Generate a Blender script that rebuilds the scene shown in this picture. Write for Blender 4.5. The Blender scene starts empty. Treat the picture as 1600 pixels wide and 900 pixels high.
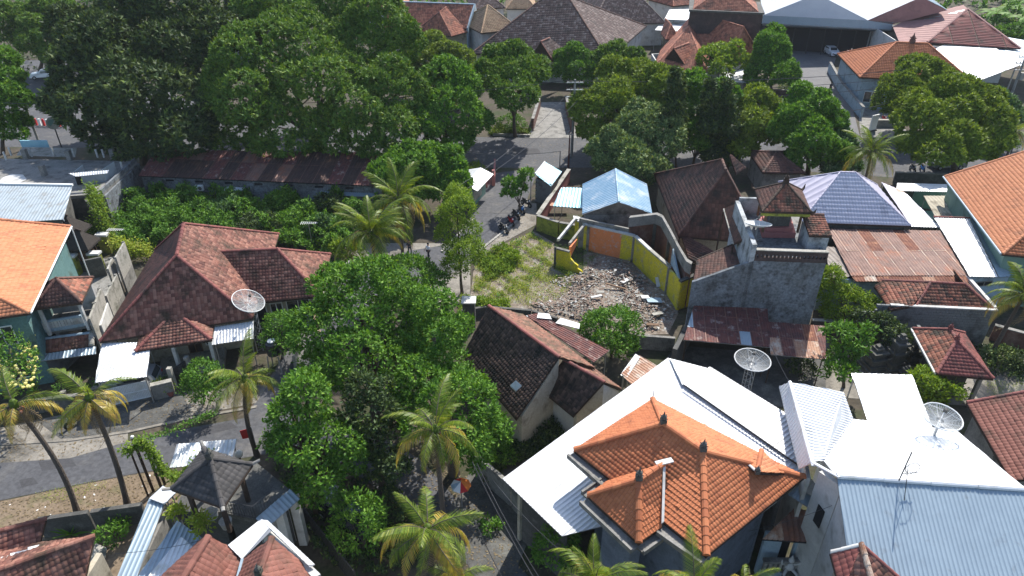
import bpy, bmesh, math, random
import numpy as np
from mathutils import Vector
R = math.radians
# ------------------------------------------------------------------ camera, world, sun
SC = bpy.context.scene
COL = SC.collection
H, PITCH, F = 34.0, R(32), 1090.0
cd = bpy.data.cameras.new('camera'); cam = bpy.data.objects.new('camera', cd); COL.objects.link(cam)
cam.location = (0, 0, H); cam.rotation_euler = (math.pi/2 - PITCH, 0, 0)
cd.sensor_width = 36; cd.lens = F/1600*36; cd.clip_end = 3000; cd.clip_start = 0.5
SC.camera = cam
SUN_AZ, SUN_EL = R(24), R(46)          # azimuth to the right of the viewing direction
w = bpy.data.worlds.new('World'); SC.world = w; w.use_nodes = True
nt = w.node_tree; sky = nt.nodes.new('ShaderNodeTexSky'); sky.sky_type = 'NISHITA'
sky.sun_disc = False; sky.sun_elevation = SUN_EL; sky.sun_rotation = SUN_AZ
sky.air_density = 1.0; sky.dust_density = 1.0
nt.links.new(sky.outputs[0], nt.nodes['Background'].inputs[0]); nt.nodes['Background'].inputs[1].default_value = 0.15
ld = bpy.data.lights.new('sun', 'SUN'); ld.energy = 5.0; ld.angle = R(0.5); ld.color = (1, .95, .87)
sun = bpy.data.objects.new('sun', ld); COL.objects.link(sun)
sd = Vector((math.sin(SUN_AZ)*math.cos(SUN_EL), math.cos(SUN_AZ)*math.cos(SUN_EL), math.sin(SUN_EL)))
sun.rotation_euler = sd.to_track_quat('Z', 'Y').to_euler()
SC.view_settings.view_transform = 'Standard'; SC.view_settings.look = 'None'
SC.view_settings.exposure = 0.66; SC.view_settings.gamma = 1.0
SC.cycles.max_bounces = 5; SC.cycles.diffuse_bounces = 3; SC.cycles.glossy_bounces = 2; SC.cycles.transmission_bounces = 2
SC.cycles.transparent_max_bounces = 4
# ------------------------------------------------------------------ geometry of the survey
CP, SP = math.cos(PITCH), math.sin(PITCH)
def ray(px, py):
    a, b = (px-800)/F, (450-py)/F
    return Vector((a, CP + b*SP, -SP + b*CP))
def at(px, py, z=0.0):
    d = ray(px, py); t = (z-H)/d.z
    return Vector((d.x*t, d.y*t, z))
def onplane(px, py, P, Q):               # point of the sight line above the plan line P-Q
    d = ray(px, py); n = Vector((-(Q.y-P.y), Q.x-P.x)); t = (n.x*P.x+n.y*P.y)/(n.x*d.x+n.y*d.y)
    return Vector((d.x*t, d.y*t, H+d.z*t))
def over(base, py):                      # height above a ground point that shows at image row py
    b = (450-py)/F; # solve for z with fixed Y
    Y = base.y
    # py relation: v = (z-H)*CP + Y*SP ; Z = Y*CP - (z-H)*SP ; v/Z=b
    k = (b*Y*CP - Y*SP)/(CP + b*SP)
    return H + k
def mid(a, b): return (a+b)/2
def perp(a, b):                          # plan direction perpendicular to a-b pointing away from the camera
    d = Vector((-(b.y-a.y), b.x-a.x, 0)).normalized()
    return d if d.y > 0 else -d
def Z(p, z): return Vector((p.x, p.y, z))
def scale_at(p):                         # pixels per metre at a point
    return F/(p.y*CP + (H-p.z)*SP)
# ------------------------------------------------------------------ objects
def off(parent):
    v = Vector((0, 0, 0))
    while parent is not None: v += parent.location; parent = parent.parent
    return v
def link(name, me, parent=None, kind=None):
    o = bpy.data.objects.new(name, me); COL.objects.link(o)
    if parent is not None: o.parent = parent
    if kind: o['kind'] = kind
    return o
def thing(name, label, cat, loc, group=None):
    o = bpy.data.objects.new(name, None); COL.objects.link(o); o.location = loc; o.empty_display_size = .2
    o['label'] = label; o['category'] = cat
    if group: o['group'] = group
    return o
def tag(o, label, cat, group=None):
    o['label'] = label; o['category'] = cat
    if group: o['group'] = group
    return o
def mk(name, V, Fc, mat, parent=None, kind=None, smooth=False, midx=None):
    V = np.asarray(V, dtype=np.float32).reshape(-1, 3)
    if parent is not None: V = V - np.array(off(parent), dtype=np.float32)
    me = bpy.data.meshes.new(name)
    if isinstance(Fc, np.ndarray):
        n, k = Fc.shape
        me.vertices.add(len(V)); me.vertices.foreach_set('co', V.ravel())
        me.loops.add(n*k); me.loops.foreach_set('vertex_index', Fc.astype(np.int32).ravel())
        me.polygons.add(n); me.polygons.foreach_set('loop_start', np.arange(0, n*k, k, dtype=np.int32))
        me.polygons.foreach_set('loop_total', np.full(n, k, dtype=np.int32))
        me.update(calc_edges=True)
    else:
        me.from_pydata(V.tolist(), [], Fc); me.update()
    for m in (mat if isinstance(mat, (list, tuple)) else [mat]): me.materials.append(m)
    if midx is not None: me.polygons.foreach_set('material_index', np.asarray(midx, dtype=np.int32))
    if smooth: me.polygons.foreach_set('use_smooth', np.ones(len(me.polygons), dtype=bool))
    return link(name, me, parent, kind)
class MB:
    def __init__(s): s.V = []; s.F = []
    def add(s, V, Fc):
        n = len(s.V); s.V += [tuple(v) for v in V]; s.F += [tuple(i+n for i in f) for f in Fc]; return s
    def box(s, c, d, rz=0.0, tilt=None):
        x, y, z = d[0]/2, d[1]/2, d[2]/2; ca, sa = math.cos(rz), math.sin(rz); V = []
        for sz in (-z, z):
            for sx, sy in ((-x, -y), (x, -y), (x, y), (-x, y)):
                p = Vector((sx, sy, sz))
                if tilt: p.rotate(tilt)
                V.append((c[0]+p.x*ca-p.y*sa, c[1]+p.x*sa+p.y*ca, c[2]+p.z))
        return s.add(V, [(0,3,2,1),(4,5,6,7),(0,1,5,4),(1,2,6,5),(2,3,7,6),(3,0,4,7)])
    def prism(s, poly, dz):             # poly: world points; extruded by vector dz
        dz = Vector(dz); n = len(poly); V = [Vector(p) for p in poly]; V += [p+dz for p in V]
        Fc = [tuple(range(n)), tuple(range(2*n-1, n-1, -1))] + [(i, n+i, n+(i+1) % n, (i+1) % n) for i in range(n)]
        return s.add(V, Fc)
    def tube(s, pts, rad, n=6, cap=True):
        pts = [Vector(p) for p in pts]
        if not isinstance(rad, (list, tuple)): rad = [rad]*len(pts)
        V = []; Fc = []
        for i, p in enumerate(pts):
            t = (pts[min(i+1, len(pts)-1)] - pts[max(i-1, 0)]).normalized()
            a = Vector((0, 0, 1)) if abs(t.z) < .9 else Vector((1, 0, 0))
            x = t.cross(a).normalized(); y = t.cross(x)
            for k in range(n):
                an = 2*math.pi*k/n; V.append(p + (x*math.cos(an)+y*math.sin(an))*rad[i])
        for i in range(len(pts)-1):
            for k in range(n):
                Fc.append((i*n+k, i*n+(k+1) % n, (i+1)*n+(k+1) % n, (i+1)*n+k))
        if cap: Fc += [tuple(range(n-1, -1, -1)), tuple(range((len(pts)-1)*n, len(pts)*n))]
        return s.add(V, Fc)
    def ball(s, c, r, n=8, m=5, sq=(1, 1, 1)):
        V = []; Fc = []
        for j in range(m+1):
            ph = math.pi*j/m
            for k in range(n):
                th = 2*math.pi*k/n
                V.append((c[0]+r*sq[0]*math.sin(ph)*math.cos(th), c[1]+r*sq[1]*math.sin(ph)*math.sin(th), c[2]+r*sq[2]*math.cos(ph)))
        for j in range(m):
            for k in range(n): Fc.append((j*n+k, (j+1)*n+k, (j+1)*n+(k+1) % n, j*n+(k+1) % n))
        return s.add(V, Fc)
    def build(s, name, mat, parent=None, kind=None, smooth=False):
        return mk(name, s.V, s.F, mat, parent, kind, smooth)
def box(name, c, d, mat, parent=None, rz=0.0, kind=None): return MB().box(c, d, rz).build(name, mat, parent, kind)
def prism(name, poly, dz, mat, parent=None, kind=None): return MB().prism(poly, dz).build(name, mat, parent, kind)
# ------------------------------------------------------------------ materials
def M(name, c1, c2=None, scale=2.0, rough=.8, metal=0.0, bump=0.0, island=None, c3=None, c3amt=.5, c3scale=.6, fine=0.0, stretch=None, spec=.3, detail=4):
    m = bpy.data.materials.new(name); m.use_nodes = True; N = m.node_tree.nodes; L = m.node_tree.links
    b = N['Principled BSDF']; b.inputs['Roughness'].default_value = rough; b.inputs['Metallic'].default_value = metal
    b.inputs['Specular IOR Level'].default_value = spec
    tc = N.new('ShaderNodeNewGeometry'); src = tc.outputs['Position']
    if stretch:
        mp = N.new('ShaderNodeMapping'); mp.inputs['Scale'].default_value = stretch; L.new(src, mp.inputs[0]); src = mp.outputs[0]
    def noise(sc, det=detail, lo=.35, hi=.65):
        n = N.new('ShaderNodeTexNoise'); n.inputs['Scale'].default_value = sc; n.inputs['Detail'].default_value = det; n.inputs['Roughness'].default_value = .65
        L.new(src, n.inputs['Vector']); r = N.new('ShaderNodeMapRange'); r.inputs[1].default_value = lo; r.inputs[2].default_value = hi
        L.new(n.outputs[0], r.inputs[0]); return n, r.outputs[0]
    def mix(f, a, bb):
        x = N.new('ShaderNodeMix'); x.data_type = 'RGBA'
        if isinstance(f, float): x.inputs[0].default_value = f
        else: L.new(f, x.inputs[0])
        for i, v in ((6, a), (7, bb)):
            if isinstance(v, tuple): x.inputs[i].default_value = (*v, 1)
            else: L.new(v, x.inputs[i])
        return x.outputs[2]
    col = c1
    if island:                           # a list of colours, one picked for each loose piece
        r = N.new('ShaderNodeValToRGB'); cr = r.color_ramp; cr.interpolation = 'LINEAR'
        while len(cr.elements) < len(island): cr.elements.new(.5)
        for i, c in enumerate(island): cr.elements[i].position = i/(len(island)-1); cr.elements[i].color = (*c, 1)
        L.new(tc.outputs['Random Per Island'], r.inputs[0]); col = r.outputs[0]
    nn = None
    if c2: nn, f = noise(scale); col = mix(f, col, c2)
    if c3:
        _, f = noise(c3scale, 6, .62-.25*c3amt, .72-.1*c3amt)
        col = mix(f, col, c3)
    if fine > 0:
        _, f = noise(scale*9, 2, .3, .7); x = N.new('ShaderNodeMix'); x.data_type = 'RGBA'; x.blend_type = 'MULTIPLY'; x.inputs[0].default_value = fine
        L.new(f, x.inputs[7])
        if isinstance(col, tuple): x.inputs[6].default_value = (*col, 1)
        else: L.new(col, x.inputs[6])
        col = x.outputs[2]
    if isinstance(col, tuple): b.inputs['Base Color'].default_value = (*col, 1)
    else: L.new(col, b.inputs['Base Color'])
    if bump > 0:
        n2, _ = noise(scale*5, 3); bp = N.new('ShaderNodeBump'); bp.inputs['Strength'].default_value = bump; bp.inputs['Distance'].default_value = .05
        L.new(n2.outputs[0], bp.inputs['Height']); L.new(bp.outputs[0], b.inputs['Normal'])
    return m
def leafmat(name, cols, trans=.3, rough=.62, spec=.16, gain=1.9):
    cols = [(c[0]*gain*1.02, c[1]*gain*(.88 if c[1] > 1.5*c[0] else 1), c[2]*gain*.85) for c in cols]; trans += .04
    m = M(name, cols[0], island=cols, c2=None, rough=rough, spec=spec)
    N = m.node_tree.nodes; L = m.node_tree.links; b = N['Principled BSDF']; out = N['Material Output']
    src = b.inputs['Base Color'].links[0].from_socket
    t = N.new('ShaderNodeBsdfTranslucent'); g = N.new('ShaderNodeMix'); g.data_type = 'RGBA'; g.blend_type = 'MULTIPLY'; g.inputs[0].default_value = 1
    g.inputs[7].default_value = (1.35, 1.25, .4, 1); L.new(src, g.inputs[6]); L.new(g.outputs[2], t.inputs[0])
    x = N.new('ShaderNodeMixShader'); x.inputs[0].default_value = trans; L.new(b.outputs[0], x.inputs[1]); L.new(t.outputs[0], x.inputs[2]); L.new(x.outputs[0], out.inputs[0])
    return m
def ramp(c, *ks): return [tuple(min(1, v*k) for v in c) for k in ks]
MAT = {}
def T(name, cols, moss=(.045, .04, .03), amt=.5, sc=.7, **k):   # roof tiles
    MAT[name] = M(name, cols[0], island=cols, c3=moss, c3amt=amt, c3scale=sc, fine=.35, scale=6, rough=.78, **k)
T('tile_orange', [(.50,.165,.07), (.58,.205,.09), (.54,.185,.08), (.45,.145,.065)], (.3,.10,.05), .2)
T('tile_bright', [(.58,.225,.105), (.64,.265,.13), (.52,.195,.095)], (.36,.15,.08), .25)
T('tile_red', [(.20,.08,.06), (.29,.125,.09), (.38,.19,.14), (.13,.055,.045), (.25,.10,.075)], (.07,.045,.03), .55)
T('tile_mossred', [(.22,.10,.07), (.30,.14,.095), (.14,.07,.05), (.36,.19,.13)], (.10,.08,.05), .6)
T('tile_brown', [(.12,.055,.042), (.17,.08,.06), (.09,.045,.037), (.2,.1,.075)], (.045,.035,.03), .6)
T('tile_hall', [(.10,.062,.055), (.14,.09,.08), (.08,.05,.046), (.27,.21,.19), (.115,.07,.062), (.09,.055,.05)], (.06,.045,.04), .4)
T('tile_dark', [(.07,.045,.036), (.14,.085,.065), (.05,.036,.03), (.22,.135,.10), (.07,.05,.04)], (.03,.026,.02), .6, 1.2)
T('tile_darkred', [(.12,.05,.042), (.16,.07,.055), (.1,.045,.04), (.19,.085,.065)], (.055,.035,.03), .6)  # darker tile for the left slope of the red-brown house
T('tile_mixed', [(.38,.14,.085), (.10,.06,.045), (.45,.19,.12), (.30,.10,.065), (.07,.05,.04)], (.06,.05,.035), .6, .9)
T('tile_black', [(.05,.048,.048), (.085,.08,.08), (.06,.056,.055)], (.03,.03,.03), .4)
T('tile_lavender', [(.70,.67,.75), (.73,.70,.78), (.66,.63,.71)], (.50,.48,.55), .2)
T('tile_tan', [(.42,.27,.16), (.5,.34,.2), (.36,.22,.13)], (.25,.17,.1), .4)
T('tile_maroon', [(.24,.08,.07), (.3,.1,.085), (.2,.07,.062)], (.1,.06,.05), .4)
T('tile_far_orange', [(.46,.17,.10), (.52,.21,.13), (.38,.13,.08), (.24,.095,.065)], (.14,.07,.05), .5)
T('tile_pinkbrown', [(.25,.10,.075), (.3,.125,.095), (.22,.09,.068)], (.13,.07,.05), .4)
G = dict
MAT['white_metal'] = M('white_metal', (.70,.72,.735), (.65,.67,.69), 1.5, .42, .05, c3=(.52,.53,.50), c3amt=.3, c3scale=.9, fine=.08, spec=.5)
MAT['blue_metal'] = M('blue_metal', (.30,.38,.44), (.27,.345,.405), 1.2, .42, .15, c3=(.24,.29,.33), c3amt=.15, c3scale=1.5, spec=.5)
MAT['blue_sun_patched'] = M('blue_sun_patched', (.22,.38,.53), (.30,.45,.58), 1.6, .5, .1, c3=(.58,.65,.70), c3amt=.45, c3scale=.5, fine=.2)  # whitish patches paint sunlit sheet, the blue between them tree shade
MAT['skyblue_metal'] = M('skyblue_metal', (.25,.50,.62), (.33,.56,.66), 1.3, .45, .15, c3=(.5,.56,.56), c3amt=.4)
MAT['grey_metal'] = M('grey_metal', (.36,.41,.44), (.31,.36,.39), 1.0, .5, .1, c3=(.28,.29,.28), c3amt=.4, c3scale=1.0)
MAT['pale_lavender_metal'] = M('pale_lavender_metal', (.46,.44,.52), (.42,.40,.49), 1.2, .5, .1)
MAT['pink_metal'] = M('pink_metal', (.32,.17,.155), (.27,.14,.13), .8, .75, 0, c3=(.22,.12,.11), c3amt=.4)
MAT['rust'] = M('rust', (.25,.095,.055), (.15,.055,.04), 1.6, .8, 0, .1, c3=(.42,.2,.11), c3amt=.45, c3scale=1.3, fine=.3)
MAT['rust_red'] = M('rust_red', (.20,.07,.055), (.10,.045,.045), 1.8, .75, 0, .1, c3=(.40,.32,.28), c3amt=.2, c3scale=1.5, fine=.35)
MAT['rust_grey'] = M('rust_grey', (.25,.145,.115), (.17,.095,.075), 1.2, .65, .1, .1, c3=(.3,.12,.07), c3amt=.5, c3scale=.9, fine=.3)
MAT['rust_grey2'] = M('rust_grey2', (.27,.165,.13), (.19,.11,.09), 1.2, .65, .1, .1, c3=(.3,.12,.07), c3amt=.5, c3scale=.9, fine=.3)
MAT['gable_pale'] = M('gable_pale', (.60,.64,.70), (.54,.58,.65), .5, .7, 0)
MAT['roof_brown'] = M('roof_brown', (.085,.05,.042), (.06,.038,.034), 1.5, .85, 0, .1, c3=(.13,.07,.05), c3amt=.4, fine=.3)
MAT['rust_light'] = M('rust_light', (.5,.3,.2), (.36,.17,.1), 1.4, .7, 0, .1, c3=(.62,.54,.45), c3amt=.6, c3scale=1.2, fine=.3)
MAT['old_grey_sheet'] = M('old_grey_sheet', (.28,.25,.22), (.22,.18,.15), 1.2, .7, 0, .1)
MAT['plaster_white'] = M('plaster_white', (.62,.62,.60), (.52,.52,.50), .8, .85, c3=(.34,.33,.30), c3amt=.35, c3scale=.9, fine=.15)
MAT['plaster_cream'] = M('plaster_cream', (.52,.47,.37), (.42,.38,.30), .9, .85, c3=(.24,.21,.16), c3amt=.4, c3scale=1.0, fine=.2)
MAT['plaster_blue'] = M('plaster_blue', (.36,.47,.55), (.30,.40,.47), .9, .85, c3=(.18,.22,.24), c3amt=.4, c3scale=.8, fine=.2)
MAT['plaster_weather'] = M('plaster_weather', (.48,.51,.53), (.36,.38,.39), 1.1, .9, 0, .2, c3=(.15,.16,.16), c3amt=.6, c3scale=1.1, fine=.3)
MAT['villa_wall'] = M('villa_wall', (.17,.20,.25), (.12,.145,.18), .9, .85, c3=(.08,.09,.1), c3amt=.4, fine=.2)
MAT['plaster_teal'] = M('plaster_teal', (.14,.26,.25), (.1,.2,.2), .8, .85, c3=(.08,.12,.1), c3amt=.5, fine=.3)
MAT['plaster_green'] = M('plaster_green', (.16,.27,.22), (.2,.31,.26), .8, .85, c3=(.1,.14,.12), c3amt=.4)
MAT['plaster_pink'] = M('plaster_pink', (.42,.17,.15), (.35,.14,.13), 1.5, .85)
MAT['yellow'] = M('yellow', (.76,.65,.04), (.64,.53,.04), 1.0, .85, 0, .15, c3=(.42,.38,.20), c3amt=.42, c3scale=1.3, fine=.4)
MAT['yellow_green'] = M('yellow_green', (.34,.36,.06), (.25,.27,.05), 1.5, .85, c3=(.06,.065,.04), c3amt=.6, c3scale=1.2, fine=.3)
MAT['orange_paint'] = M('orange_paint', (.78,.27,.11), (.70,.24,.10), 1.5, .8, c3=(.55,.42,.4), c3amt=.25, c3scale=2.2, fine=.2)
MAT['conc'] = M('conc', (.30,.29,.27), (.22,.215,.20), 1.1, .9, 0, .25, c3=(.1,.1,.09), c3amt=.45, c3scale=.9, fine=.3)
MAT['conc_light'] = M('conc_light', (.44,.42,.38), (.34,.33,.29), 1.0, .9, 0, .2, c3=(.16,.16,.13), c3amt=.5, c3scale=1.1, fine=.3)
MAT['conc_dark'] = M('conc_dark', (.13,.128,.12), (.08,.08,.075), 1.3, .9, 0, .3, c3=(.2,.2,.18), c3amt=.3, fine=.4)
MAT['plaster_rough'] = M('plaster_rough', (.26,.29,.32), (.17,.18,.185), .55, .95, 0, .6, c3=(.09,.09,.09), c3amt=.5, c3scale=1.4, fine=.5)
MAT['blockwork'] = M('blockwork', (.20,.20,.205), island=[(.17,.17,.175), (.25,.25,.25), (.20,.21,.22), (.14,.14,.145)], c3=(.08,.08,.075), c3amt=.45, rough=.95, fine=.3, scale=3)
MAT['brick'] = M('brick', (.25,.15,.11), island=[(.30,.21,.165), (.34,.25,.2), (.22,.16,.125)], c3=(.1,.07,.06), c3amt=.5, rough=.95, fine=.3, scale=3)
MAT['brick_wall'] = M('brick_wall', (.22,.11,.085), (.14,.075,.06), 2.5, .95, 0, .3, c3=(.3,.2,.16), c3amt=.3, fine=.4)
MAT['brick_dark'] = M('brick_dark', (.105,.075,.07), (.075,.055,.052), 1.5, .95, 0, .3, c3=(.15,.1,.09), c3amt=.3, fine=.4)
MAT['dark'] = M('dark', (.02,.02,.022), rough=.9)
MAT['dark_wood'] = M('dark_wood', (.07,.045,.032), (.04,.028,.022), 3, .8)
MAT['wood'] = M('wood', (.2,.12,.07), (.13,.08,.05), 3, .8)
MAT['glass'] = M('glass', (.03,.04,.045), rough=.08, spec=.8)
MAT['steel'] = M('steel', (.45,.46,.47), (.36,.37,.38), 4, .4, .7)
MAT['black_metal'] = M('black_metal', (.03,.03,.033), rough=.45, spec=.5)
MAT['white_paint'] = M('white_paint', (.75,.75,.73), rough=.5)
MAT['mesh_white'] = M('mesh_white', (.62,.63,.62), rough=.5)
MAT['thatch'] = M('thatch', (.03,.026,.023), (.05,.042,.036), 6, .95, 0, .4)
MAT['stone'] = M('stone', (.16,.155,.14), (.1,.1,.09), 3, .95, 0, .4, c3=(.06,.065,.045), c3amt=.5, fine=.4)
MAT['asphalt'] = M('asphalt', (.105,.107,.115), (.09,.092,.10), .35, .9, 0, .2, c3=(.15,.145,.14), c3amt=.35, c3scale=.3, fine=.4)
MAT['asphalt_dark'] = M('asphalt_dark', (.075,.075,.08), (.06,.06,.065), .8, .9, 0, .2, fine=.3)
MAT['asphalt_far'] = M('asphalt_far', (.15,.15,.155), (.12,.12,.125), .2, .85, 0, .1, c3=(.2,.19,.18), c3amt=.3, c3scale=.15, fine=.2)
MAT['paving'] = M('paving', (.30,.275,.235), (.2,.185,.16), .6, .9, 0, .25, c3=(.075,.07,.06), c3amt=.5, c3scale=.4, fine=.3)
MAT['earth'] = M('earth', (.10,.082,.06), (.065,.055,.04), .35, .95, 0, .5, c3=(.045,.06,.02), c3amt=.6, c3scale=.3, fine=.4)
MAT['dirt'] = M('dirt', (.25,.19,.13), (.18,.135,.09), .6, .95, 0, .5, c3=(.12,.12,.05), c3amt=.4, c3scale=.5, fine=.35)
MAT['rubble_ground'] = M('rubble_ground', (.30,.245,.19), (.2,.16,.125), 1.2, .95, 0, .8, c3=(.40,.37,.33), c3amt=.5, c3scale=1.5, fine=.5)
MAT['trunk'] = M('trunk', (.13,.10,.075), (.08,.062,.048), 4, .9, 0, .5, fine=.3)
MAT['palm_trunk'] = M('palm_trunk', (.13,.105,.085), (.08,.065,.055), 6, .9, 0, .5, stretch=(1, 1, 5))
MAT['black_rubber'] = M('black_rubber', (.02,.02,.02), rough=.8)
MAT['skin'] = M('skin', (.3,.16,.1), rough=.6)
MAT['cloth_white'] = M('cloth_white', (.7,.7,.7), rough=.9)
MAT['cloth_dark'] = M('cloth_dark', (.03,.035,.05), rough=.9)
MAT['red'] = M('red', (.5,.03,.03), rough=.7)
MAT['orange_cloth'] = M('orange_cloth', (.7,.2,.04), rough=.8)
MAT['blue_paint'] = M('blue_paint', (.05,.2,.5), rough=.5)
LF = G(  # wide ramps: lit tops and dark gaps of the crowns are in the colours
 mango=leafmat('leaf_mango', [(.018,.055,.009), (.042,.115,.014), (.07,.17,.020), (.026,.075,.010), (.115,.23,.032)], .2),
 darkbroad=leafmat('leaf_dark', [(.010,.022,.010), (.022,.045,.018), (.040,.072,.024), (.014,.030,.012), (.08,.115,.028)], .12, gain=1.9),
 midgreen=leafmat('leaf_mid', [(.018,.05,.010), (.042,.10,.016), (.07,.145,.022), (.028,.07,.012), (.11,.18,.03)], .18),
 olive=leafmat('leaf_olive', [(.025,.055,.008), (.07,.125,.016), (.11,.17,.022), (.04,.08,.012), (.15,.20,.028)], .18),
 lime=leafmat('leaf_lime', [(.06,.13,.014), (.12,.22,.022), (.08,.16,.018), (.19,.29,.04)], .28, gain=1.4),
 pale=leafmat('leaf_pale', [(.03,.065,.022), (.075,.14,.05), (.05,.10,.035), (.20,.24,.10), (.08,.15,.05)], .12, gain=1.6),
 bush=leafmat('leaf_bush', [(.022,.07,.010), (.05,.14,.018), (.09,.20,.028), (.035,.10,.014)], .2, gain=1.6),
 bluegreen=leafmat('leaf_bluegreen', [(.02,.05,.018), (.045,.10,.038), (.075,.15,.06)], .14),
 grass=leafmat('leaf_grass', [(.13,.21,.02), (.27,.34,.05), (.18,.26,.025), (.38,.38,.12)], .3, gain=1.2),
 palm=leafmat('leaf_palm', [(.075,.14,.014), (.14,.21,.024), (.05,.10,.012), (.26,.30,.05)], .3, .45, .3, 1.15),
 palm_dry=leafmat('leaf_palm_dry', [(.36,.27,.05), (.40,.30,.06), (.22,.23,.04), (.36,.21,.06)], .3, .4, .4, 1.2),
 dead=leafmat('leaf_dead', [(.19,.145,.10), (.24,.19,.13), (.13,.10,.07)], .15, gain=1.0),
 petal=leafmat('petal_cream', [(.75,.72,.35), (.7,.7,.42), (.62,.62,.25)], .3, gain=1.1),
)
def MM(x): return MAT[x] if isinstance(x, str) else x
# ------------------------------------------------------------------ roof surfaces
class Face:
    def __init__(s, pts):
        s.P = [Vector(p) for p in pts]; A, B = s.P[0], s.P[1]; s.A = A
        U = Vector((B.x-A.x, B.y-A.y, 0)).normalized(); V = Vector((-U.y, U.x, 0))
        c = sum(s.P, Vector())/len(s.P)
        if (c-A).dot(V) < 0: V = -V
        s.U, s.V = U, V
        s.uv = np.array([((p-A).dot(U), (p-A).dot(V), p.z) for p in s.P])
        n = len(s.P); s.tri = [(0, i, i+1) for i in range(1, n-1)]
        s.u0, s.u1 = s.uv[:, 0].min(), s.uv[:, 0].max(); s.v0, s.v1 = s.uv[:, 1].min(), s.uv[:, 1].max()
        dz = abs(s.zs(np.array([(s.u0+s.u1)/2]), np.array([s.v1]))[0]-s.zs(np.array([(s.u0+s.u1)/2]), np.array([s.v0]))[0])
        s.cos = 1/math.sqrt(1+(dz/max(.01, s.v1-s.v0))**2)
    def zs(s, u, v):
        best = np.full(u.shape, -1e9); z = np.zeros(u.shape)
        for a, b, c in s.tri:
            (x1, y1, z1), (x2, y2, z2), (x3, y3, z3) = s.uv[a], s.uv[b], s.uv[c]
            d = (y2-y3)*(x1-x3)+(x3-x2)*(y1-y3)
            if abs(d) < 1e-9: continue
            l1 = ((y2-y3)*(u-x3)+(x3-x2)*(v-y3))/d; l2 = ((y3-y1)*(u-x3)+(x1-x3)*(v-y3))/d; l3 = 1-l1-l2
            m = np.minimum(np.minimum(l1, l2), l3); zz = l1*z1+l2*z2+l3*z3
            w = m > best; best = np.where(w, m, best); z = np.where(w, zz, z)
        return z
    def vr(s, u):
        lo = np.full(u.shape, 1e9); hi = np.full(u.shape, -1e9); n = len(s.P)
        for i in range(n):
            x1, y1 = s.uv[i, :2]; x2, y2 = s.uv[(i+1) % n, :2]
            if abs(x2-x1) < 1e-6: continue
            t = (u-x1)/(x2-x1); ok = (t >= -1e-6) & (t <= 1+1e-6); v = y1+t*(y2-y1)
            lo = np.where(ok, np.minimum(lo, v), lo); hi = np.where(ok, np.maximum(hi, v), hi)
        bad = hi < lo
        return np.where(bad, 0, lo), np.where(bad, 0, hi)
    def xyz(s, u, v, dz):
        z = s.zs(u, v)+dz
        return np.stack([s.A.x+u*s.U.x+v*s.V.x, s.A.y+u*s.U.y+v*s.V.y, z], -1)
RNG = np.random.default_rng(7)
def tiles(pts, mat, parent, w=.25, e=.28, amp=.03, t=.035, K=5, flat=False, name='roof_tiles', single=0, kind='stuff'):
    f = Face(pts); ec = e*f.cos; nc = max(1, int(math.ceil((f.u1-f.u0)/w))); nr = max(1, int(math.ceil((f.v1-f.v0)/ec)))
    xs = np.linspace(.02, .98, K)
    prof = (np.array([0, .3, 1, .3, 0]) if K == 5 else np.array([0, 1, 0]) if K == 3 else np.sin(xs*math.pi))
    if flat: prof = prof*0+.5
    ci, ri = np.meshgrid(np.arange(nc), np.arange(nr), indexing='ij')
    u = f.u0+(ci[..., None]+xs)*w; u = np.clip(u, f.u0+1e-4, f.u1-1e-4)
    lo, hi = f.vr(u); v0 = f.v0+ri[..., None]*ec+0*u; v1 = v0+ec*1.06
    a = np.clip(v0, lo, hi); b = np.clip(v1, lo, hi); ok = ((b-a).max(-1) > .04*ec) & ((u.max(-1)-u.min(-1)) > .3*w)
    u, a, b = u[ok], a[ok], b[ok]; n = len(u)
    j = RNG.normal(0, .006, (n, 1)); j = np.where(RNG.random((n, 1)) < .015, j+.03, j); tt = t+j
    top0 = f.xyz(u, a, amp*prof+tt); top1 = f.xyz(u, b, amp*prof+j*.3+.004); bot = f.xyz(u, a, amp*prof-.012)
    V = np.stack([top0, top1, bot], 1)                   # n,3,K,3
    k = np.arange(K-1); q1 = np.stack([k, k+1, K+k+1, K+k], -1); q2 = np.stack([2*K+k, 2*K+k+1, k+1, k], -1)
    q = np.concatenate([q1, q2]); Fc = (q[None]+(np.arange(n)*3*K)[:, None, None]).reshape(-1, 4)
    if single and n > single:                            # the nearest tiles as pieces of their own
        d = V[:, 0, 0, 1]; idx = np.argsort(d)[:single]; rest = np.setdiff1d(np.arange(n), idx)
        o0 = np.array(off(parent)); cache = {}
        for i in idx:
            c = V[i, 0, 0]; L = (V[i]-c).reshape(-1, 3); key = tuple(np.round(L.ravel(), 2))
            me = cache.get(key)
            if me is None:
                me = bpy.data.meshes.new('tile'); me.from_pydata(L.tolist(), [], q.tolist()); me.materials.append(MM(mat)); cache[key] = me
            o = bpy.data.objects.new('roof_tile', me); COL.objects.link(o); o.parent = parent; o.location = Vector(c)-Vector(o0)
        V = V[rest]; n = len(rest); Fc = (q[None]+(np.arange(n)*3*K)[:, None, None]).reshape(-1, 4)
    o = mk(name, V.reshape(-1, 3), Fc, MM(mat), parent, kind)
    return o
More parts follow.
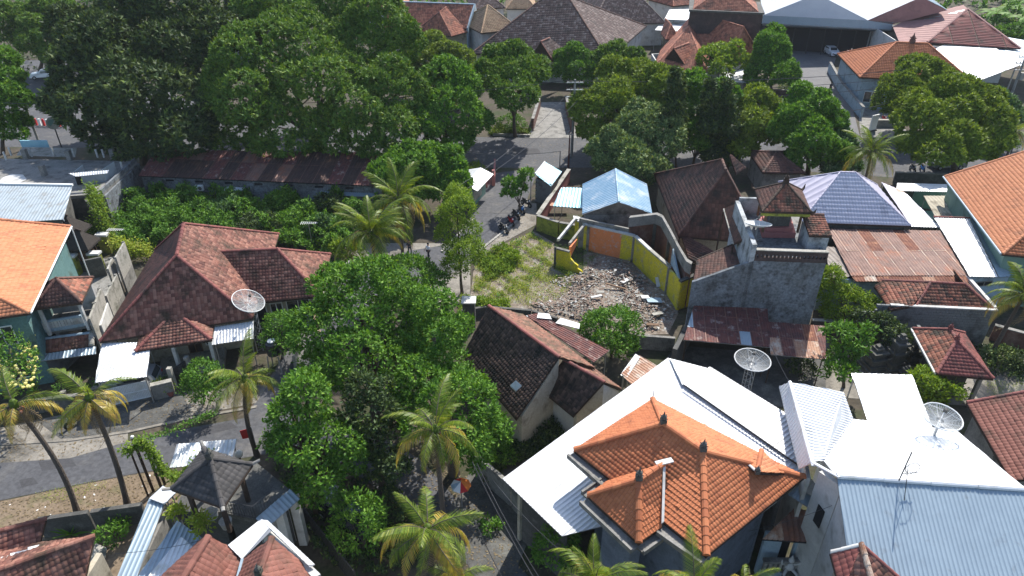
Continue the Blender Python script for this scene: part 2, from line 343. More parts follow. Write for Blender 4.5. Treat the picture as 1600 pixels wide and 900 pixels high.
def strip_mesh(f, ua, ub, va, vb, pitch, amp, lift=0.0):
    """ribbed sheet between ua-ub, va-vb clipped to the face"""
    n = max(1, int(round((ub-ua)/pitch))); p = (ub-ua)/n
    us = []; hs = []
    for i in range(n):
        for x, h in ((0, 0), (.62, 0), (.70, 1), (.92, 1)): us.append(ua+(i+x)*p); hs.append(h*amp)
    us.append(ub); hs.append(0); us = np.clip(np.array(us), f.u0+1e-4, f.u1-1e-4); hs = np.array(hs)
    lo, hi = f.vr(us); m = 3
    a = np.clip(np.full_like(us, va), lo, hi); b = np.clip(np.full_like(us, vb), lo, hi)
    if (b-a).max() < .05: return None
    V = np.stack([f.xyz(us, a+(b-a)*k/m, hs+lift) for k in range(m+1)], 1); c = len(us)
    Fc = [[i*(m+1)+k, (i+1)*(m+1)+k, (i+1)*(m+1)+k+1, i*(m+1)+k+1] for i in range(c-1) for k in range(m)]
    return V.reshape(-1, 3), np.array(Fc)
def ribs(pts, mat, parent, pitch=.24, amp=None, name='metal_sheeting', sheets=None, mats=None, seed=1, seam=None):
    f = Face(pts)
    if amp is None: amp = .022 if mat == 'white_metal' else .03
    if not sheets:
        V, Fc = strip_mesh(f, f.u0, f.u1, f.v0-.1, f.v1+.1, pitch, amp, .01); return mk(name, V, Fc, MM(mat), parent)
    sw, sl = sheets; nu = max(1, round((f.u1-f.u0)/sw)); nv = max(1, round((f.v1-f.v0)/sl)); sw = (f.u1-f.u0)/nu; sl = (f.v1-f.v0)/nv
    rn = random.Random(seed)
    for i in range(nu):
        for j in range(nv):
            r = strip_mesh(f, f.u0+i*sw+.01, f.u0+(i+1)*sw+.005, f.v0+j*sl, f.v0+(j+1)*sl+.08, pitch, amp, .012+.014*(i % 2)+.012*(j % 2)+rn.random()*.012)
            if r is None: continue
            mk('metal_sheet', r[0], r[1], MM(rn.choice(mats) if mats else mat), parent)
    if seam:                              # pale weathered laps where the sheets overlap
        V = []
        for i in range(1, nu):
            u = np.array([f.u0+i*sw-.035, f.u0+i*sw+.035]); lo, hi = f.vr(u)
            for k in range(6):
                if rn.random() < .15: continue
                a = lo+(hi-lo)*k/6; b = lo+(hi-lo)*(k+1)/6; A_ = f.xyz(u, a, .06); B_ = f.xyz(u, b, .06); V += [A_[0], A_[1], B_[1], B_[0]]
        for j in range(1, nv):
            for i in range(nu):
                if rn.random() < .3: continue
                u = np.array([f.u0+i*sw, f.u0+(i+1)*sw]); lo, hi = f.vr(u); v = f.v0+j*sl
                a = np.clip([v, v], lo, hi); b = np.clip([v+.06, v+.06], lo, hi)
                if (b-a).min() < .03: continue
                A_ = f.xyz(u, a, .062); B_ = f.xyz(u, b, .062); V += [A_[0], A_[1], B_[1], B_[0]]
        if V: mk('lap_seam', V, np.arange(len(V)).reshape(-1, 4), MM(seam), parent)
def deck(pts, parent, mat='dark_wood', th=.12, drop=.05, name='roof_deck'):
    P = [Vector(p)-Vector((0, 0, drop)) for p in pts]; n = len(P); V = P+[p-Vector((0, 0, th)) for p in P]
    Fc = [(0, i, i+1) for i in range(1, n-1)]+[(n, n+i+1, n+i) for i in range(1, n-1)]+[(i, n+i, n+(i+1) % n, (i+1) % n) for i in range(n)]
    return mk(name, V, Fc, MM(mat), parent)
def cap(p, q, mat, parent, r=.11, seg=.42, name='ridge_cap', lift=.05):
    p, q = Vector(p), Vector(q); L = (q-p).length; n = max(1, int(L/seg)); m = MB(); d = (q-p)/n; up = Vector((0, 0, lift))
    side = d.cross(Vector((0, 0, 1))).normalized()
    for i in range(n):
        a = p+d*i+up; b = p+d*(i+1.12)+up; V = []
        for c, rr in ((a, r*1.08), (b, r*.9)):
            for k in range(6):
                an = math.pi*k/5; V.append(c+side*math.cos(an)*rr+Vector((0, 0, math.sin(an)*rr*.9-.04)))
        m.add(V, [(k, k+1, 7+k, 6+k) for k in range(5)]+[(0, 5, 4, 3, 2, 1), (6, 7, 8, 9, 10, 11)])
    return m.build(name, MM(mat), parent)
def surf(pts, kind, mat, parent, **k):
    if kind == 't':
        o = tiles(pts, mat, parent, **k); deck(pts, parent)
    else:
        o = ribs(pts, mat, parent, **k); deck(pts, parent, 'steel', .03, .012)
    return o
def hip(root, FL, FR, BR, BL, R1, R2, kind, mat, capmat=None, caps=True, faces='FRBL', gable=None, gmat='plaster_white', capr=.11, single=0, **k):
    """R1 over the left end, R2 over the right end"""
    fs = {'F': [FL, FR, R2, R1], 'R': [FR, BR, R2], 'B': [BR, BL, R1, R2], 'L': [BL, FL, R1]}
    for key in faces:
        if gable and key in gable: continue
        kk = dict(k)
        if single and key == 'F': kk['single'] = single
        surf(fs[key], kind, mat, root, **kk)
    if gable:
        for key in gable:
            p = fs[key]; n = (p[1]-p[0]).cross(Vector((0, 0, 1))).normalized()*.12
            c = (FL+FR+BR+BL)/4
            if n.dot(c-p[0]) < 0: n = -n
            prism('gable_wall', [x-Vector((0, 0, .16)) + n*2 for x in p], n, MM(gmat), root)
    if caps:
        cm = capmat or mat
        cap(R1, R2, cm, root, capr, name='ridge_cap')
        E = []
        if not gable or 'L' not in gable: E += [(FL, R1), (BL, R1)]
        if not gable or 'R' not in gable: E += [(FR, R2), (BR, R2)]
        for a, b in E: cap(a, b, cm, root, capr, name='hip_cap')
def inset(poly, d):
    c = sum(poly, Vector())/len(poly); out = []
    for p in poly:
        v = c-p; v.z = 0; out.append(p+v.normalized()*d)
    return out
def body(root, corners, z0, z1, mat, d=.9, name='wall', th=.2):
    """four outer walls inset below the eaves"""
    P = [Z(p, z0) for p in inset(corners, d)]; n = len(P); c = sum(P, Vector())/n
    for i in range(n):
        a, b = P[i], P[(i+1) % n]; e = (b-a).normalized(); nrm = Vector((-e.y, e.x, 0))
        if nrm.dot(c-a) < 0: nrm = -nrm
        # butt joint: odd walls run between the even ones
        s0 = 0 if i % 2 == 0 else th; 
        a2, b2 = a+e*s0, b-e*s0
        prism(name, [a2, b2, b2+nrm*th, a2+nrm*th], (0, 0, z1-z0), MM(mat), root)
    return P
def window(root, a, b, t, wd, z0, h, name='window', pane='glass', frame='white_paint', out=None, door=False):
    """opening in the wall a-b at distance t from a; stands on the outer face"""
    e = Z(b-a, 0).normalized(); n = Vector((e.y, -e.x, 0))
    if n.dot(-a) < 0: n = -n
    if out is not None and n.dot(out) < 0: n = -n
    p = Z(a, 0)+e*t; m = MB(); ft = .07
    for (s0, s1, q0, q1) in ((0, wd, 0, ft), (0, wd, h-ft, h), (0, ft, ft, h-ft), (wd-ft, wd, ft, h-ft), (wd/2-ft/2, wd/2+ft/2, ft, h-ft)):
        A = p+e*s0+Vector((0, 0, z0+q0)); B = p+e*s1+Vector((0, 0, z0+q0)); m.prism([A, B, B+Vector((0, 0, q1-q0)), A+Vector((0, 0, q1-q0))], n*.07)
    w = m.build('door' if door else name, MM(frame), root)
    A = p+e*ft+Vector((0, 0, z0+ft)); B = p+e*(wd-ft)+Vector((0, 0, z0+ft)); up = Vector((0, 0, h-2*ft))
    prism('pane', [A+n*.004, B+n*.004, B+up+n*.004, A+up+n*.004], n*.03, MM(pane), w)
    return w
def wallpath(name, label, cat, pts, h, th, mat, capmat=None, capw=.06, group=None, z0=0.0, seg=False):
    """free standing wall along plan points (z = base)"""
    r = thing(name, label, cat, Z(pts[0], z0), group)
    for i in range(len(pts)-1):
        a, b = Z(pts[i], z0), Z(pts[i+1], z0); e = (b-a).normalized(); n = Vector((-e.y, e.x, 0))*th/2
        if i: a = a+e*th*.5
        hh = h[i] if isinstance(h, (list, tuple)) else h
        prism('wall_length', [a-n, b-n, b+n, a+n], (0, 0, hh), MM(mat), r)
        if capmat:
            m = 1+capw/th*2
            prism('coping', [a-n*m+Vector((0, 0, hh)), b-n*m+Vector((0, 0, hh)), b+n*m+Vector((0, 0, hh)), a+n*m+Vector((0, 0, hh))], (0, 0, .07), MM(capmat), r)
    return r
def sheetroof(name, label, cat, pts, mat, legs=True, group=None, leg_mat='steel', **k):
    """a metal lean-to: sheeting, rails, posts"""
    r = thing(name, label, cat, Z(pts[0], 0), group)
    if mat in LF or True: surf(pts, 'm', mat, r, **k)
    if legs:
        for p in inset(pts, .25)[:4]:
            MB().tube([Z(p, 0), Z(p, p.z-.06)], .045, 6).build('post', MM(leg_mat), r)
    return r
# ------------------------------------------------------------------ vegetation
def unit(n, rng):
    v = rng.normal(size=(n, 3)); return v/np.linalg.norm(v, axis=1, keepdims=True)
def leaves_from(C, D, A, Ls, Wd, rng, fold=.0):
    """rhombus leaves: C base, D direction, A axis, Ls length, Wd width ratio"""
    S = np.cross(D, A+rng.normal(0, .35, D.shape)); S /= np.linalg.norm(S, axis=1, keepdims=True)+1e-9
    L = Ls[:, None]; W = L*Wd
    V = np.stack([C, C+D*L*.5+S*W*.5, C+D*L, C+D*L*.5-S*W*.5], 1)
    n = len(C); Fc = np.arange(n*4).reshape(n, 4)
    return V.reshape(-1, 3), Fc
def crown_mesh(lobes, rng, leaf=.30, cd=4.2, per=12, wr=.42, low=-.45, inner=.3, spread=.26, up=.35, tri=False, sub=10):
    """lobes: (centre, (rx,ry,rz)). every lobe swells into smaller billows that carry leaf rosettes"""
    big = [(np.array(c), np.array(r)) for c, r in lobes]; lob = []
    for c, r in big:
        lob.append((c, r*.82, .6 if tri else .3))
        d = unit(sub*3, rng); d = d[d[:, 2] > -.35][:sub]
        for v in d: lob.append((c+v*r*rng.uniform(.55, .78), r*rng.uniform(.34, .5), 1.0))
    Cs, As = [], []
    CC = np.array([l[0] for l in lob]); RR = np.array([l[1] for l in lob])
    for i, (c, r, dn) in enumerate(lob):
        area = 4*math.pi*(r[0]*r[1]*r[2])**(2/3); n = int(area*cd*dn*1.85)+3
        d = unit(n, rng); d = d[d[:, 2] > low]; n = len(d)
        P = c+d*r*(1-.18*rng.random((n, 1))**2)
        q = (((P[:, None]-CC[None])/RR[None])**2).sum(-1); q[:, i] = 9
        keep = q.min(1) > .70
        Cs.append(P[keep]); nn = d/r; nn /= np.linalg.norm(nn, axis=1, keepdims=True); As.append(nn[keep])
    C = np.concatenate(Cs); A = np.concatenate(As); A = A+np.array([0, 0, up]); A /= np.linalg.norm(A, axis=1, keepdims=True)
    C = np.repeat(C, per, 0); A = np.repeat(A, per, 0); n = len(C)
    D = unit(n, rng)*1.15+A*.6; D /= np.linalg.norm(D, axis=1, keepdims=True)
    P = C+D*rng.random((n, 1))*spread*.5+rng.normal(0, spread*.35, (n, 3))
    V, Fc = leaves_from(P, D, A, leaf*rng.uniform(.7, 1.25, n), wr, rng)
    if tri:
        V = V.reshape(-1, 4, 3); b_ = V[:, 0].copy(); V = np.stack([b_+(V[:, 1]-V[:, 3])*.8, V[:, 2], b_-(V[:, 1]-V[:, 3])*.8], 1).reshape(-1, 3); Fc = np.arange(len(V)).reshape(-1, 3)
    return V, Fc
def limbs(base, lobes, r0, rng, mat='trunk', parent=None, fork=.35):
    m = MB(); top = sum((Vector(c) for c, r in lobes), Vector())/len(lobes)
    zf = base.z+(top.z-base.z)*fork; f = Vector((base.x+(top.x-base.x)*.35, base.y+(top.y-base.y)*.35, zf))
    m.tube([base, base.lerp(f, .5)+Vector((rng.normal(0, .08), rng.normal(0, .08), 0)), f], [r0, r0*.8, r0*.62], 8)
    for c, r in lobes[:9]:
        c = Vector(c); mp = f.lerp(c, .5)+Vector((0, 0, .12*(c-f).length))
        m.tube([f, mp, c], [r0*.5, r0*.3, r0*.12], 6)
        for k in range(3):
            e = c+Vector(unit(1, rng)[0]*np.array(r)*.75); m.tube([mp.lerp(c, .5), e], [r0*.2, r0*.05], 4)
    return m.build('trunk', MM(mat), parent)
TRI = {}
def tree(name, label, cat, lobes, leafm, seed=0, trunk=.28, ground=None, group=None, zs=.85, grow=1.02, zk=.7, **k):
    """lobes: (px, py, radius_px, height); heights follow from the foot of the trunk where it is known"""
    rng = np.random.default_rng(seed+100); L = []
    b = at(*ground) if ground else None
    if b is not None:
        zz = [over(b, l[1]) for l in lobes]; zm = sum(zz)/len(zz)
    for i, (px, py, rp, z) in enumerate(lobes):
        if b is not None: z = max(zm+(zz[i]-zm)*zk, 1.0)
        c = at(px, py, z); r = rp/scale_at(c)*grow
        if b is not None and len(lobes) >= 4:      # spread the lobes in depth along the sight line
            tw = (Vector((0, 0, H))-c).normalized(); c = c+tw*r*(.45 if i % 2 else -.35)
            if i % 3 == 0: L.append((c+tw*r*.9-Vector((0, 0, r*.25)), (r*.8, r*.8, r*.8*zs)))
        L.append((c, (r, r, r*zs)))
    c = sum((l[0] for l in L), Vector())/len(L)
    b = b or Z(c, 0); far = b.y > 62
    if far: k['cd'] = k.get('cd', 4.2)*1.0; k['leaf'] = max(.36, k.get('leaf', .3)*1.15)
    t = thing(name, label, cat, b, group)
    V, Fc = crown_mesh(L, rng, tri=far, **k); mk('crown', V, Fc, LF[leafm], t); TRI[label] = len(Fc)*(1 if far else 2)
    limbs(b, L, trunk, rng, parent=t)
    return t
def bush(name, label, cat, px, py, rp, leafm, seed=0, h=None, n=5, group=None, z0=0.0, **k):
    """low shrub from several lobes round its foot"""
    rng = np.random.default_rng(seed+500); b = at(px, py, z0); r = rp/scale_at(b); h = h or r*1.1; L = []
    for i in range(n):
        a = i*2*math.pi/n+rng.random(); q = r*.5
        L.append((b+Vector((math.cos(a)*q, math.sin(a)*q, h*rng.uniform(.35, .65))), (r*.55, r*.55, h*.45)))
    L.append((b+Vector((0, 0, h*.6)), (r*.6, r*.6, h*.5)))
    t = thing(name, label, cat, b, group); kk = dict(leaf=.24, cd=5, per=9, low=-.6, sub=5); kk.update(k)
    V, Fc = crown_mesh(L, rng, **kk); mk('foliage', V, Fc, LF[leafm], t)
    m = MB()
    for c, rr in L: m.tube([b, Vector(c)], [.05, .02], 5)
    m.build('stem', MM('trunk'), t)
    return t
# palms ---------------------------------------------------------------
def frond_mesh(name, mat, L=3.6, droop=1.0, seed=0, nl=40, ll=.92, mats=None, hang=.6, wl=.055):
    rng = np.random.default_rng(seed); n = nl*2; V = []; Fc = []; MI = []
    def pt(s): return Vector((s*L*(1-.16*droop*s*s), 0, L*(.42*s-.62*droop*s*s)))
    # rachis
    S = [i/8 for i in range(9)]
    m = MB(); m.tube([pt(s) for s in S], [.035*(1-.85*s) for s in S], 4); V += m.V; Fc += m.F; MI += [0]*len(m.F)
    for i in range(nl):
        s = .12+.88*i/(nl-1); p = pt(s); tg = (pt(min(1, s+.02))-pt(s-.02)).normalized()
        l = ll*(math.sin(math.pi*min(1, .12+s*.8))**.6)*(1-.35*s)
        for sd_ in (-1, 1):
            fw = tg*(.45+.5*s)+Vector((0, sd_, 0))*(1-.35*s)+Vector((0, 0, -.2-.6*hang*rng.random()))
            fw.normalize(); e1 = p+fw*l*.55; d2 = (fw+Vector((0, 0, -hang*rng.uniform(.5, 1.3)))).normalized(); e2 = e1+d2*l*.5
            wv = tg*wl; k = len(V)
            V += [tuple(p-wv*.5), tuple(p+wv*.5), tuple(e1+wv*.5), tuple(e1-wv*.5), tuple(e2)]
            Fc += [(k, k+1, k+2, k+3), (k+3, k+2, k+4)]; MI += [1, 1]
    me = bpy.data.meshes.new(name); me.from_pydata([tuple(v) for v in V], [], Fc)
    me.materials.append(MM('palm_trunk') if mats is None else mats); me.materials.append(mat)
    me.polygons.foreach_set('material_index', MI); me.update(); return me
FRONDS = [frond_mesh('frond_a', LF['palm'], droop=.75, seed=1), frond_mesh('frond_b', LF['palm'], droop=1.1, seed=2, hang=.7), frond_mesh('frond_c', LF['palm'], droop=1.5, seed=3, hang=.9)]
DRYFRONDS = [frond_mesh('frond_dry', LF['palm_dry'], droop=1.3, seed=4, hang=.9), frond_mesh('frond_dead', LF['dead'], droop=1.9, seed=5, hang=1.2, nl=24)]
def palm(label, crown, base, z, seed=0, R_=3.4, n=20, dry=4, dead=2, r0=.17, coconuts=5, group='coconut palms among the houses', bend=.0, name='coconut_palm', cat='palm tree', short=1.0):
    """crown, base: pixels; z height of the crown"""
    rn = random.Random(seed+31); c = at(crown[0], crown[1], z); b = at(base[0], base[1], 0) if base else Z(c, 0)+Vector((rn.uniform(-.4, .4), rn.uniform(-.4, .4), 0))
    n += 6 if R_ > 3.3 else 0
    t = thing(name, label, cat, b, group)
    mm = [b.lerp(c, s)+Vector((bend*math.sin(math.pi*s), 0, 0)) for s in [i/9 for i in range(10)]]
    m = MB(); m.tube(mm, [r0*(1.35 if i == 0 else 1.0-.035*i) for i in range(10)], 9)
    L = (c-b).length; k = int(L/.35)
    for i in range(1, k):                    # leaf-scar rings
        s = i/k; p = b.lerp(c, s)+Vector((bend*math.sin(math.pi*s), 0, 0)); m.tube([p-Vector((0, 0, .03)), p+Vector((0, 0, .03))], r0*(1.06-.33*s), 8)
    m.build('trunk', MM('palm_trunk'), t)
    for i in range(n):
        q = i/n; az = i*2.39996+rn.uniform(-.2, .2)
        if i < dead: me = DRYFRONDS[1]; el = -.85+rn.uniform(-.15, .1)
        elif i < dead+dry: me = DRYFRONDS[0]; el = -.35+rn.uniform(-.15, .15)
        else:
            q = (i-dead-dry)/(n-dead-dry); me = FRONDS[2 if q < .3 else 1 if q < .65 else 0]; el = -.3+q*1.35+rn.uniform(-.25, .25)
        o = bpy.data.objects.new('frond', me); COL.objects.link(o); o.parent = t; o.location = c-b
        sc = R_/3.6*rn.uniform(.72, 1.15)*short; o.scale = (sc, sc, sc); o.rotation_euler = (rn.uniform(-.5, .5), -el, az+rn.uniform(-.3, .3))
    for i in range(coconuts):
        a = rn.random()*6.28; p = c+Vector((math.cos(a)*.28, math.sin(a)*.28, -.3-rn.random()*.2))
        MB().ball(p, .13, 7, 5).build('coconut', LF['palm_dry'] if i % 2 else MM('orange_paint'), t, smooth=True)
    m = MB(); m.ball(c, r0*1.5, 8, 5, (1, 1, 1.5)); m.build('crown_heart', LF['palm'], t)
    return t
def groundcover(name, label_kind, poly, leafm, n, h, seed=0, leaf=.25, per=7, z0=0.0, lump=1.0, wr=.45, bare=0.0):
    """many leaf clumps over a ground polygon with rolling height"""
    rng = np.random.default_rng(seed+900); P = np.array([(p.x, p.y) for p in poly]); lo, hi = P.min(0), P.max(0)
    q = rng.uniform(lo, hi, (n*3, 2)); ins = np.zeros(len(q), bool); j = len(P)-1
    for i in range(len(P)):
        c = ((P[i, 1] > q[:, 1]) != (P[j, 1] > q[:, 1])) & (q[:, 0] < (P[j, 0]-P[i, 0])*(q[:, 1]-P[i, 1])/(P[j, 1]-P[i, 1]+1e-9)+P[i, 0]); ins ^= c; j = i
    q = q[ins][:n]; hh = h*(.5+.5*np.sin(q[:, 0]*1.1*lump+1)*np.cos(q[:, 1]*.9*lump+2)+.35*np.sin(q[:, 0]*2.7*lump)*np.sin(q[:, 1]*2.3*lump)); hh = np.clip(hh, .06, None)*rng.uniform(.75, 1, len(q))
    if bare: kp = (np.sin(q[:, 0]*1.9+.7)*np.cos(q[:, 1]*1.6)+.6*np.sin(q[:, 0]*4.1+q[:, 1]*3.3)+rng.normal(0, .35, len(q))) > bare-.9; q, hh = q[kp], hh[kp]
    C = np.column_stack([q, z0+hh]); C = np.repeat(C, per, 0); m = len(C)
    D = unit(m, rng)+np.array([0, 0, .5]); D /= np.linalg.norm(D, axis=1, keepdims=True); A = np.tile([0., 0., 1.], (m, 1))
    V, Fc = leaves_from(C+rng.normal(0, .1, (m, 3)), D, A, leaf*rng.uniform(.6, 1.2, m), wr, rng)
    return mk(name, V, Fc, LF[leafm], None, 'stuff')
# ------------------------------------------------------------------ ground, roads
def sheet(name, pts, z, mat, sub=0):
    P = [Z(p, z) for p in pts]; return mk(name, P, [tuple(range(len(P)))], MM(mat), None, 'structure')
def pix(z, *xy): return [at(xy[i], xy[i+1], z) for i in range(0, len(xy), 2)]
g = MB(); g.box((0, 250, -.5), (900, 700, 1.0)); g.build('ground', MM('earth'), None, 'structure')
# main street and the roadside beyond it
sheet('main_street', [Vector((-140, at(0, 222).y, 0)), at(260, 232), at(720, 262), at(1180, 262), at(1600, 292), Vector((140, at(1600, 300).y, 0)), Vector((140, at(1600, 205).y, 0)), at(1500, 218), at(1100, 216), at(700, 214), at(360, 180), at(130, 95), Vector((-140, at(0, 90).y, 0))], .004, 'asphalt')
sheet('forecourt', pix(0, 820, 216, 905, 216, 893, 186, 886, 160, 846, 160, 838, 190), .04, 'conc')
sheet('yard', pix(0, 1238, 216, 1345, 220, 1330, 160, 1296, 125, 1308, 84, 1410, 80, 1410, 40, 1180, 36, 1180, 85, 1232, 95, 1255, 150), .04, 'asphalt_far')
sheet('forecourt', pix(0, 1345, 216, 1420, 216, 1400, 165, 1340, 165), .044, 'conc')
# alley from the street down to the lower left
sheet('alley', pix(0, 762, 272, 842, 262, 822, 316, 806, 345, 781, 366, 758, 388, 742, 408, 680, 440, 600, 470, 540, 520, 470, 600, 430, 655, 380, 660, 440, 560, 520, 455, 560, 418, 640, 392, 700, 382, 735, 340), .008, 'asphalt')
sheet('alley', pix(0, -60, 706, 110, 706, 200, 690, 300, 668, 400, 650, 450, 640, 560, 660, 660, 720, 730, 800, 830, 905, 760, 905, 690, 850, 600, 770, 500, 705, 440, 706, 340, 722, 267, 731, 200, 742, 117, 758, 0, 782, -60, 790), .012, 'asphalt')
m = MB()
for a, b in (((0, 697), (110, 690)), ((110, 690), (200, 677)), ((200, 677), (300, 655)), ((300, 655), (400, 638))):
    P, Q = at(*a), at(*b); m.prism([P, Q, Q+Vector((0, .28, 0)), P+Vector((0, .22, 0))], (0, 0, .06))
m.build('kerb', MM('paving'), None, 'structure')
sheet('verge', pix(0, -60, 728, 110, 716, 200, 690, 200, 668, 300, 650, 400, 630, 420, 600, 260, 615, 0, 668, -60, 680), .016, 'paving')
sheet('driveway', pix(0, 160, 640, 285, 612, 300, 650, 200, 676, 100, 690, 60, 660), .02, 'conc_dark')
sheet('dirt_verge', pix(0, -60, 800, 0, 784, 117, 760, 200, 744, 267, 733, 300, 780, 232, 795, 90, 815, -60, 840), .02, 'dirt')
sheet('alley_edge', pix(0, 742, 400, 758, 388, 781, 366, 806, 345, 822, 316, 838, 318, 840, 350, 800, 372, 770, 388, 750, 410), .03, 'paving')
m = MB()
for a, b in (((690, 394), (740, 343)), ((742, 398), (808, 346))):
    P, Q = at(*a), at(*b); e = (Q-P).normalized(); n = Vector((-e.y, e.x, 0))*.12
    for i in range(16):
        A = P.lerp(Q, i/16+.003); B = P.lerp(Q, (i+1)/16-.003); m.prism([A-n, B-n, B+n, A+n], (0, 0, .13))
m.build('kerb', MM('conc_light'), None, 'structure')
# vacant lot with rubble
LOT = pix(0, 742, 408, 780, 385, 835, 362, 866, 380, 866, 420, 912, 430, 912, 385, 1000, 400, 1062, 480, 1045, 522, 985, 525, 905, 505, 830, 488, 765, 478, 735, 465)
sheet('vacant_lot', LOT, .024, 'rubble_ground')
sheet('rubble_patch', pix(0, 800, 455, 850, 430, 912, 428, 935, 392, 985, 408, 1010, 432, 1040, 462, 1060, 490, 1045, 520, 985, 522, 905, 500, 820, 480), .032, 'rubble_ground')
sheet('yard', pix(0, 1060, 540, 1290, 560, 1300, 620, 1200, 640, 1040, 560), .02, 'conc_dark')
sheet('yard', pix(0, 1290, 500, 1430, 500, 1600, 560, 1600, 640, 1290, 620), .024, 'paving')
sheet('yard', pix(0, 560, 380, 720, 380, 735, 400, 735, 475, 560, 475, 540, 440), .003, 'paving')
sheet('yard', pix(0, 760, 690, 880, 720, 800, 905, 740, 905, 700, 800), .028, 'conc_dark')
# rubble: joined heap of broken brick and concrete
rn = random.Random(5)
def inpoly(p, P):
    c = False; j = len(P)-1
    for i in range(len(P)):
        if (P[i].y > p.y) != (P[j].y > p.y) and p.x < (P[j].x-P[i].x)*(p.y-P[i].y)/(P[j].y-P[i].y)+P[i].x: c = not c
        j = i
    return c
RP = pix(0, 826, 480, 862, 440, 905, 434, 930, 398, 985, 412, 1006, 434, 1036, 462, 1054, 488, 1043, 518, 985, 520, 905, 500)
from mathutils import Euler
kinds = [('rubble_brick', 'brick', 4200, (.03, .13)), ('rubble_concrete', 'conc_light', 2200, (.03, .14)), ('rubble_white', 'plaster_white', 350, (.03, .17)), ('rubble_dark', 'conc', 1300, (.03, .14))]
xs = [p.x for p in RP]; ys = [p.y for p in RP]
for nm, mt, n, sz in kinds:
    m = MB()
    for i in range(n):
        p = Vector((rn.uniform(min(xs), max(xs)), rn.uniform(min(ys), max(ys)), 0))
        if not inpoly(p, RP): continue
        hh = .18*(math.sin(p.x*1.3)+math.cos(p.y*1.1+1)+1.2); s = rn.uniform(*sz); s = s*s/sz[1]+.04
        m.box((p.x, p.y, max(.03, hh*rn.uniform(.3, 1))), (s*rn.uniform(.8, 2), s*rn.uniform(.6, 1.3), s*rn.uniform(.2, .5)), 0, Euler((rn.uniform(-.35, .35), rn.uniform(-.35, .35), rn.uniform(0, 3.1))))
    m.build(nm, MM(mt), None, 'stuff')
for i, (px, py, sx, sy, mt, lb) in enumerate([(978, 438, 1.1, .5, 'plaster_white', 'long white slab lying in the rubble below the yellow wall'), (1022, 469, 1.3, 1.0, 'plaster_blue', 'wide pale blue slab lying on the rubble near the yellow corner'), (932, 463, 1.0, .3, 'plaster_white', 'narrow white board in the sunlit rubble'), (1008, 464, .7, .6, 'white_paint', 'small white panel left of the pale blue slab'), (938, 456, 0.7, .35, 'conc_light', 'whitish slab piece lying behind the narrow white board'), (1020, 507, 1.0, .3, 'wood', 'tan board lying at the low end of the rubble'), (1032, 440, .9, .9, 'plaster_white', 'upright pale panel leaning against the long yellow wall'), (962, 447, 1.9, .18, 'wood', 'brown timber beam lying across the rubble'), (1028, 490, 1.0, .5, 'conc_light', 'grey slab in the shaded rubble near the boundary wall')]):
    p = at(px, py, .35); o = MB().box((0, 0, 0), (sx, sy, .07), 0, Euler((rn.uniform(-.2, .2), rn.uniform(-.15, .15), rn.uniform(-.5, .7)))).build('broken_slab', MM(mt)); o.location = p
    if 'upright' in lb: o.rotation_euler = (1.1, 0, -.7); o.location = at(px, py, .6)
    tag(o, lb, 'slab', 'broken slabs in the rubble')

# patches, cracks and litter on the roads
for pp in ((300, 672, 360, 660, 372, 668, 312, 682), (60, 722, 110, 716, 120, 728, 66, 736), (765, 372, 778, 360, 786, 366, 772, 380), (800, 232, 840, 232, 846, 240, 802, 241), (1215, 228, 1250, 230, 1250, 238, 1212, 236), (30, 750, 52, 746, 60, 756, 34, 762)):
    sheet('road_patch', pix(0, *pp), .0165 if pp[0] < 600 else .012, 'asphalt_dark')
rn = random.Random(12); m = MB()
def litter(nm, mt, P, n, s0, s1):
    xs_ = [p.x for p in P]; ys_ = [p.y for p in P]; V = []; k = 0
    while k < n:
        p = Vector((rn.uniform(min(xs_), max(xs_)), rn.uniform(min(ys_), max(ys_)), 0))
        if not inpoly(p, P): continue
        k += 1; a = rn.random()*6.28; q = rn.uniform(s0, s1); u = Vector((math.cos(a), math.sin(a), rn.uniform(-.3, .3)))*q; v = Vector((-math.sin(a), math.cos(a), 0))*q*.5; c = Z(p, .05)
        V += [c-u, c+v, c+u, c-v]
    mk(nm, V, np.arange(len(V)).reshape(-1, 4), MM(mt) if isinstance(mt, str) and mt in MAT else LF[mt], None, 'stuff')
litter('leaf_litter', 'dead', pix(0, -40, 728, 110, 716, 200, 690, 200, 668, 300, 650, 400, 630, 420, 600, 260, 615, 0, 668), 900, .03, .09)
litter('leaf_litter', 'dead', pix(0, 0, 784, 117, 760, 200, 744, 267, 733, 232, 795, 90, 815, 0, 835), 700, .03, .1)
litter('leaf_litter', 'dead', pix(0, 742, 400, 781, 366, 822, 316, 838, 318, 840, 350, 770, 388), 350, .03, .08)
litter('leaf_litter', 'dead', pix(0, 560, 660, 720, 730, 830, 900, 690, 890, 600, 770), 900, .04, .1)
litter('plastic_litter', 'white_paint', pix(0, 0, 784, 117, 760, 267, 733, 232, 795, 90, 815, 0, 835), 16, .05, .12)
litter('leaf_litter', 'dead', pix(0, 730, 216, 1600, 225, 1600, 285, 730, 262), 1200, .04, .12)
# ================================================================== left side
def pr(n, *v): print('DBG', n, *['(%.1f %.1f %.2f)' % tuple(x) for x in v])
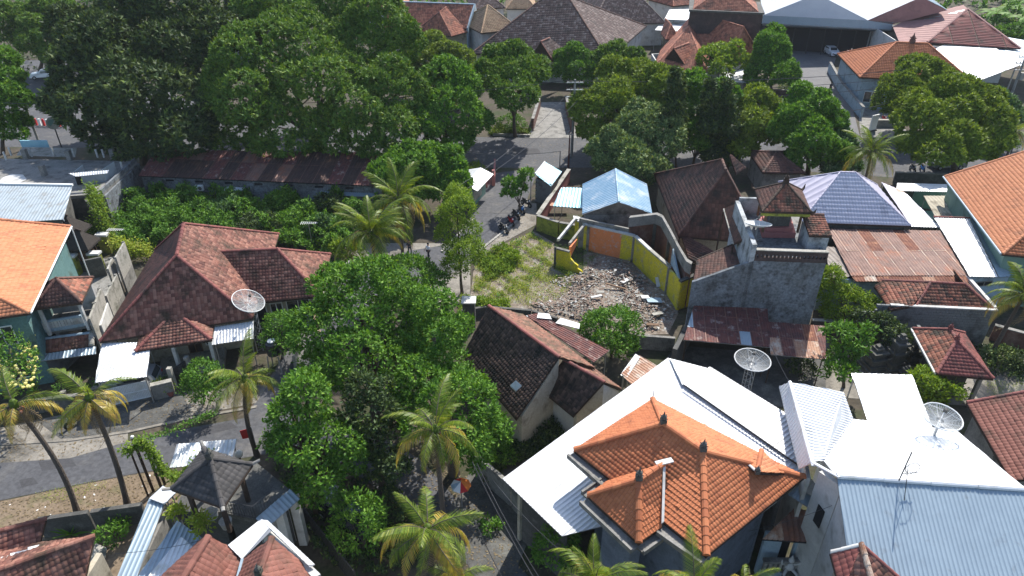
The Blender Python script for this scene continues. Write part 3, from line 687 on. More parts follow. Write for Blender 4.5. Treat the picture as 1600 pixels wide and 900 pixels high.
# big red-brown house ------------------------------------------------
A = at(155, 534, 3.3); B = at(395, 497, 3.3); C = at(243, 390, 3.3); D = C+(B-A)
r = thing('house', 'large house with red-brown hipped tile roof, side wing and front porch', 'house', Z(mid(A, D), 0))
R1 = onplane(276, 398.6, mid(A, B), mid(C, D)); R0 = onplane(287, 349.3, mid(A, B), mid(C, D)); pr('B16', A, B, C, D, R1, R0)
hip(r, A, B, D, C, R1, R1, 't', 'tile_red', faces='F', caps=False, w=.25, e=.28, amp=.035, t=.055)
R1 = onplane(276, 398.6, mid(A, B), mid(C, D))
surf([B, D, R0, R1], 't', 'tile_red', r, w=.25, e=.28, amp=.035, t=.055); surf([C, A, R1, R0], 't', 'tile_darkred', r, w=.25, e=.28, amp=.035, t=.055); surf([D, C, R0], 't', 'tile_red', r, w=.25, e=.28, amp=.035, t=.055)
for a, b in ((A, R1), (B, R1), (R1, R0), (D, R0), (C, R0)): cap(a, b, 'tile_maroon', r, .15)
bd = body(r, [A, B, D, C], 0, 3.2, 'plaster_cream', 1.3)
E = at(502, 463, 3.25); Fb = at(517, 397, 3.25); G0 = at(385, 474, 3.25); dr = (G0-E)
W2 = onplane(433.5, 389, mid(E, Fb), mid(E, Fb)+dr); W1 = onplane(318, 394.5, mid(E, Fb), mid(E, Fb)+dr); pr('wing', E, Fb, W2, W1)
Gb = G0+(Fb-E)
surf([G0, E, W2, W1], 't', 'tile_red', r, w=.25, e=.28, amp=.035, t=.055); surf([E, Fb, W2], 't', 'tile_red', r, w=.25, e=.28, amp=.035, t=.055); surf([Fb, Gb, W1, W2], 't', 'tile_red', r, w=.25, e=.28, amp=.035, t=.055)
for a, b in ((E, W2), (Fb, W2), (W1, W2)): cap(a, b, 'tile_maroon', r, .15)
wb = body(r, [G0, E, Fb, Gb], 0, 3.15, 'plaster_cream', 1.2, name='wing_wall')
wa, wbb = wb[0], wb[1]; LL = (wbb-wa).length
for t_, w_, z0_, h_ in ((LL-5.6, 1.7, .1, 2.5), (LL-3.6, 1.0, .9, 1.6), (LL-2.3, 1.9, .9, 1.7)): window(r, wa, wbb, t_, w_, z0_, h_, frame='white_paint')
G1 = at(211, 549, 3.0); H1 = at(331, 531, 3.0); pd = perp(G1, H1); P1 = onplane(273.5, 487, mid(G1, H1), mid(G1, H1)+pd); P0 = onplane(277, 460, mid(G1, H1), mid(G1, H1)+pd); pr('porch', P1, P0)
q = (P0-P1).length; pd3 = Z(P0-P1, 0)
surf([G1, H1, P1], 't', 'tile_red', r, w=.25, e=.28, amp=.035, t=.055)
surf([H1, H1+pd*3.2, P0, P1], 't', 'tile_red', r, w=.25, e=.28, amp=.035, t=.055); surf([G1+pd*3.2, G1, P1, P0], 't', 'tile_red', r, w=.25, e=.28, amp=.035, t=.055)
for a, b in ((G1, P1), (H1, P1), (P1, P0)): cap(a, b, 'tile_maroon', r, .15)
for a in (G1.lerp(H1, .06), G1.lerp(H1, .45), G1.lerp(H1, .94)): box('porch_post', (a.x, a.y+.35, 1.4), (.26, .26, 2.8), MM('plaster_white'), r)
box('porch_floor', (mid(G1, H1).x, mid(G1, H1).y+2.0, .15), ((H1-G1).length*.9, 3.6, .3), MM('conc_light'), r, rz=math.atan2(H1.y-G1.y, H1.x-G1.x))
MB().tube([P0+Vector((0, 0, .1)), P0+Vector((0, .05, .7))], [.14, .03], 6).build('finial', MM('tile_maroon'), r)
window(r, bd[0], bd[1], (bd[1]-bd[0]).length*.5, 1.0, .3, 2.3, door=True, frame='wood', pane='dark_wood')
window(r, bd[0], bd[1], (bd[1]-bd[0]).length*.64, 2.0, .8, 1.7)
# awnings
sheetroof('awning', 'white ribbed metal awning at the left corner of the large red-brown house', 'awning', [at(148, 598, 2.5), at(229, 589, 2.5), at(236, 535, 3.0), at(159, 536, 3.0)], 'white_metal', group='white metal awnings')
sheetroof('awning', 'small white metal awning carrying the shadow of the satellite dish', 'awning', [at(331, 539, 2.55), at(396, 529, 2.55), at(396, 502, 2.95), at(335, 511, 2.95)], 'white_metal', group='white metal awnings')
# orange roof at far left -------------------------------------------
za = 6.6; P = at(47, 489, za); Q = at(111, 354, za); K = at(24, 483, za)
e = Z(Q-P, 0).normalized(); lf = Vector((-e.y, e.x, 0)); lf = lf if lf.x < 0 else -lf
half = 6.0; rz = max(za+1.7, over(Q+lf*half, 352))
RB = Z(Q+lf*half, rz); RFt = Z(P+lf*half+e*5.0, rz); KL = P+lf*13; KB = Q+lf*13
r = thing('house', 'tall house with bright orange tile roof at the left edge of the picture', 'house', Z(mid(P, KB), 0)); pr('B13', P, Q, RB, RFt)
surf([P, Q, RB, RFt], 't', 'tile_bright', r, w=.26, e=.33, t=.045); surf([KL, P, RFt], 't', 'tile_bright', r, w=.26, e=.33, t=.045)
surf([KB, KL, RFt, RB], 't', 'tile_bright', r, w=.26, e=.33, t=.045)
cap(Q, RB, 'tile_bright', r, .16); cap(P, RFt, 'tile_bright', r, .13); cap(RFt, RB, 'tile_bright', r, .13)
bd = body(r, [KL, P, Q, KB], 0, za-.1, 'plaster_teal', .9); prism('gable_wall', [Q+lf*.8+Vector((0, 0, -.1))-e*.9, KB-lf*.8-e*.9+Vector((0, 0, -.1)), RB-e*.9-Vector((0, 0, .5))], e*-.2, MM('plaster_white'), r)
MB().tube([P-lf*.05, Q-lf*.05], .07, 6).build('gutter', MM('white_paint'), r); MB().tube([Q, Q-Vector((0, 0, 5.5))], .05, 6).build('downpipe', MM('white_paint'), r)
window(r, bd[0], bd[1], 9.2, 1.5, 3.9, 1.6); window(r, bd[0], bd[1], 9.2, 1.5, .9, 1.6)
# grey corrugated roof behind it
r = sheetroof('warehouse', 'long pale grey corrugated metal roof behind the bright orange tile roof', 'warehouse', [at(-60, 352, 4.6), at(99, 343, 4.6), at(113, 291, 5.6), at(-60, 288, 5.6)], 'grey_metal', legs=False, pitch=.3, amp=.022)
a, b = at(-60, 288, 5.6), at(113, 291, 5.6); MB().prism([a, b, b+Vector((0, .25, 0)), a+Vector((0, .25, 0))], (0, 0, .18)).build('gutter', MM('white_paint'), r)
body(r, [at(-60, 352, 4.6), at(99, 343, 4.6), at(113, 291, 4.6), at(-60, 288, 4.6)], 0, 4.4, 'conc_dark', .5)
MB().tube([at(99, 343, 4.6), at(106, 356, 2.0)], .06, 6).build('downpipe', MM('white_paint'), r)
# flat concrete terrace building, top left
z = 3.6; c = [at(-80, 246, z), at(214, 252, z), at(160, 303, z), at(-80, 318, z)]
r = thing('flat_roofed_building', 'low building with wide flat concrete roof, stub columns and bare side wall', 'building', Z(c[2], 0))
prism('roof_slab', c, (0, 0, -.25), MM('conc'), r)
for a, b, mt in ((c[1], c[2], 'plaster_rough'), (c[2], c[3], 'conc_dark')):
    e = (b-a).normalized(); n = Vector((-e.y, e.x, 0))*.2
    prism('wall', [Z(a, 0), Z(b, 0), Z(b+n, 0), Z(a+n, 0)], (0, 0, z-.26), MM(mt), r)
e = (c[2]-c[1]).normalized(); n = Vector((e.y, -e.x, 0))*.22
prism('parapet', [c[1], c[2], c[2]+n, c[1]+n], (0, 0, .45), MM('plaster_rough'), r)
for px, py in ((42, 248), (110, 250), (178, 248), (70, 274)):
    p = at(px, py, z); box('stub_column', (p.x, p.y, z+.6), (.5, .5, 1.2), MM('conc'), r)
for px, py in ((10, 250), (18, 243), (50, 245), (85, 244), (117, 245), (153, 246), (163, 246), (212, 246), (192, 266)):
    p = at(px, py, z); box('stub_rod', (p.x, p.y, z+.5), (.16, .16, 1.0), MM('plaster_white'), r)
sheet('pale_strip', pix(z, 25, 243, 118, 246, 120, 231, 35, 230), z+.006, 'conc_light')['kind'] = 'structure'
prism('chalk_patch', pix(z+.004, -2, 284, 8, 287, 30, 286, 42, 280, 36, 273, 18, 272, 4, 278), (0, 0, .02), MM('plaster_white'), r)
p = [at(106, 273, z+1.6), at(168, 267, z+1.6), at(172, 272, z+1.5), at(120, 279, z+1.5)]
r = thing('rooftop_shed', 'small grey metal shed standing on the flat concrete roof', 'shed', at(140, 287, z))
surf([at(119, 276, z+1.5), at(168, 271, z+1.5), at(170, 266, z+1.7), at(107, 271, z+1.7)], 'm', 'white_metal', r)
b0, b1 = at(120, 289, z), at(166, 284, z); b2 = b1+Vector((.2, 2.2, 0)); b3 = b0+Vector((-.1, 2.2, 0))
for a, b, mm_ in ((b0, b0.lerp(b1, .22), 'dark'), (b0.lerp(b1, .22), b1, 'grey_metal'), (b1, b2, 'grey_metal'), (b3, b0, 'grey_metal')):
    n = (b-a).normalized(); n = Vector((-n.y, n.x, 0))*.06; prism('panel', [a, b, b+n, a+n], (0, 0, 1.42), MM(mm_), r)
# long rusty roof
r = thing('row_building', 'long low building under a rusty brown metal roof behind the overgrown lot', 'building', at(400, 300))
p = [at(216, 275, 3.1), at(596, 291, 3.1), at(640, 240, 4.3), at(244, 234, 4.3)]
ribs(p, 'rust_red', r, .32, .04, sheets=(1.6, 3.2), mats=['roof_brown', 'rust_red', 'roof_brown', 'roof_brown', 'rust_red', 'roof_brown', 'rust_grey'], seed=3, seam='rust_grey'); deck(p, r, 'dark', .05, .03)
a, b = Z(p[0], 0), Z(p[1], 0); n = Vector((0, .2, 0))
a += Vector((.15, .3, 0)); b += Vector((-.1, .3, 0))
prism('wall', [a, b, b+n, a+n], (0, 0, 3.0), MM('plaster_rough'), r)
c2, d2 = Z(p[2], 0), Z(p[3], 0); prism('wall', [d2, a+n, a+n+Vector((.2, 0, 0)), d2+Vector((.2, 0, 0))], (0, 0, 3.0), MM('conc_dark'), r)
prism('wall', [c2, b+n, b+n-Vector((.2, 0, 0)), c2-Vector((.2, 0, 0))], (0, 0, 3.0), MM('conc_dark'), r); prism('wall', [d2+Vector((.2, 0, 0)), c2-Vector((.2, 0, 0)), c2+Vector((-.2, .2, 0)), d2+Vector((.2, .2, 0))], (0, 0, 4.1), MM('conc_dark'), r)
for i in range(7):
    t_ = .12+i*.125; q_ = a.lerp(b, t_); box('vent_opening', (q_.x, q_.y-.03, 2.6), (.9, .06, .22), MM('dark'), r)
def aircon(p, lab, rz=0):
    t = thing('air_conditioner', lab, 'air conditioner', p); m = MB(); m.box((p.x, p.y, p.z+.3), (.85, .32, .6), rz); m.build('casing', MM('white_paint'), t)
    d = Vector((math.sin(rz), -math.cos(rz), 0)); m = MB(); c_ = p+Vector((0, 0, .3))+d*.17; e_ = Vector((d.y, -d.x, 0))
    m.tube([c_-e_*.12, c_-e_*.12+d*.02], .22, 12); m.build('fan_grille', MM('conc_dark'), t); return t
q_ = a.lerp(b, .245); aircon(Vector((q_.x, q_.y-.35, 1.7)), 'white air conditioner outdoor unit on the grey wall of the rusty-roofed row')
sheetroof('canopy', 'small white canopy sheet on the wall of the rusty-roofed row', 'canopy', [at(348, 298, 1.9), at(380, 298, 1.9), at(385, 290, 2.2), at(358, 289, 2.2)], 'white_metal')
sheetroof('canopy', 'dull blue lean-to sheet below the right end of the rusty-roofed row', 'canopy', [at(500, 304, 1.9), at(585, 308, 1.9), at(585, 292, 2.4), at(503, 289, 2.4)], 'blue_metal')
# ivy wall and mesh wall
wallpath('garden_wall', 'dark wall overgrown with ivy between grey roof and overgrown lot', 'wall', [at(146, 350), at(172, 385)], 3.2, .3, 'conc_dark')
# stepped concrete boundary wall of panels ---------------------------
r = thing('boundary_wall', 'tall stepped concrete panel wall beside the large red-brown roof', 'wall', at(150, 545))
segs = [((192, 378), (178, 402), 4.6), ((173, 403), (166, 420), 4.2), ((180, 429), (163, 462), 3.6), ((155, 450), (137, 498), 4.4)]
for (a, b, hz) in segs:
    a, b = at(*a, hz), at(*b, hz); L = (b-a).length; e = (b-a)/L; n = Vector((-e.y, e.x, 0))*.15; k = max(1, round(L/1.9))
    for i in range(k):
        for j in range(2):
            p0 = a+e*(L*i/k+.02); p1 = a+e*(L*(i+1)/k-.02); z0 = j*hz/2; 
            prism('panel', [Z(p0, z0), Z(p1, z0), Z(p1+n, z0), Z(p0+n, z0)], (0, 0, hz/2-.03), MM('conc_light' if (i+j) % 3 else 'conc'), r)
        q0 = a+e*(L*i/k); box('wall_post', (q0.x, q0.y, hz/2), (.22, .22, hz+.04), MM('conc'), r)
# balcony house -------------------------------------------------------
zf = 3.3; F0 = at(60, 520, zf); F1 = at(134, 508, zf); bk = perp(F0, F1); F2 = F1+bk*6.2; F3 = F0+bk*6.2
r = thing('balcony_house', 'small two-storey house with open balcony, hipped tile roof and tiled awning', 'house', Z(mid(F0, F2), 0))
prism('balcony_floor', [F0, F1, F2, F3], (0, 0, -.3), MM('conc'), r)
e = (F1-F0).normalized(); L = (F1-F0).length
for s_ in (0, 1):
    a = F0+e*(s_*(L-.25))+Vector((0, 0, 0)); box('wall', (a.x+.12*e.x, a.y+3.1, zf/2-.17), (.24, 5.4, zf-.34), MM('plaster_white'), r, rz=math.atan2(e.y, e.x))
prism('wall', [Z(F3, 0)-bk*.3, Z(F2, 0)-bk*.3, Z(F2, 0)-bk*.1, Z(F3, 0)-bk*.1], (0, 0, zf-.32), MM('plaster_cream'), r)
bal = thing('x', 'x', 'x', (0, 0, 0)); bpy.data.objects.remove(bal)
n = -bk*.16
prism('balustrade', [F0, F1, F1+n, F0+n], (0, 0, .28), MM('plaster_blue'), r); prism('balustrade', [F0+Vector((0, 0, .85)), F1+Vector((0, 0, .85)), F1+n+Vector((0, 0, .85)), F0+n+Vector((0, 0, .85))], (0, 0, .15), MM('plaster_blue'), r)
for i in range(15):
    p = F0+e*(L*(i+.5)/15); box('baluster', (p.x+n.x/2, p.y+n.y/2, zf+.565), (.14 if i % 2 else .22, .12, .57), MM('plaster_white'), r, rz=math.atan2(e.y, e.x))
ze = 5.9; a = at(50, 483, ze); b = at(127, 473, ze); d = b+perp(a, b)*4.6; c_ = a+perp(a, b)*4.6; bR = at(146, 433, ze); d = Vector((bR.x, bR.y, ze)); c_ = a+(d-b)
ap = onplane(88, 435, mid(a, b), mid(c_, d)); pr('balc', a, b, d, ap)
for f_ in ([a, b, ap], [b, d, ap], [d, c_, ap], [c_, a, ap]): surf(f_, 't', 'tile_mixed' if f_[0] is b else 'tile_brown', r, w=.25, e=.28, t=.04)
for x in (a, b, c_, d): cap(x, ap, 'tile_brown', r, .13)
for x in inset([a, b, d, c_], .45): box('roof_post', (x.x, x.y, (zf+ze)/2-.03), (.2, .2, ze-zf-.06), MM('plaster_white'), r)
prism('back_wall', [x+Vector((0, 0, -2.5)) for x in (c_-Vector((0, .6, 0)), d-Vector((0, .6, 0)), d-Vector((0, .4, 0)), c_-Vector((0, .4, 0)))], (0, 0, 2.35), MM('plaster_white'), r)
p = [at(66, 552, 2.35), at(143, 541, 2.35), at(143, 520, 3.0), at(66, 530, 3.0)]; surf(p, 't', 'tile_red', r, w=.22, e=.24, t=.03); 
for a_, b_ in ((p[1], p[2]),): cap(a_, b_, 'conc_light', r, .2)
cap(p[3], p[2], 'plaster_blue', r, .13)
sheetroof('awning', 'blue ribbed metal awning strip over the dark carport', 'awning', [at(59, 565, 2.1), at(150, 553, 2.1), at(150, 541, 2.3), at(65, 554, 2.3)], 'blue_metal', legs=False)
# carport walls
a, b = at(30, 604), at(86, 596); prism('side_wall', [a, b, b+Vector((.3, 3.0, 0)), a+Vector((0, 3, 0))], (0, 0, 2.3), MM('blockwork'), thing('outbuilding', 'low grey block outbuilding beside the dark carport', 'outbuilding', a))
# shrines with black thatch ------------------------------------------
def shrine(label, px, py, z, s=1.0, w_=1.8, roofm='thatch', name='shrine', group='thatched family shrines'):
    b = at(px, py, 0); r = thing(name, label, 'shrine', b, group); x, y = b.x, b.y
    box('plinth', (x, y, .45*s), (w_*.9, w_*.9, .9*s), MM('stone'), r); box('shrine_body', (x, y+.1, .9*s+.45*s), (w_*.55, w_*.5, .9*s), MM('wood'), r)
    for sx in (-1, 1):
        for sy in (-1, 1): box('shrine_post', (x+sx*w_*.36, y+sy*w_*.36, (.9*s+z)/2), (.1, .1, z-.9*s), MM('dark_wood'), r)
    h = w_*.62; c = [Vector((x+i*h, y+j*h, z)) for i, j in ((-1, -1), (1, -1), (1, 1), (-1, 1))]; a1, a2 = Vector((x-.12*h, y, z+w_*.75)), Vector((x+.12*h, y, z+w_*.75))
    if roofm == 'thatch':
        for f_ in ([c[0], c[1], a2, a1], [c[1], c[2], a2], [c[2], c[3], a1, a2], [c[3], c[0], a1]): prism('thatch_roof', f_, (0, 0, -.16), MM('thatch'), r)
    else: hip(r, *c, a1, a2, 't', roofm, w=.2, e=.2, capr=.08, amp=.02, t=.03)
    MB().tube([a1+Vector((-.2, 0, -.05)), a1+Vector((.1, 0, .1)), a2+Vector((.2, 0, -.05))], .09, 5).build('ridge_ornament', MM('dark_wood'), r)
    return r
shrine('black thatched shrine nearest the ivy-covered wall', 124, 402, 2.9, 1.1, 2.3); shrine('smaller black thatched shrine in front of its larger twin, between yellow blocks', 142, 418, 2.6, 1.0, 1.9)
for px, py, lb in ((108, 402, 'pale yellow pillar left of the black thatched shrines'), (169, 394, 'pale yellow pillar at the back of the shrine court'), (157, 424, 'pale yellow pillar right of the smaller thatched shrine'), (120, 428, 'pale yellow pillar low in front of the thatched shrines')):
    p = at(px, py, 0); t = thing('gate_pillar', lb, 'pillar', p, 'yellow pillars in the shrine court')
    box('shaft', (p.x, p.y, .95), (1.0, .55, 1.9), MM('yellow_green'), t); box('top_block', (p.x, p.y, 2.0), (1.15, .7, .2), MM('plaster_white'), t)
sheet('shrine_court', pix(0, 95, 420, 180, 400, 190, 440, 135, 500, 60, 520, 70, 460), .02, 'conc')
wallpath('garden_wall', 'low dark wall in front of the shrine court', 'wall', [at(140, 436), at(168, 430)], 2.0, .25, 'conc_dark')
wallpath('garden_wall', 'whitewashed low wall between shrine court and orange-roofed house', 'wall', [at(96, 442), at(108, 408)], 1.8, .25, 'plaster_white')
# front gate, fence of left houses
r = thing('sliding_gate', 'white slatted sliding gate in front of the left awning', 'gate', at(175, 630)); a, b = at(176, 634), at(238, 620)
e = (b-a).normalized()
for i in range(26):
    p = a.lerp(b, i/25); box('gate_bar', (p.x, p.y, .8), (.09, .04, 1.5), MM('white_metal'), r)
for zz in (.1, .8, 1.55): MB().tube([Z(a, zz)-Vector((0, .05, 0)), Z(b, zz)-Vector((0, .05, 0))], .04, 5).build('rail', MM('white_metal'), r)
wallpath('front_wall', 'dark front wall of the balcony house along the street', 'wall', [at(20, 652), at(90, 640), at(165, 632)], 1.1, .2, 'conc_dark', 'conc')
wallpath('front_wall', 'grey front wall left of the porch house gate', 'wall', [at(242, 624), at(275, 616)], 1.3, .3, 'conc', 'conc_light')
r = thing('driveway_gate', 'black barred gate with pale posts in front of the porch', 'gate', at(275, 606)); a, b = at(274, 606), at(300, 588)
for i in range(20):
    p = a.lerp(b, i/19); box('gate_bar', (p.x, p.y, .85), (.04, .04, 1.6), MM('black_metal'), r)
for zz in (.2, 1.6): MB().tube([Z(a, zz), Z(b, zz)], .035, 5).build('rail', MM('black_metal'), r)
for p in (a, b): box('gate_post', (p.x, p.y, .95), (.32, .32, 1.9), MM('conc_light'), r)
# bottom left -----------------------------------------------------------
def finial(p, r, s=.5, mat='stone'):
    m = MB(); m.box((p.x, p.y, p.z+s*.2), (s*.5, s*.5, s*.45)); m.ball((p.x, p.y, p.z+s*.6), s*.27, 7, 5); m.tube([p+Vector((0, 0, s*.7)), p+Vector((0, 0, s*1.25))], [s*.14, .01], 5)
    for k in range(4):
        a = k*math.pi/2+.78; m.tube([p+Vector((0, 0, s*.35)), p+Vector((math.cos(a)*s*.4, math.sin(a)*s*.4, s*.65))], [s*.1, s*.03], 4)
    return m.build('finial', MM(mat), r)
TZ = 4.2                                  # terrace level
c = [at(345, 800, TZ), at(400, 812, TZ), at(454, 766, TZ), at(400, 722, TZ), at(300, 745, TZ), at(268, 800, TZ)]
r = thing('terrace_building', 'flat-roofed terrace building at the lower left with white side columns', 'building', Z(c[1], 0))
prism('terrace_floor', c, (0, 0, -.3), MM('conc_dark'), r)
for i in range(len(c)):
    a, b = Z(c[i], 0), Z(c[(i+1) % len(c)], 0); e = (b-a).normalized(); cc = Z(sum(c, Vector())/6, 0); n = Vector((-e.y, e.x, 0)); n = n if n.dot(cc-a) > 0 else -n
    prism('wall', [a+e*.2+n*.3, b-e*.2+n*.3, b-e*.2+n*.5, a+e*.2+n*.5], (0, 0, TZ-.31), MM('plaster_white' if i == 1 else 'conc_dark'), r)
a, b = c[1], c[2]; e = (b-a).normalized(); n = Vector((e.y, -e.x, 0))
surf([a+n*.7-Vector((0, 0, .25)), b+n*.7-Vector((0, 0, .25)), b+Vector((0, 0, .1)), a+Vector((0, 0, .1))], 'm', 'blue_metal', r, pitch=.25)
for t_ in (.55, .98):
    p = a.lerp(b, t_)+n*.2; box('column', (p.x, p.y, (TZ-.35)/2), (.45, .45, TZ-.35), MM('plaster_white'), r)
# railing
m = MB(); 
for a, b in ((c[0], c[1]), (c[1].lerp(c[2], .0), c[1].lerp(c[2], .35))):
    m.tube([a+Vector((0, 0, 1)), b+Vector((0, 0, 1))], .03, 5); m.tube([a+Vector((0, 0, .15)), b+Vector((0, 0, .15))], .025, 5); k = max(3, int((b-a).length/.16))
    for i in range(k+1):
        p = a.lerp(b, i/k); m.tube([p, p+Vector((0, 0, 1))], .014, 4)
m.build('railing', MM('black_metal'), r)
ze = TZ+2.5; a = at(267, 764, ze); b = at(348, 793, ze); d = at(395, 725, ze); c_ = a+(d-b); ap = onplane(328.5, 716.5, mid(a, b), mid(c_, d)); pr('pav', a, b, d, c_, ap)
rp = thing('pavilion', 'square open pavilion with dark grey pyramid tile roof on the terrace', 'pavilion', Z(mid(a, d), TZ))
for f_ in ([a, b, ap], [b, d, ap], [d, c_, ap], [c_, a, ap]): surf(f_, 't', 'tile_black', rp, w=.27, e=.31, t=.045, single=(70 if f_[0] in (a, b) else 0))
for x in (a, b, c_, d): cap(x, ap, 'tile_black', rp, .13); 
for x in (a, b, c_, d): cap(x, x+(x-Z(ap, x.z)).normalized()*.35+Vector((0, 0, .12)), 'conc', rp, .1)
finial(ap+Vector((0, 0, .05)), rp, .6, 'stone')
for x in inset([a, b, d, c_], .7): box('pavilion_post', (x.x, x.y, TZ+1.24), (.2, .2, 2.48), MM('dark_wood'), rp)
pb = inset([a, b, d, c_], .75); prism('ceiling_beam', [pb[0]+Vector((0, 0, -.5)), pb[1]+Vector((0, 0, -.5)), pb[2]+Vector((0, 0, -.5)), pb[3]+Vector((0, 0, -.5))], (0, 0, .4), MM('plaster_white'), rp)
sheetroof('canopy', 'white ribbed canopy over the street edge behind the dark pavilion', 'canopy', [at(265, 731, 3.0), at(362, 722, 3.0), at(370, 686, 3.3), at(276, 694, 3.3)], 'white_metal')
# blue sheet roofs
r = sheetroof('lean_to_roof', 'long narrow blue metal roof with grey side wall at the lower left', 'roof', [at(182, 905, 3.4), at(213, 905, 3.4), at(257, 788, 4.0), at(233, 779, 4.0)], 'blue_metal', legs=False)
a, b = at(213, 905, 3.3), at(257, 788, 3.9); a = Z(a, 0); b = Z(b, 0); n = Vector((-.2, 0, 0)); prism('wall', [a, b, b+n, a+n], (0, 0, 3.35), MM('conc'), r)
a, b = at(182, 905, 3.3), at(233, 779, 3.9); a = Z(a, 0); b = Z(b, 0); prism('wall', [a+Vector((.3, 0, 0)), b+Vector((.3, 0, 0)), b+Vector((.1, 0, 0)), a+Vector((.1, 0, 0))], (0, 0, 3.3), MM('conc'), r)
sheetroof('roof_sheet', 'short white metal sheet at the top end of the narrow blue roof', 'roof', [at(233, 779, 4.15), at(257, 788, 4.15), at(275, 770, 4.3), at(254, 759, 4.3)], 'white_metal', legs=True)
r = sheetroof('lean_to_roof', 'wide dented metal roof in white and shaded blue tone below the dark pavilion', 'roof', [at(205, 915, 3.6), at(262, 915, 3.6), at(318, 842, 4.0), at(277, 813, 4.0)], 'blue_metal', legs=True)  # the blue tone carries the shade lying on this sheet
r = sheetroof('roof_sheet', 'white metal sheet lying between blue roof and pinkish tile roof', 'roof', [at(222, 912, 3.75), at(250, 912, 3.75), at(303, 856, 4.08), at(283, 838, 4.08)], 'white_metal', legs=False)
# pink-brown hip roofs, bottom
ze = 4.6
r = thing('house', 'house with twin pinkish brown hipped tile roofs at the bottom left', 'house', at(380, 940, 0))
apA = at(326, 838, 6.4); f1 = at(377, 874, 5.2)
a = at(240, 915, 4.7); b = at(286, 930, 4.7)
RA = apA+Vector((-1.5, -5.2, 0)); RAd = at(285, 905, 6.3)
surf([at(246, 906, 4.9), at(316, 841, 4.9), apA, RAd], 't', 'tile_pinkbrown', r, w=.25, e=.3, t=.045)
surf([at(356, 925, 4.9), at(378, 875, 4.9), at(354, 852, 5.3), apA, RAd], 't', 'tile_pinkbrown', r, w=.25, e=.3, t=.045)
cap(apA, RAd, 'tile_pinkbrown', r, .17)
apB = at(425, 840, 6.3); RBd = at(405, 897, 6.2)
surf([at(356, 925, 5.0), at(380, 874, 5.0), apB, RBd], 't', 'tile_pinkbrown', r, w=.25, e=.3, t=.045)
surf([at(500, 930, 4.8), at(478, 884, 4.8), apB, RBd], 't', 'tile_pinkbrown', r, w=.25, e=.3, t=.045)
surf([at(400, 935, 4.8), at(500, 935, 4.8), RBd], 't', 'tile_pinkbrown', r, w=.25, e=.3, t=.045)
for p, q in ((apB, RBd), (RBd, at(500, 935, 4.8))): cap(p, q, 'tile_pinkbrown', r, .16)
finial(RBd, r, .6)
surf([at(378, 874, 5.05), at(356, 852, 5.35), at(407, 812, 5.35), at(424, 829, 5.3)], 'm', 'white_metal', r, pitch=.3)
surf([at(484, 886, 5.2), at(424, 829, 5.2), at(407, 812, 5.3), at(418, 813, 5.3), at(492, 882, 5.2)], 'm', 'white_metal', r, pitch=.3)
prism('valley_flashing', [at(368, 908, 5.15), at(372, 908, 5.15), at(381, 874, 5.15), at(377, 874, 5.15)], (0, 0, .08), MM('blue_metal'), r)
a, b = Z(at(416, 813, 5.2), 0), Z(at(500, 893, 5.2), 0); prism('wall', [a, b, b+Vector((-.3, -.2, 0)), a+Vector((-.3, -.2, 0))], (0, 0, 5.0), MM('plaster_white'), r)
# red-brown roofs, bottom left corner
r = thing('house', 'house with weathered red tile roofs in the bottom left corner', 'house', at(60, 920, 0))
zr = 3.6
Rg = [at(-40, 905, zr+.9), at(147, 838, zr+.9)]
surf([at(-40, 990, zr-.5), at(133, 905, zr-.4), at(147, 838, zr+.9), at(-40, 905, zr+.9)], 't', 'tile_red', r, w=.25, e=.28, t=.045)
surf([at(60, 848, zr-.2), at(-40, 873, zr-.2), at(-40, 905, zr+.9), at(147, 838, zr+.9)], 't', 'tile_red', r, w=.25, e=.28, t=.045)
cap(Rg[0], Rg[1], 'tile_red', r, .16)
surf([at(-40, 880, zr-.3), at(62, 848, zr-.3), at(72, 811, zr+.3), at(-40, 840, zr+.3)], 't', 'tile_red', r, w=.25, e=.28, t=.045)
cap(at(-40, 840, zr+.3), at(72, 811, zr+.3), 'tile_red', r, .15)
p = at(133, 903, zr-.4); q = at(147, 838, zr+.8); prism('wall', [Z(p, 0), Z(q, 0), Z(q, 0)-Vector((.3, 0, 0)), Z(p, 0)-Vector((.3, 0, 0))], (0, 0, zr-.5), MM('plaster_cream'), r)
for px, py, sx in ((32, 866, .9), (52, 858, .5), (8, 874, .4)):
    p = at(px, py, zr+.15); o = MB().box((0, 0, 0), (sx, .35, .03), .2, Euler((.2, .1, .2))).build('scrap_sheet', MM('white_paint')); o.location = p; tag(o, {32: 'largest white scrap sheet lying on the weathered red roof', 52: 'small white scrap right of the largest one on the red roof', 8: 'tiny white scrap at the left end of the red roof'}[px], 'scrap')
wallpath('garden_wall', 'long dark mossy wall between the dirt verge and the garden', 'wall', [at(72, 838), at(150, 826), at(232, 814)], 1.5, .28, 'conc_dark', None)
sheet('garden_bed', pix(0, 65, 838, 232, 815, 240, 860, 180, 910, 130, 910, 140, 870, 70, 880), .022, 'dirt')
sheet('concrete_apron', pix(0, 133, 905, 150, 850, 168, 858, 160, 905), .1, 'conc_light')
# vine poles
for i, (bx, by, tx_, ty) in enumerate([(232, 776, 203, 706), (240, 768, 207, 683), (252, 762, 224, 700), (258, 757, 232, 722)]):
    b = at(bx, by); z = over(b, ty); t = thing('pole', ['short thin vine pole, leftmost of four', 'tallest dark vine pole with white tip', 'thick vine pole third from the left, wrapped in creeper', 'shortest vine pole beside the blue roof'][i], 'pole', b, 'dark poles carrying a creeper')
    MB().tube([b, Z(b, z)], .09 if i != 0 else .06, 8).build('shaft', MM('dark_wood'), t)
    if i == 1: MB().ball(Z(b, z), .12, 6, 4).build('tip', MM('white_paint'), t)

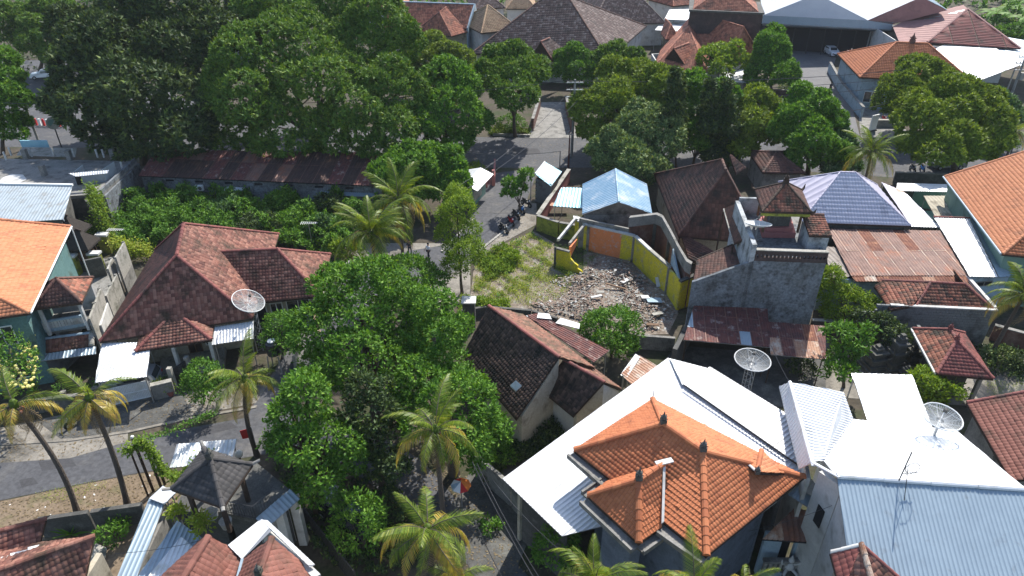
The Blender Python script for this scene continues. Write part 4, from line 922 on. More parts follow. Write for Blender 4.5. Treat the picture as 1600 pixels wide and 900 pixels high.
wallpath('garden_wall', 'low pale wall running down beside the lane right of the house wing', 'wall', [at(548, 424), at(512, 468), at(482, 530), at(462, 575)], 1.2, .22, 'conc_light')
r = thing('fence', 'black barred fence running diagonally beside the white-edged brown roof', 'fence', at(470, 800)); a, b = at(462, 800), at(560, 925); k = 34
for i in range(k+1):
    p = a.lerp(b, i/k); box('fence_bar', (p.x, p.y, .9), (.05, .05, 1.7), MM('black_metal'), r)
for zz in (.15, 1.7): MB().tube([Z(a, zz), Z(b, zz)], .035, 5).build('rail', MM('black_metal'), r)
wallpath('boundary_wall', 'grey boundary wall along the left edge of the big white roof', 'wall', [at(745, 742), at(800, 790), at(880, 880)], 1.8, .25, 'conc')
rn = random.Random(3)
for i, (px, py, lb) in enumerate([(512, 440, 'long timber plank leaning beside the lane, highest of three'), (503, 470, 'middle timber plank lying beside the lane wall'), (492, 500, 'lowest timber plank beside the lane wall')]):
    p = at(px, py, .9); o = MB().box((0, 0, 0), (.3, 3.2, .08), 0, Euler((.2, .05*i, .45))).build('plank', MM('rust_light')); o.location = p; tag(o, lb, 'plank', 'planks beside the lane')

for i, (px, py, lb) in enumerate([(276, 540, 'left chair of the pair on the porch of the red-brown house'), (296, 537, 'right chair of the pair on the porch of the red-brown house')]):
    b = at(px, py+8, .31); t = thing('porch_chair', lb, 'chair', b, 'porch chairs'); box('seat', (b.x, b.y, .75), (.5, .5, .06), MM('wood'), t); box('backrest', (b.x, b.y+.23, 1.05), (.5, .05, .55), MM('wood'), t)
    for sx in (-.2, .2):
        for sy in (-.2, .2): box('leg', (b.x+sx, b.y+sy, .52), (.05, .05, .42), MM('wood'), t)
for i, (px, py, s_) in enumerate([(252, 612, .3), (262, 606, .25), (268, 618, .32), (150, 612, .3), (60, 622, .35), (100, 618, .28)]):
    b = at(px, py); t = thing('potted_plant', ['potted plant nearest the sliding gate', 'small potted plant behind the one nearest the gate', 'larger potted plant beside the driveway gate', 'potted plant in front of the carport', 'big potted plant at the left of the front yard', 'potted plant in the middle of the front yard'][i], 'potted plant', b, 'potted plants in the front yards')
    MB().tube([b, b+Vector((0, 0, s_*1.3))], [s_*.6, s_*.85], 10).build('pot', MM('conc_light' if i % 2 else 'tile_maroon'), t)
    V, Fc = crown_mesh([(tuple(b+Vector((0, 0, s_*2.4))), (s_*1.3, s_*1.3, s_*1.3))], np.random.default_rng(i), leaf=.16, cd=16, per=6, sub=3); mk('foliage', V, Fc, LF['bush' if i % 2 else 'lime'], t)
# ================================================================== middle
# kiosk by the alley
r = thing('kiosk', 'green walled kiosk with white sheet roof beside the alley', 'kiosk', at(745, 325))
a, b = at(737, 326), at(759, 302); e = (b-a).normalized(); n = Vector((-e.y, e.x, 0)); n = n if n.x < 0 else -n
for p, q, mt in ((a, b, 'plaster_green'), (b, b+n*2.2, 'plaster_cream'), (b+n*2.2, a+n*2.2, 'plaster_green'), (a+n*2.2, a, 'plaster_green')):
    f = (q-p).normalized(); m_ = Vector((-f.y, f.x, 0))*.12; cc = mid(a, b)+n*1.1; m_ = m_ if m_.dot(cc-p) > 0 else -m_
    prism('wall', [p+f*.12, q, q+m_, p+f*.12+m_], (0, 0, 2.4), MM(mt), r)
prism('shutter', [a+e*.6-n*.02+Vector((0, 0, .5)), a+e*3.0-n*.02+Vector((0, 0, .5)), a+e*3.0-n*.06+Vector((0, 0, .5)), a+e*.6-n*.06+Vector((0, 0, .5))], (0, 0, 1.3), MM('plaster_cream'), r)
surf([a-n*.9-e*.3+Vector((0, 0, 2.4)), b-n*.9+e*.3+Vector((0, 0, 2.4)), b+n*.7+e*.3+Vector((0, 0, 3.0)), a+n*.7-e*.3+Vector((0, 0, 3.0))], 'm', 'white_metal', r)
surf([b+n*2.4+e*.3+Vector((0, 0, 2.5)), a+n*2.4-e*.3+Vector((0, 0, 2.5)), a+n*.7-e*.3+Vector((0, 0, 3.0)), b+n*.7+e*.3+Vector((0, 0, 3.0))], 'm', 'white_metal', r)
r = thing('entrance_gate', 'pink and red lattice gate at the mouth of the alley', 'gate', at(766, 292))
a, b = at(760, 292), at(771, 290)
for p in (a, b): box('gate_post', (p.x, p.y, 1.0), (.3, .3, 2.0), MM('plaster_pink'), r)
for i in range(5): MB().tube([Z(a.lerp(b, (i+1)/6), .1), Z(a.lerp(b, (i+1)/6), 1.8)], .03, 4).build('gate_bar', MM('plaster_pink'), r)
c_ = at(772, 262); prism('side_wall', [b, c_, c_+Vector((.2, 0, 0)), b+Vector((.2, 0, 0))], (0, 0, 1.2), MM('plaster_pink'), r)
# hut with blue sheet roof
zr = 3.5; r = thing('hut', 'small dark brick hut with pale blue sheet roof by the alley mouth', 'hut', at(850, 316))
p = [at(861, 291, 2.6), at(878, 268, 2.6), at(851, 253, 3.4), at(836, 272, 3.4)]; surf(p, 'm', 'skyblue_metal', r, pitch=.3)
cap(p[3], p[2], 'white_metal', r, .1)
q = [Z(x, 0) for x in inset(p, .25)]; q = [at(861, 305), at(876, 286), at(852, 275), at(838, 306)]
top = [2.45, 2.45, 3.1, 3.2]
A_, B_ = Z(p[0], 0), Z(p[3], 0); e = (A_-B_).normalized(); bkv = Z(p[1]-p[0], 0).normalized()
L = (A_-B_).length
for j in range(11):                       # courses of the front wall
    z0 = j*.25; hh = .235
    for i in range(6):
        s0 = i/6+(.08 if j % 2 else 0); s1 = min(1, (i+1)/6+(.08 if j % 2 else 0))
        if s0 >= .99: continue
        x0 = B_+e*(L*s0+.02)+bkv*.15; x1 = B_+e*(L*s1-.02)+bkv*.15
        prism('brick', [Z(x0, z0), Z(x1, z0), Z(x1+bkv*.15, z0), Z(x0+bkv*.15, z0)], (0, 0, hh), MM('blockwork'), r)
prism('wall', [A_+bkv*.35, A_+bkv*2.6, A_+bkv*2.6-e*.15, A_+bkv*.35-e*.15], (0, 0, 2.45), MM('brick_dark'), r); prism('wall', [B_+bkv*.35, B_+bkv*2.6, B_+bkv*2.6+e*.15, B_+bkv*.35+e*.15], (0, 0, 2.7), MM('brick_dark'), r)
prism('wall', [B_+bkv*.32+e*.02, A_+bkv*.32-e*.02, A_+bkv*.34-e*.02, B_+bkv*.34+e*.02], (0, 0, 2.5), MM('dark'), r)
# compound wall with pale coping + yellow-green front
wallpath('compound_wall', 'pinkish compound wall with pale coping running up from the yellow-green wall', 'wall', [at(840, 357), at(888, 284)], [1.6], .35, 'plaster_pink', 'conc_light', z0=0)
r = wallpath('compound_wall', 'peeling yellow-green wall left of the ruin', 'wall', [at(839, 360), at(872, 371), at(905, 377)], [1.75, 1.75], .25, 'yellow_green', 'conc')
# blue roofed house
zb = 3.5; FLb = at(910, 335, zb); FRb = at(1019, 334, zb); BRb = at(1011, 289, zb); BLb = at(910, 289, zb)
R1b = onplane(967, 316, mid(FLb, FRb), mid(BLb, BRb)); R0b = onplane(962, 265, mid(FLb, FRb), mid(BLb, BRb)); pr('blue', FLb, FRb, BRb, R1b, R0b)
R0b = Z(R0b, R1b.z)
r = thing('house', 'house with blue metal roof and grey gable behind the yellow ruin', 'house', Z(mid(FLb, BRb), 0))
surf([FRb, BRb, R0b, R1b], 'm', 'blue_sun_patched', r, pitch=.4, amp=.05); surf([BLb, FLb, R1b, R0b], 'm', 'blue_sun_patched', r, pitch=.4, amp=.05); surf([BRb, BLb, R0b], 'm', 'blue_sun_patched', r, pitch=.4, amp=.05)
cap(R1b, R0b, 'blue_sun_patched', r, .12); cap(BRb, R0b, 'blue_sun_patched', r, .1); cap(BLb, R0b, 'blue_sun_patched', r, .1)
prism('gable_wall', [x+Vector((0, .25, -.12)) for x in (FLb, FRb, R1b)], (0, .18, 0), MM('conc'), r)
body(r, [FLb, FRb, BRb, BLb], 0, zb-.15, 'conc', .35)
sheetroof('roof_sheet', 'flat light blue ribbed sheet roof left of the blue-roofed house', 'roof', [at(864, 322, 2.9), at(917, 326, 2.9), at(943, 295, 3.3), at(877, 293, 3.3)], 'skyblue_metal', pitch=.35, amp=.045)
box('table', (at(874, 331).x, at(874, 331).y, .9), (2.2, .8, .08), MM('rust_light'), None); tag(bpy.context.scene.objects[-1] if False else bpy.data.objects['table'], 'tan board under the light blue sheet roof', 'board')
# parapet wall behind ruin ------------------------------------------------
r = thing('parapet_wall', 'high dark grey curved parapet wall with brick panels behind the yellow ruin', 'wall', at(1030, 430))
hz = 4.6; path = [(985, 337), (1027, 332), (1036, 336), (1049, 359), (1062, 384), (1074, 404), (1082, 409)]
PP = [at(x, y, hz) for x, y in path]
for i in range(len(PP)-1):
    a, b = Z(PP[i], 0), Z(PP[i+1], 0); d = Vector((-.35, -.3, 0))
    prism('brick_panel', [a, b, b+Vector((-.05, -.25, 0)), a+Vector((-.05, -.25, 0))], (0, 0, hz-1.0), MM('brick_wall'), r)
    prism('parapet_band', [Z(a, hz-1.0), Z(b, hz-1.0), Z(b, hz-1.0)+Vector((-.2, -.45, 0)), Z(a, hz-1.0)+Vector((-.2, -.45, 0))], (0, 0, 1.0), MM('conc'), r)
    if i in (1, 3, 4): box('pilaster', (a.x-.15, a.y-.3, (hz-1)/2), (.3, .3, hz-1), MM('conc_dark'), r)
a, b = Z(at(905, 341, 3.2), 0), Z(PP[0], 0); prism('wall', [a, b, b+Vector((0, -.25, 0)), a+Vector((0, -.25, 0))], (0, 0, 3.3), MM('conc'), r)
# the ruin --------------------------------------------------------------
r = thing('ruined_house', 'roofless ruin with yellow walls and one orange wall around rubble', 'ruin', at(950, 420))
hw = 2.75
def rw(p, q, h0, h1, mat, th=.2, name='wall_panel', z0=0.0, cap_=True, back=None):
    a, b = (at(*p) if isinstance(p, tuple) else p), (at(*q) if isinstance(q, tuple) else q); e = (b-a).normalized(); n = Vector((-e.y, e.x, 0))*th
    if n.y < 0: n = -n
    V = [Z(a, z0), Z(b, z0), Z(b, h1), Z(a, h0)]
    o = prism(name, V, n, MM(mat), r)
    if cap_:
        m_ = n*.35; prism('tie_beam', [Z(a, h0)-m_, Z(b, h1)-m_, Z(b, h1)+n+m_, Z(a, h0)+n+m_], (0, 0, .16), MM('plaster_white' if cap_ is True else cap_), r)
    return a, b
rw((917, 392), (968, 404), hw, hw, 'orange_paint'); rw((900, 384), (917, 392), hw, hw, 'yellow')
rw((968, 404), (987, 409), hw, hw, 'yellow'); rw((987, 409), (1010, 432), hw, hw, 'yellow'); rw((1010, 432), (1040, 458), hw, hw-.1, 'yellow', cap_='conc_light'); rw((1040, 458), (1057, 485), hw-.2, hw+.1, 'yellow', cap_=False)
rw((1057, 485), (1079, 478), hw+.1, hw+.3, 'yellow', cap_='conc_dark')
for p in ((917, 392), (987, 409), (1040, 458)):
    q = at(*p); box('corner_post', (q.x, q.y-.06, hw/2), (.26, .2, hw+.02), MM('conc'), r)
# front panel with ragged edge
a = at(868, 417); b = at(911, 429); e = (b-a).normalized(); L = (b-a).length; n = Vector((-e.y, e.x, 0))*.18; hf = 1.95
V = [a, a+e*L, a+e*(L*.93)+Vector((0, 0, .35)), a+e*(L*.78)+Vector((0, 0, .5)), a+e*(L*.8)+Vector((0, 0, .8)), a+e*(L*.66)+Vector((0, 0, 1.0)), a+e*(L*.52)+Vector((0, 0, 1.35)), a+e*(L*.47)+Vector((0, 0, hf)), a+Vector((0, 0, hf))]
prism('front_panel', V, n, MM('yellow'), r); box('corner_post', (a.x-.08, a.y+.1, hf/2+.1), (.2, .24, hf+.2), MM('conc_dark'), r)
prism('tie_beam', [a-n*.3+Vector((0, 0, hf)), a+e*(L*.47)-n*.3+Vector((0, 0, hf)), a+e*(L*.47)+n*1.3+Vector((0, 0, hf)), a+n*1.3+Vector((0, 0, hf))], (0, 0, .14), MM('conc'), r)
for (p, q) in (((870, 377), (899, 341)), ((888, 383), (917, 346))):
    A1 = at(*p, 2.1); B1 = at(*q, 2.75); nn = Vector((.24, 0, 0)); prism('tie_beam', [A1, B1, B1+nn, A1+nn], (0, 0, .26), MM('plaster_white' if p[0] == 870 else 'conc_light'), r)
A1 = at(889, 386, 2.1); A2 = Z(A1, 0); d = (Z(at(917, 346, 2.75), 0)-A2).normalized()
prism('side_panel', [Z(A2, .9), Z(A2, 2.1), Z(A2+d*1.6, 2.2), Z(A2+d*1.3, 1.5), Z(A2+d*.5, 1.2)], (.2, 0, 0), MM('orange_paint'), r)
A1 = Z(at(899, 341, 2.75), 0); B1 = Z(at(917, 346, 2.75), 0); 
prism('back_panel', [A1, B1, B1+Vector((0, .2, 0)), A1+Vector((0, .2, 0))], (0, 0, 2.75), MM('yellow'), r)
prism('tie_beam', [Z(A1, 2.76)-Vector((.2, .2, 0)), Z(B1, 2.76)-Vector((.2, .2, 0)), Z(B1, 2.76)+Vector((.2, .25, 0)), Z(A1, 2.76)+Vector((-.2, .25, 0))], (0, 0, .16), MM('white_paint'), r)
q = at(1050, 430, 2.0); prism('white_triangle', [Z(at(1042, 452), 2.75), Z(at(1055, 478), 2.7), Z(at(1042, 452), 4.2)], (.15, .12, 0), MM('plaster_blue'), r)
# dark boundary wall going down-left from tower
wallpath('boundary_wall', 'rough dark boundary wall between the rubble lot and the rusty canopy', 'wall', [at(1090, 505), at(1062, 560), at(1048, 588)], 2.6, .35, 'conc_dark', None)
wallpath('boundary_wall', 'low grey wall closing the near end of the rubble lot', 'wall', [at(985, 543), at(1052, 548)], 1.3, .25, 'conc', None)
wallpath('boundary_wall', 'dark low wall along the near side of the grassy lot', 'wall', [at(722, 498), at(760, 492), at(830, 498), at(870, 510)], .9, .25, 'conc_dark', None)
# brown hip roof --------------------------------------------------------
zc = 3.3; FL = at(1060, 369, zc); FR = at(1196, 380, zc); BL = at(1022, 272, zc); BR = FR+(BL-FL)
A1 = onplane(1134, 266, mid(FL, FR), mid(BL, BR)); A0 = onplane(1128, 249, mid(FL, FR), mid(BL, BR)); pr('B19', FL, FR, BL, BR, A1, A0)
A0 = Z(A0, A1.z) if A0.z > A1.z+.6 else A0
r = thing('house', 'house with large dark brown hipped tile roof left of the tower', 'house', Z(mid(FL, BR), 0))
kw = G(w=.30, e=.36, t=.07, amp=.04)
surf([FL, FR, A1], 't', 'tile_brown', r, **kw); surf([FR, BR, A0, A1], 't', 'tile_brown', r, **kw); surf([BR, BL, A0], 't', 'tile_brown', r, **kw); surf([BL, FL, A1, A0], 't', 'tile_brown', r, **kw)
for p, q in ((FL, A1), (FR, A1), (A1, A0), (BR, A0), (BL, A0)): cap(p, q, 'tile_brown', r, .14)
body(r, [FL, FR, BR, BL], 0, zc-.1, 'plaster_cream', 1.0)
dg = [at(1133, 250, 6.0), at(1142, 242, 7.2), at(1152, 258, 6.0)]; surf([at(1150, 272, 5.4), at(1166, 262, 5.4), at(1142, 241, 7.1), at(1140, 243, 7.1)], 't', 'tile_brown', r, **kw)
kw2 = G(w=.24, e=.27, t=.035)
r = thing('side_roof', 'steep narrow brown tile roof against the tower side wall', 'roof', at(1150, 400))
p = [at(1146, 381, 6.9), at(1131, 327, 6.9), at(1155, 316, 8.6), at(1169, 371, 8.3)]; surf(p, 't', 'tile_brown', r, **kw2); cap(p[1], p[0], 'conc_light', r, .08); 
for a in (p[0], p[1], p[2], p[3]): MB().tube([Z(a, 0), a-Vector((0, 0, .2))], .08, 5).build('post', MM('dark_wood'), r)
r = thing('side_roof', 'sloping brown tile roof over the left part of the rough grey wall', 'roof', at(1120, 430))
p = [at(1083, 441, 5.0), at(1177, 404, 6.2), at(1169, 372, 6.4), at(1089, 406, 5.4)]; surf([p[3], p[0], p[1], p[2]], 't', 'tile_brown', r, **kw2)
for a, b in ((p[3], p[2]), (p[0], p[1])): cap(a, b, 'dark_wood', r, .09)
for a in p: MB().tube([Z(a, 0), a-Vector((0, 0, .2))], .08, 5).build('post', MM('dark_wood'), r)
r = thing('side_roof', 'low brown tile roof tucked behind the grey parapet wall', 'roof', at(1090, 390))
p = [at(1063, 362, 3.3), at(1118, 394, 3.3), at(1092, 412, 2.7), at(1076, 404, 2.7)]; surf([p[3], p[2], p[1], p[0]], 't', 'tile_brown', r, **kw2)
for a in p: MB().tube([Z(a, 0), a-Vector((0, 0, .2))], .08, 5).build('post', MM('dark_wood'), r)
aircon(at(1127, 388, 1.6), 'white air conditioner unit under the eave of the dark brown roof')
# tower -------------------------------------------------------------------
b0 = at(1264, 508, 2.0); zt = over(b0, 395); pr('tower', b0, Vector((0, 0, zt)))
TR = Z(b0, zt); TL = at(1182, 391, zt); e = (TR-TL).normalized(); bk = Vector((-e.y, e.x, 0)); BKR = TR+bk*5.8; BKL = TL+bk*8.0
r = thing('tower_house', 'tall rough-plastered tower house with roof terrace beside the rusty roof', 'building', Z(mid(TL, TR), 0))
LL_ = at(1082, 441, zt-1.9); LLp = TL-e*((TL-Z(onplane(1082, 441, TL, TR), TL.z)).length); zl = onplane(1082, 441, TL, TR).z
prism('front_wall', [Z(LLp, 0), Z(TR, 0), Z(TR, zt-.9), Z(TL, zt-.9), Z(LLp, zl)], bk*.25, MM('plaster_rough'), r)
prism('side_wall', [Z(TR+bk*.25, 0), Z(BKR, 0), Z(BKR, zt-.3), Z(TR+bk*.25, zt-.3)], e*-.25, MM('plaster_rough'), r)
prism('terrace_floor', [Z(TL, zt-.9)+bk*.26, Z(TR, zt-.9)+bk*.26, Z(BKR, zt-.9), Z(BKL, zt-.9)], (0, 0, .2), MM('plaster_rough'), r)
# parapet with round holes
zp = zt-.9
for s in (0, 1):
    zz = zp+(0 if s == 0 else .55); prism('parapet', [Z(TL, zz)-bk*.02, Z(TR, zz)-bk*.02, Z(TR, zz)+bk*.22, Z(TL, zz)+bk*.22], (0, 0, .3 if s == 0 else .35), MM('brick_dark'), r)
L = (TR-TL).length
for i in range(19):
    q = TL+e*(L*i/18*.985+.03); box('parapet_pier', (q.x+bk.x*.1, q.y+bk.y*.1, zp+.425), (L/18-.16, .2, .25), MM('brick_dark'), r, rz=math.atan2(e.y, e.x))
prism('coping', [Z(TL, zt)-bk*.08, Z(TR, zt)-bk*.08, Z(TR, zt)+bk*.28, Z(TL, zt)+bk*.28], (0, 0, .07), MM('conc_light'), r)
# left bluish wing wall
WB = at(1157, 306, zt+.9); prism('side_parapet', [Z(TL, 0)-e*.02, Z(WB, 0), Z(WB, 0)-e*.35, Z(TL, 0)-e*.37], (0, 0, zt+.45), MM('plaster_weather'), r)
prism('back_parapet', [Z(WB, 0), Z(WB, 0)+e*3.6, Z(WB, 0)+e*3.6+bk*.25, Z(WB, 0)+bk*.25], (0, 0, zt+.7), MM('plaster_weather'), r)
WR = WB+e*8.6; prism('terrace_floor', [Z(BKL, zt-.9), Z(BKR, zt-.9), Z(BKR+bk*3, zt-.9), Z(WB, zt-.9)], (0, 0, .2), MM('conc'), r)
# small tiled block on the right
q = [at(1259, 392, zt-.65), at(1290, 393, zt-.65)]; s0 = Z(q[0], zt-.7); s1 = Z(q[1], zt-.7); s2 = s1+bk*2.2; s3 = s0+bk*2.2
prism('stair_head', [s0, s1, s2, s3], (0, 0, 1.5), MM('plaster_weather'), r)
surf([s0-bk*.2-e*.1+Vector((0, 0, 1.5)), s1-bk*.2+e*.1+Vector((0, 0, 1.5)), s2+e*.1+Vector((0, 0, 2.1)), s3-e*.1+Vector((0, 0, 2.1))], 't', 'tile_mixed', r, w=.24, e=.26)
cap(s3+Vector((0, 0, 2.1)), s2+Vector((0, 0, 2.1)), 'tile_brown', r, .13)
# shrine pavilion on terrace
ze = zt+1.9; a = at(1191, 330, ze); b = at(1268, 332, ze); c_ = at(1179, 296, ze); d = at(1253, 297, ze); ap = onplane(1227, 290, mid(a, b), mid(c_, d)); pr('shr', a, b, c_, d, ap)
ap.z = max(ap.z, ze+1.5)
rp = thing('shrine_pavilion', 'temple pavilion with curved-corner tile roof on top of the tower', 'pavilion', Z(mid(a, d), zt-.7))
for f_ in ([a, b, ap], [b, d, ap], [d, c_, ap], [c_, a, ap]): surf(f_, 't', 'tile_mixed' if f_[0] is a else 'tile_brown', rp, w=.24, e=.26, t=.035)
for x in (a, b, c_, d):
    cap(x, ap, 'dark_wood', rp, .11); o_ = (x-Z(ap, x.z)).normalized(); MB().tube([x, x+o_*.25+Vector((0, 0, .12)), x+o_*.35+Vector((0, 0, .45))], [.13, .1, .03], 5).build('corner_horn', MM('dark_wood'), rp)
finial(ap, rp, .7, 'dark_wood')
for x in inset([a, b, d, c_], .75): box('pavilion_post', (x.x, x.y, (zt-.2+ze)/2), (.16, .16, ze-zt+.1), MM('wood'), rp)
ib = inset([a, b, d, c_], .85); prism('plinth', [Z(x, zt-.7) for x in ib], (0, 0, .45), MM('plaster_pink'), rp); prism('plinth_step', [Z(x, zt-.25) for x in inset([a, b, d, c_], 1.2)], (0, 0, .3), MM('plaster_pink'), rp)
m_ = mid(a, d); prism('altar', [Z(x, zt+.05) for x in inset([a, b, d, c_], 1.6)], (0, 0, 1.0), MM('conc_dark'), rp)
prism('fascia', [a+Vector((0, .1, -.45)), b+Vector((0, .1, -.45)), b+Vector((0, .2, -.45)), a+Vector((0, .2, -.45))], (0, 0, .22), MM('yellow_green'), rp)
# lavender roof --------------------------------------------------------------
zl_ = 4.6; FL = at(1250, 347, zl_); FR = at(1424, 353, zl_); BL = at(1216, 284, zl_); BR = FR+(BL-FL)
R1 = onplane(1313, 269, mid(FL, BL), mid(FR, BR)); R2 = onplane(1337, 269, mid(FL, BL), mid(FR, BR)); pr('lav', FL, FR, BL, BR, R1, R2)
BR = Z(BR, zl_)
r = thing('house', 'house with lavender tiled hip roof flanked by pale lavender metal', 'house', Z(mid(FL, BR), 0))
R2.z = R1.z
surf([FL, FR, R2, R1], 't', 'tile_lavender', r, w=.28, e=.44, t=.10, amp=.02); surf([BL, FL, R1], 'm', 'pale_lavender_metal', r, pitch=1.0, amp=.05); surf([FR, BR, R2], 'm', 'pale_lavender_metal', r, pitch=1.0, amp=.04); surf([BR, BL, R1, R2], 'm', 'pale_lavender_metal', r, pitch=.5)
for p, q in ((FL, R1), (FR, R2), (R1, R2), (BL, R1), (BR, R2)): cap(p, q, 'pale_lavender_metal', r, .1)
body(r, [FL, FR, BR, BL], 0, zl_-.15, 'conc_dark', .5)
r = sheetroof('roof_sheet', 'pinkish white sheet roof right of the lavender tiled roof', 'roof', [at(1424, 354, 4.1), at(1469, 356, 4.1), at(1413, 300, 4.4), at(1377, 285, 4.4)], 'white_metal', sheets=(1.2, 2.6), mats=['white_metal', 'pale_lavender_metal', 'rust_light', 'pale_lavender_metal', 'grey_metal'])
# rusty roof ---------------------------------------------------------------
r = thing('shed_building', 'wide shed under patched rusty metal sheets below the lavender roof', 'shed', at(1420, 450))
p = [at(1330, 431, 3.5), at(1512, 431, 3.5), at(1468, 361, 4.1), at(1293, 358, 4.1)]
ribs(p, 'rust', r, .28, .035, sheets=(1.05, 3.6), mats=['rust_grey']*4+['rust_grey2']*2+['rust'], seed=8, seam='rust_light'); deck(p, r, 'dark', .05, .03)
p2 = [at(1335, 440, 3.3), at(1517, 441, 3.3), at(1512, 431, 3.47), at(1330, 431, 3.47)]
ribs(p2, 'rust', r, .28, .035, sheets=(.95, 1.2), mats=['rust', 'rust_light', 'rust', 'rust_light', 'rust', 'white_metal'], seed=4); deck(p2, r, 'dark', .05, .03)
p3 = [at(1296, 436, 3.3), at(1331, 432, 3.3), at(1318, 388, 3.6), at(1290, 386, 3.6)]; ribs(p3, 'old_grey_sheet', r, .4, .04, sheets=(.8, 3)); deck(p3, r, 'dark', .05, .03)
a = Z(p2[0], 0)+Vector((-2.4, .6, 0)); b = Z(p2[1], 0)+Vector((-.3, .6, 0)); prism('wall', [a, b, b+Vector((0, .2, 0)), a+Vector((0, .2, 0))], (0, 0, 3.15), MM('plaster_blue'), r)
# white sheet + blue strip
r = thing('annex', 'narrow annex with white metal roof and blue ribbed edge beside the rusty roof', 'building', at(1535, 470))
p = [at(1515, 432, 3.7), at(1559, 433, 3.7), at(1514, 341, 4.5), at(1459, 339, 4.5)]; surf(p, 'm', 'white_metal', r)
surf([at(1516, 341, 4.45), at(1561, 434, 3.65), at(1580, 432, 3.3), at(1532, 336, 4.1)], 'm', 'blue_metal', r, pitch=.35, amp=.06)
cap(p[3], p[2], 'tile_maroon', r, .13)
a = Z(p[0], 0)+Vector((.2, .5, 0)); b = Z(at(1584, 433, 3.3), 0)+Vector((0, .5, 0)); prism('wall', [a, b, b+Vector((0, .2, 0)), a+Vector((0, .2, 0))], (0, 0, 3.4), MM('plaster_blue'), r); window(r, a, b, 1.1, 1.5, 2.3, .5, pane='dark', frame='conc')
# green scalloped wall & canopy
a, b = at(1422, 325), at(1502, 328); r = thing('scalloped_wall', 'green garden wall with rounded scalloped top behind the pale canopy', 'wall', a); e = (b-a)/12
tp = [1.9, 2.0, 2.0, 2.0, 2.5, 2.8, 2.9, 2.8, 2.5, 2.0, 2.0, 1.9, 1.9]
prism('wall_length', [a, b]+[Z(a+e*i, tp[i]) for i in range(12, -1, -1)], (0, .25, 0), MM('plaster_green'), r)
sheetroof('canopy', 'pale cream ribbed canopy in the narrow green yard', 'canopy', [at(1461, 338, 2.6), at(1503, 338, 2.6), at(1478, 306, 3.0), at(1443, 306, 3.0)], 'plaster_cream', pitch=.4)
sheet('side_yard', pix(0, 1420, 330, 1530, 330, 1600, 400, 1560, 420, 1470, 350), .03, 'plaster_green')
sheetroof('canopy', 'white sheet strip in front of the scalloped green wall', 'canopy', [at(1400, 298, 3.2), at(1480, 300, 3.2), at(1480, 288, 3.3), at(1402, 286, 3.3)], 'white_metal', legs=True)
# big orange roof at right ---------------------------------------------------
zo = 5.2; P = at(1566, 397, zo); Q = at(1475, 276, zo); e = Z(Q-P, 0).normalized(); rt = Vector((e.y, -e.x, 0)); rt = rt if rt.x > 0 else -rt
half = 7.0; rz = zo+3.6; RB = Z(Q+rt*half-e*.0, rz); RF = Z(P+rt*half+e*7.0, rz); PR, QR = P+rt*14, Q+rt*14; pr('B24', P, Q, RB, RF)
r = thing('house', 'house with broad orange tile roof at the right edge of the picture', 'house', Z(mid(P, QR), 0))
surf([P, Q, RB, RF], 't', 'tile_bright', r, w=.26, e=.33, t=.045); surf([P, PR, RF], 't', 'tile_orange', r, w=.26, e=.33, t=.045); surf([PR, QR, RB, RF], 't', 'tile_bright', r, w=.3, e=.4, t=.045)  # front slope takes the darker tile: its shade is put into the colour
cap(Q, RB, 'tile_bright', r, .15); cap(P, RF, 'tile_bright', r, .15); cap(RF, RB, 'tile_bright', r, .15); cap(PR, RF, 'tile_bright', r, .15)
body(r, [P, PR, QR, Q], 0, zo-.1, 'plaster_green', .8); prism('gable_wall', [Q+rt*.8-e*.8-Vector((0, 0, .1)), QR-rt*.8-e*.8-Vector((0, 0, .1)), RB-e*.8-Vector((0, 0, .4))], e*-.2, MM('plaster_green'), r)
MB().tube([P-rt*.1, Q-rt*.1], .08, 6).build('gutter', MM('blue_metal'), r)
# tiled roof with blockwork wall ------------------------------------------------
bb = at(1528, 538, 0); zw = over(at(1530, 545, 0), 484); zw = 3.4; pr('B25z', Vector((0, 0, over(bb, 484))))
r = thing('house', 'low house with orange and black weathered hip roof behind a grey block wall', 'house', at(1460, 520))
WL, WR = at(1391, 477, zw), at(1558, 485, zw); e = (WR-WL).normalized(); bk = Vector((-e.y, e.x, 0))
R1, R2 = at(1454, 441, 4.45), at(1508, 444, 4.45)
kw = G(w=.25, e=.30, t=.05)
surf([WL+bk*.1+e*2.0, WR+bk*.1-e*.3, R2, R1], 't', 'tile_mixed', r, **kw)
surf([at(1391, 485, 3.2), at(1366, 447, 3.2), at(1378, 438, 3.7), R1, at(1426, 478, 3.5)], 't', 'tile_mixed', r, **kw)
surf([WR+bk*.1-e*.2, WR+bk*7-e*.6, R2], 't', 'tile_mixed', r, **kw)
for p, q in ((R1, R2), (WL+bk*.1+e*2.0, R1), (WR+bk*.1-e*.25, R2), (at(1378, 438, 3.7), R1)): cap(p, q, 'tile_maroon', r, .13)
L = (WR-WL).length+2.2; W0 = WL-e*2.2; nb = 30; nr_ = 14; hb = zw/nr_
for j in range(nr_):
    m = MB()
    for i in range(nb):
        s0 = (i+(.5 if j % 2 else 0))/nb; s1 = min(1, s0+1/nb)
        if j > nr_-4 and s0 < .11: continue
        if j < nr_ and s0 < .995:
            p0 = W0+e*(L*s0+.012); p1 = W0+e*(L*s1-.012); z0 = j*hb
            if j >= nr_-7 and len([1]) : prism('block', [Z(p0, z0), Z(p1, z0), Z(p1+bk*.18, z0), Z(p0+bk*.18, z0)], (0, 0, hb-.02), MM('blockwork'), r)
            else: m.prism([Z(p0, z0), Z(p1, z0), Z(p1+bk*.18, z0), Z(p0+bk*.18, z0)], (0, 0, hb-.02))
    if m.V: m.build('block_course', MM('blockwork'), r, 'stuff')
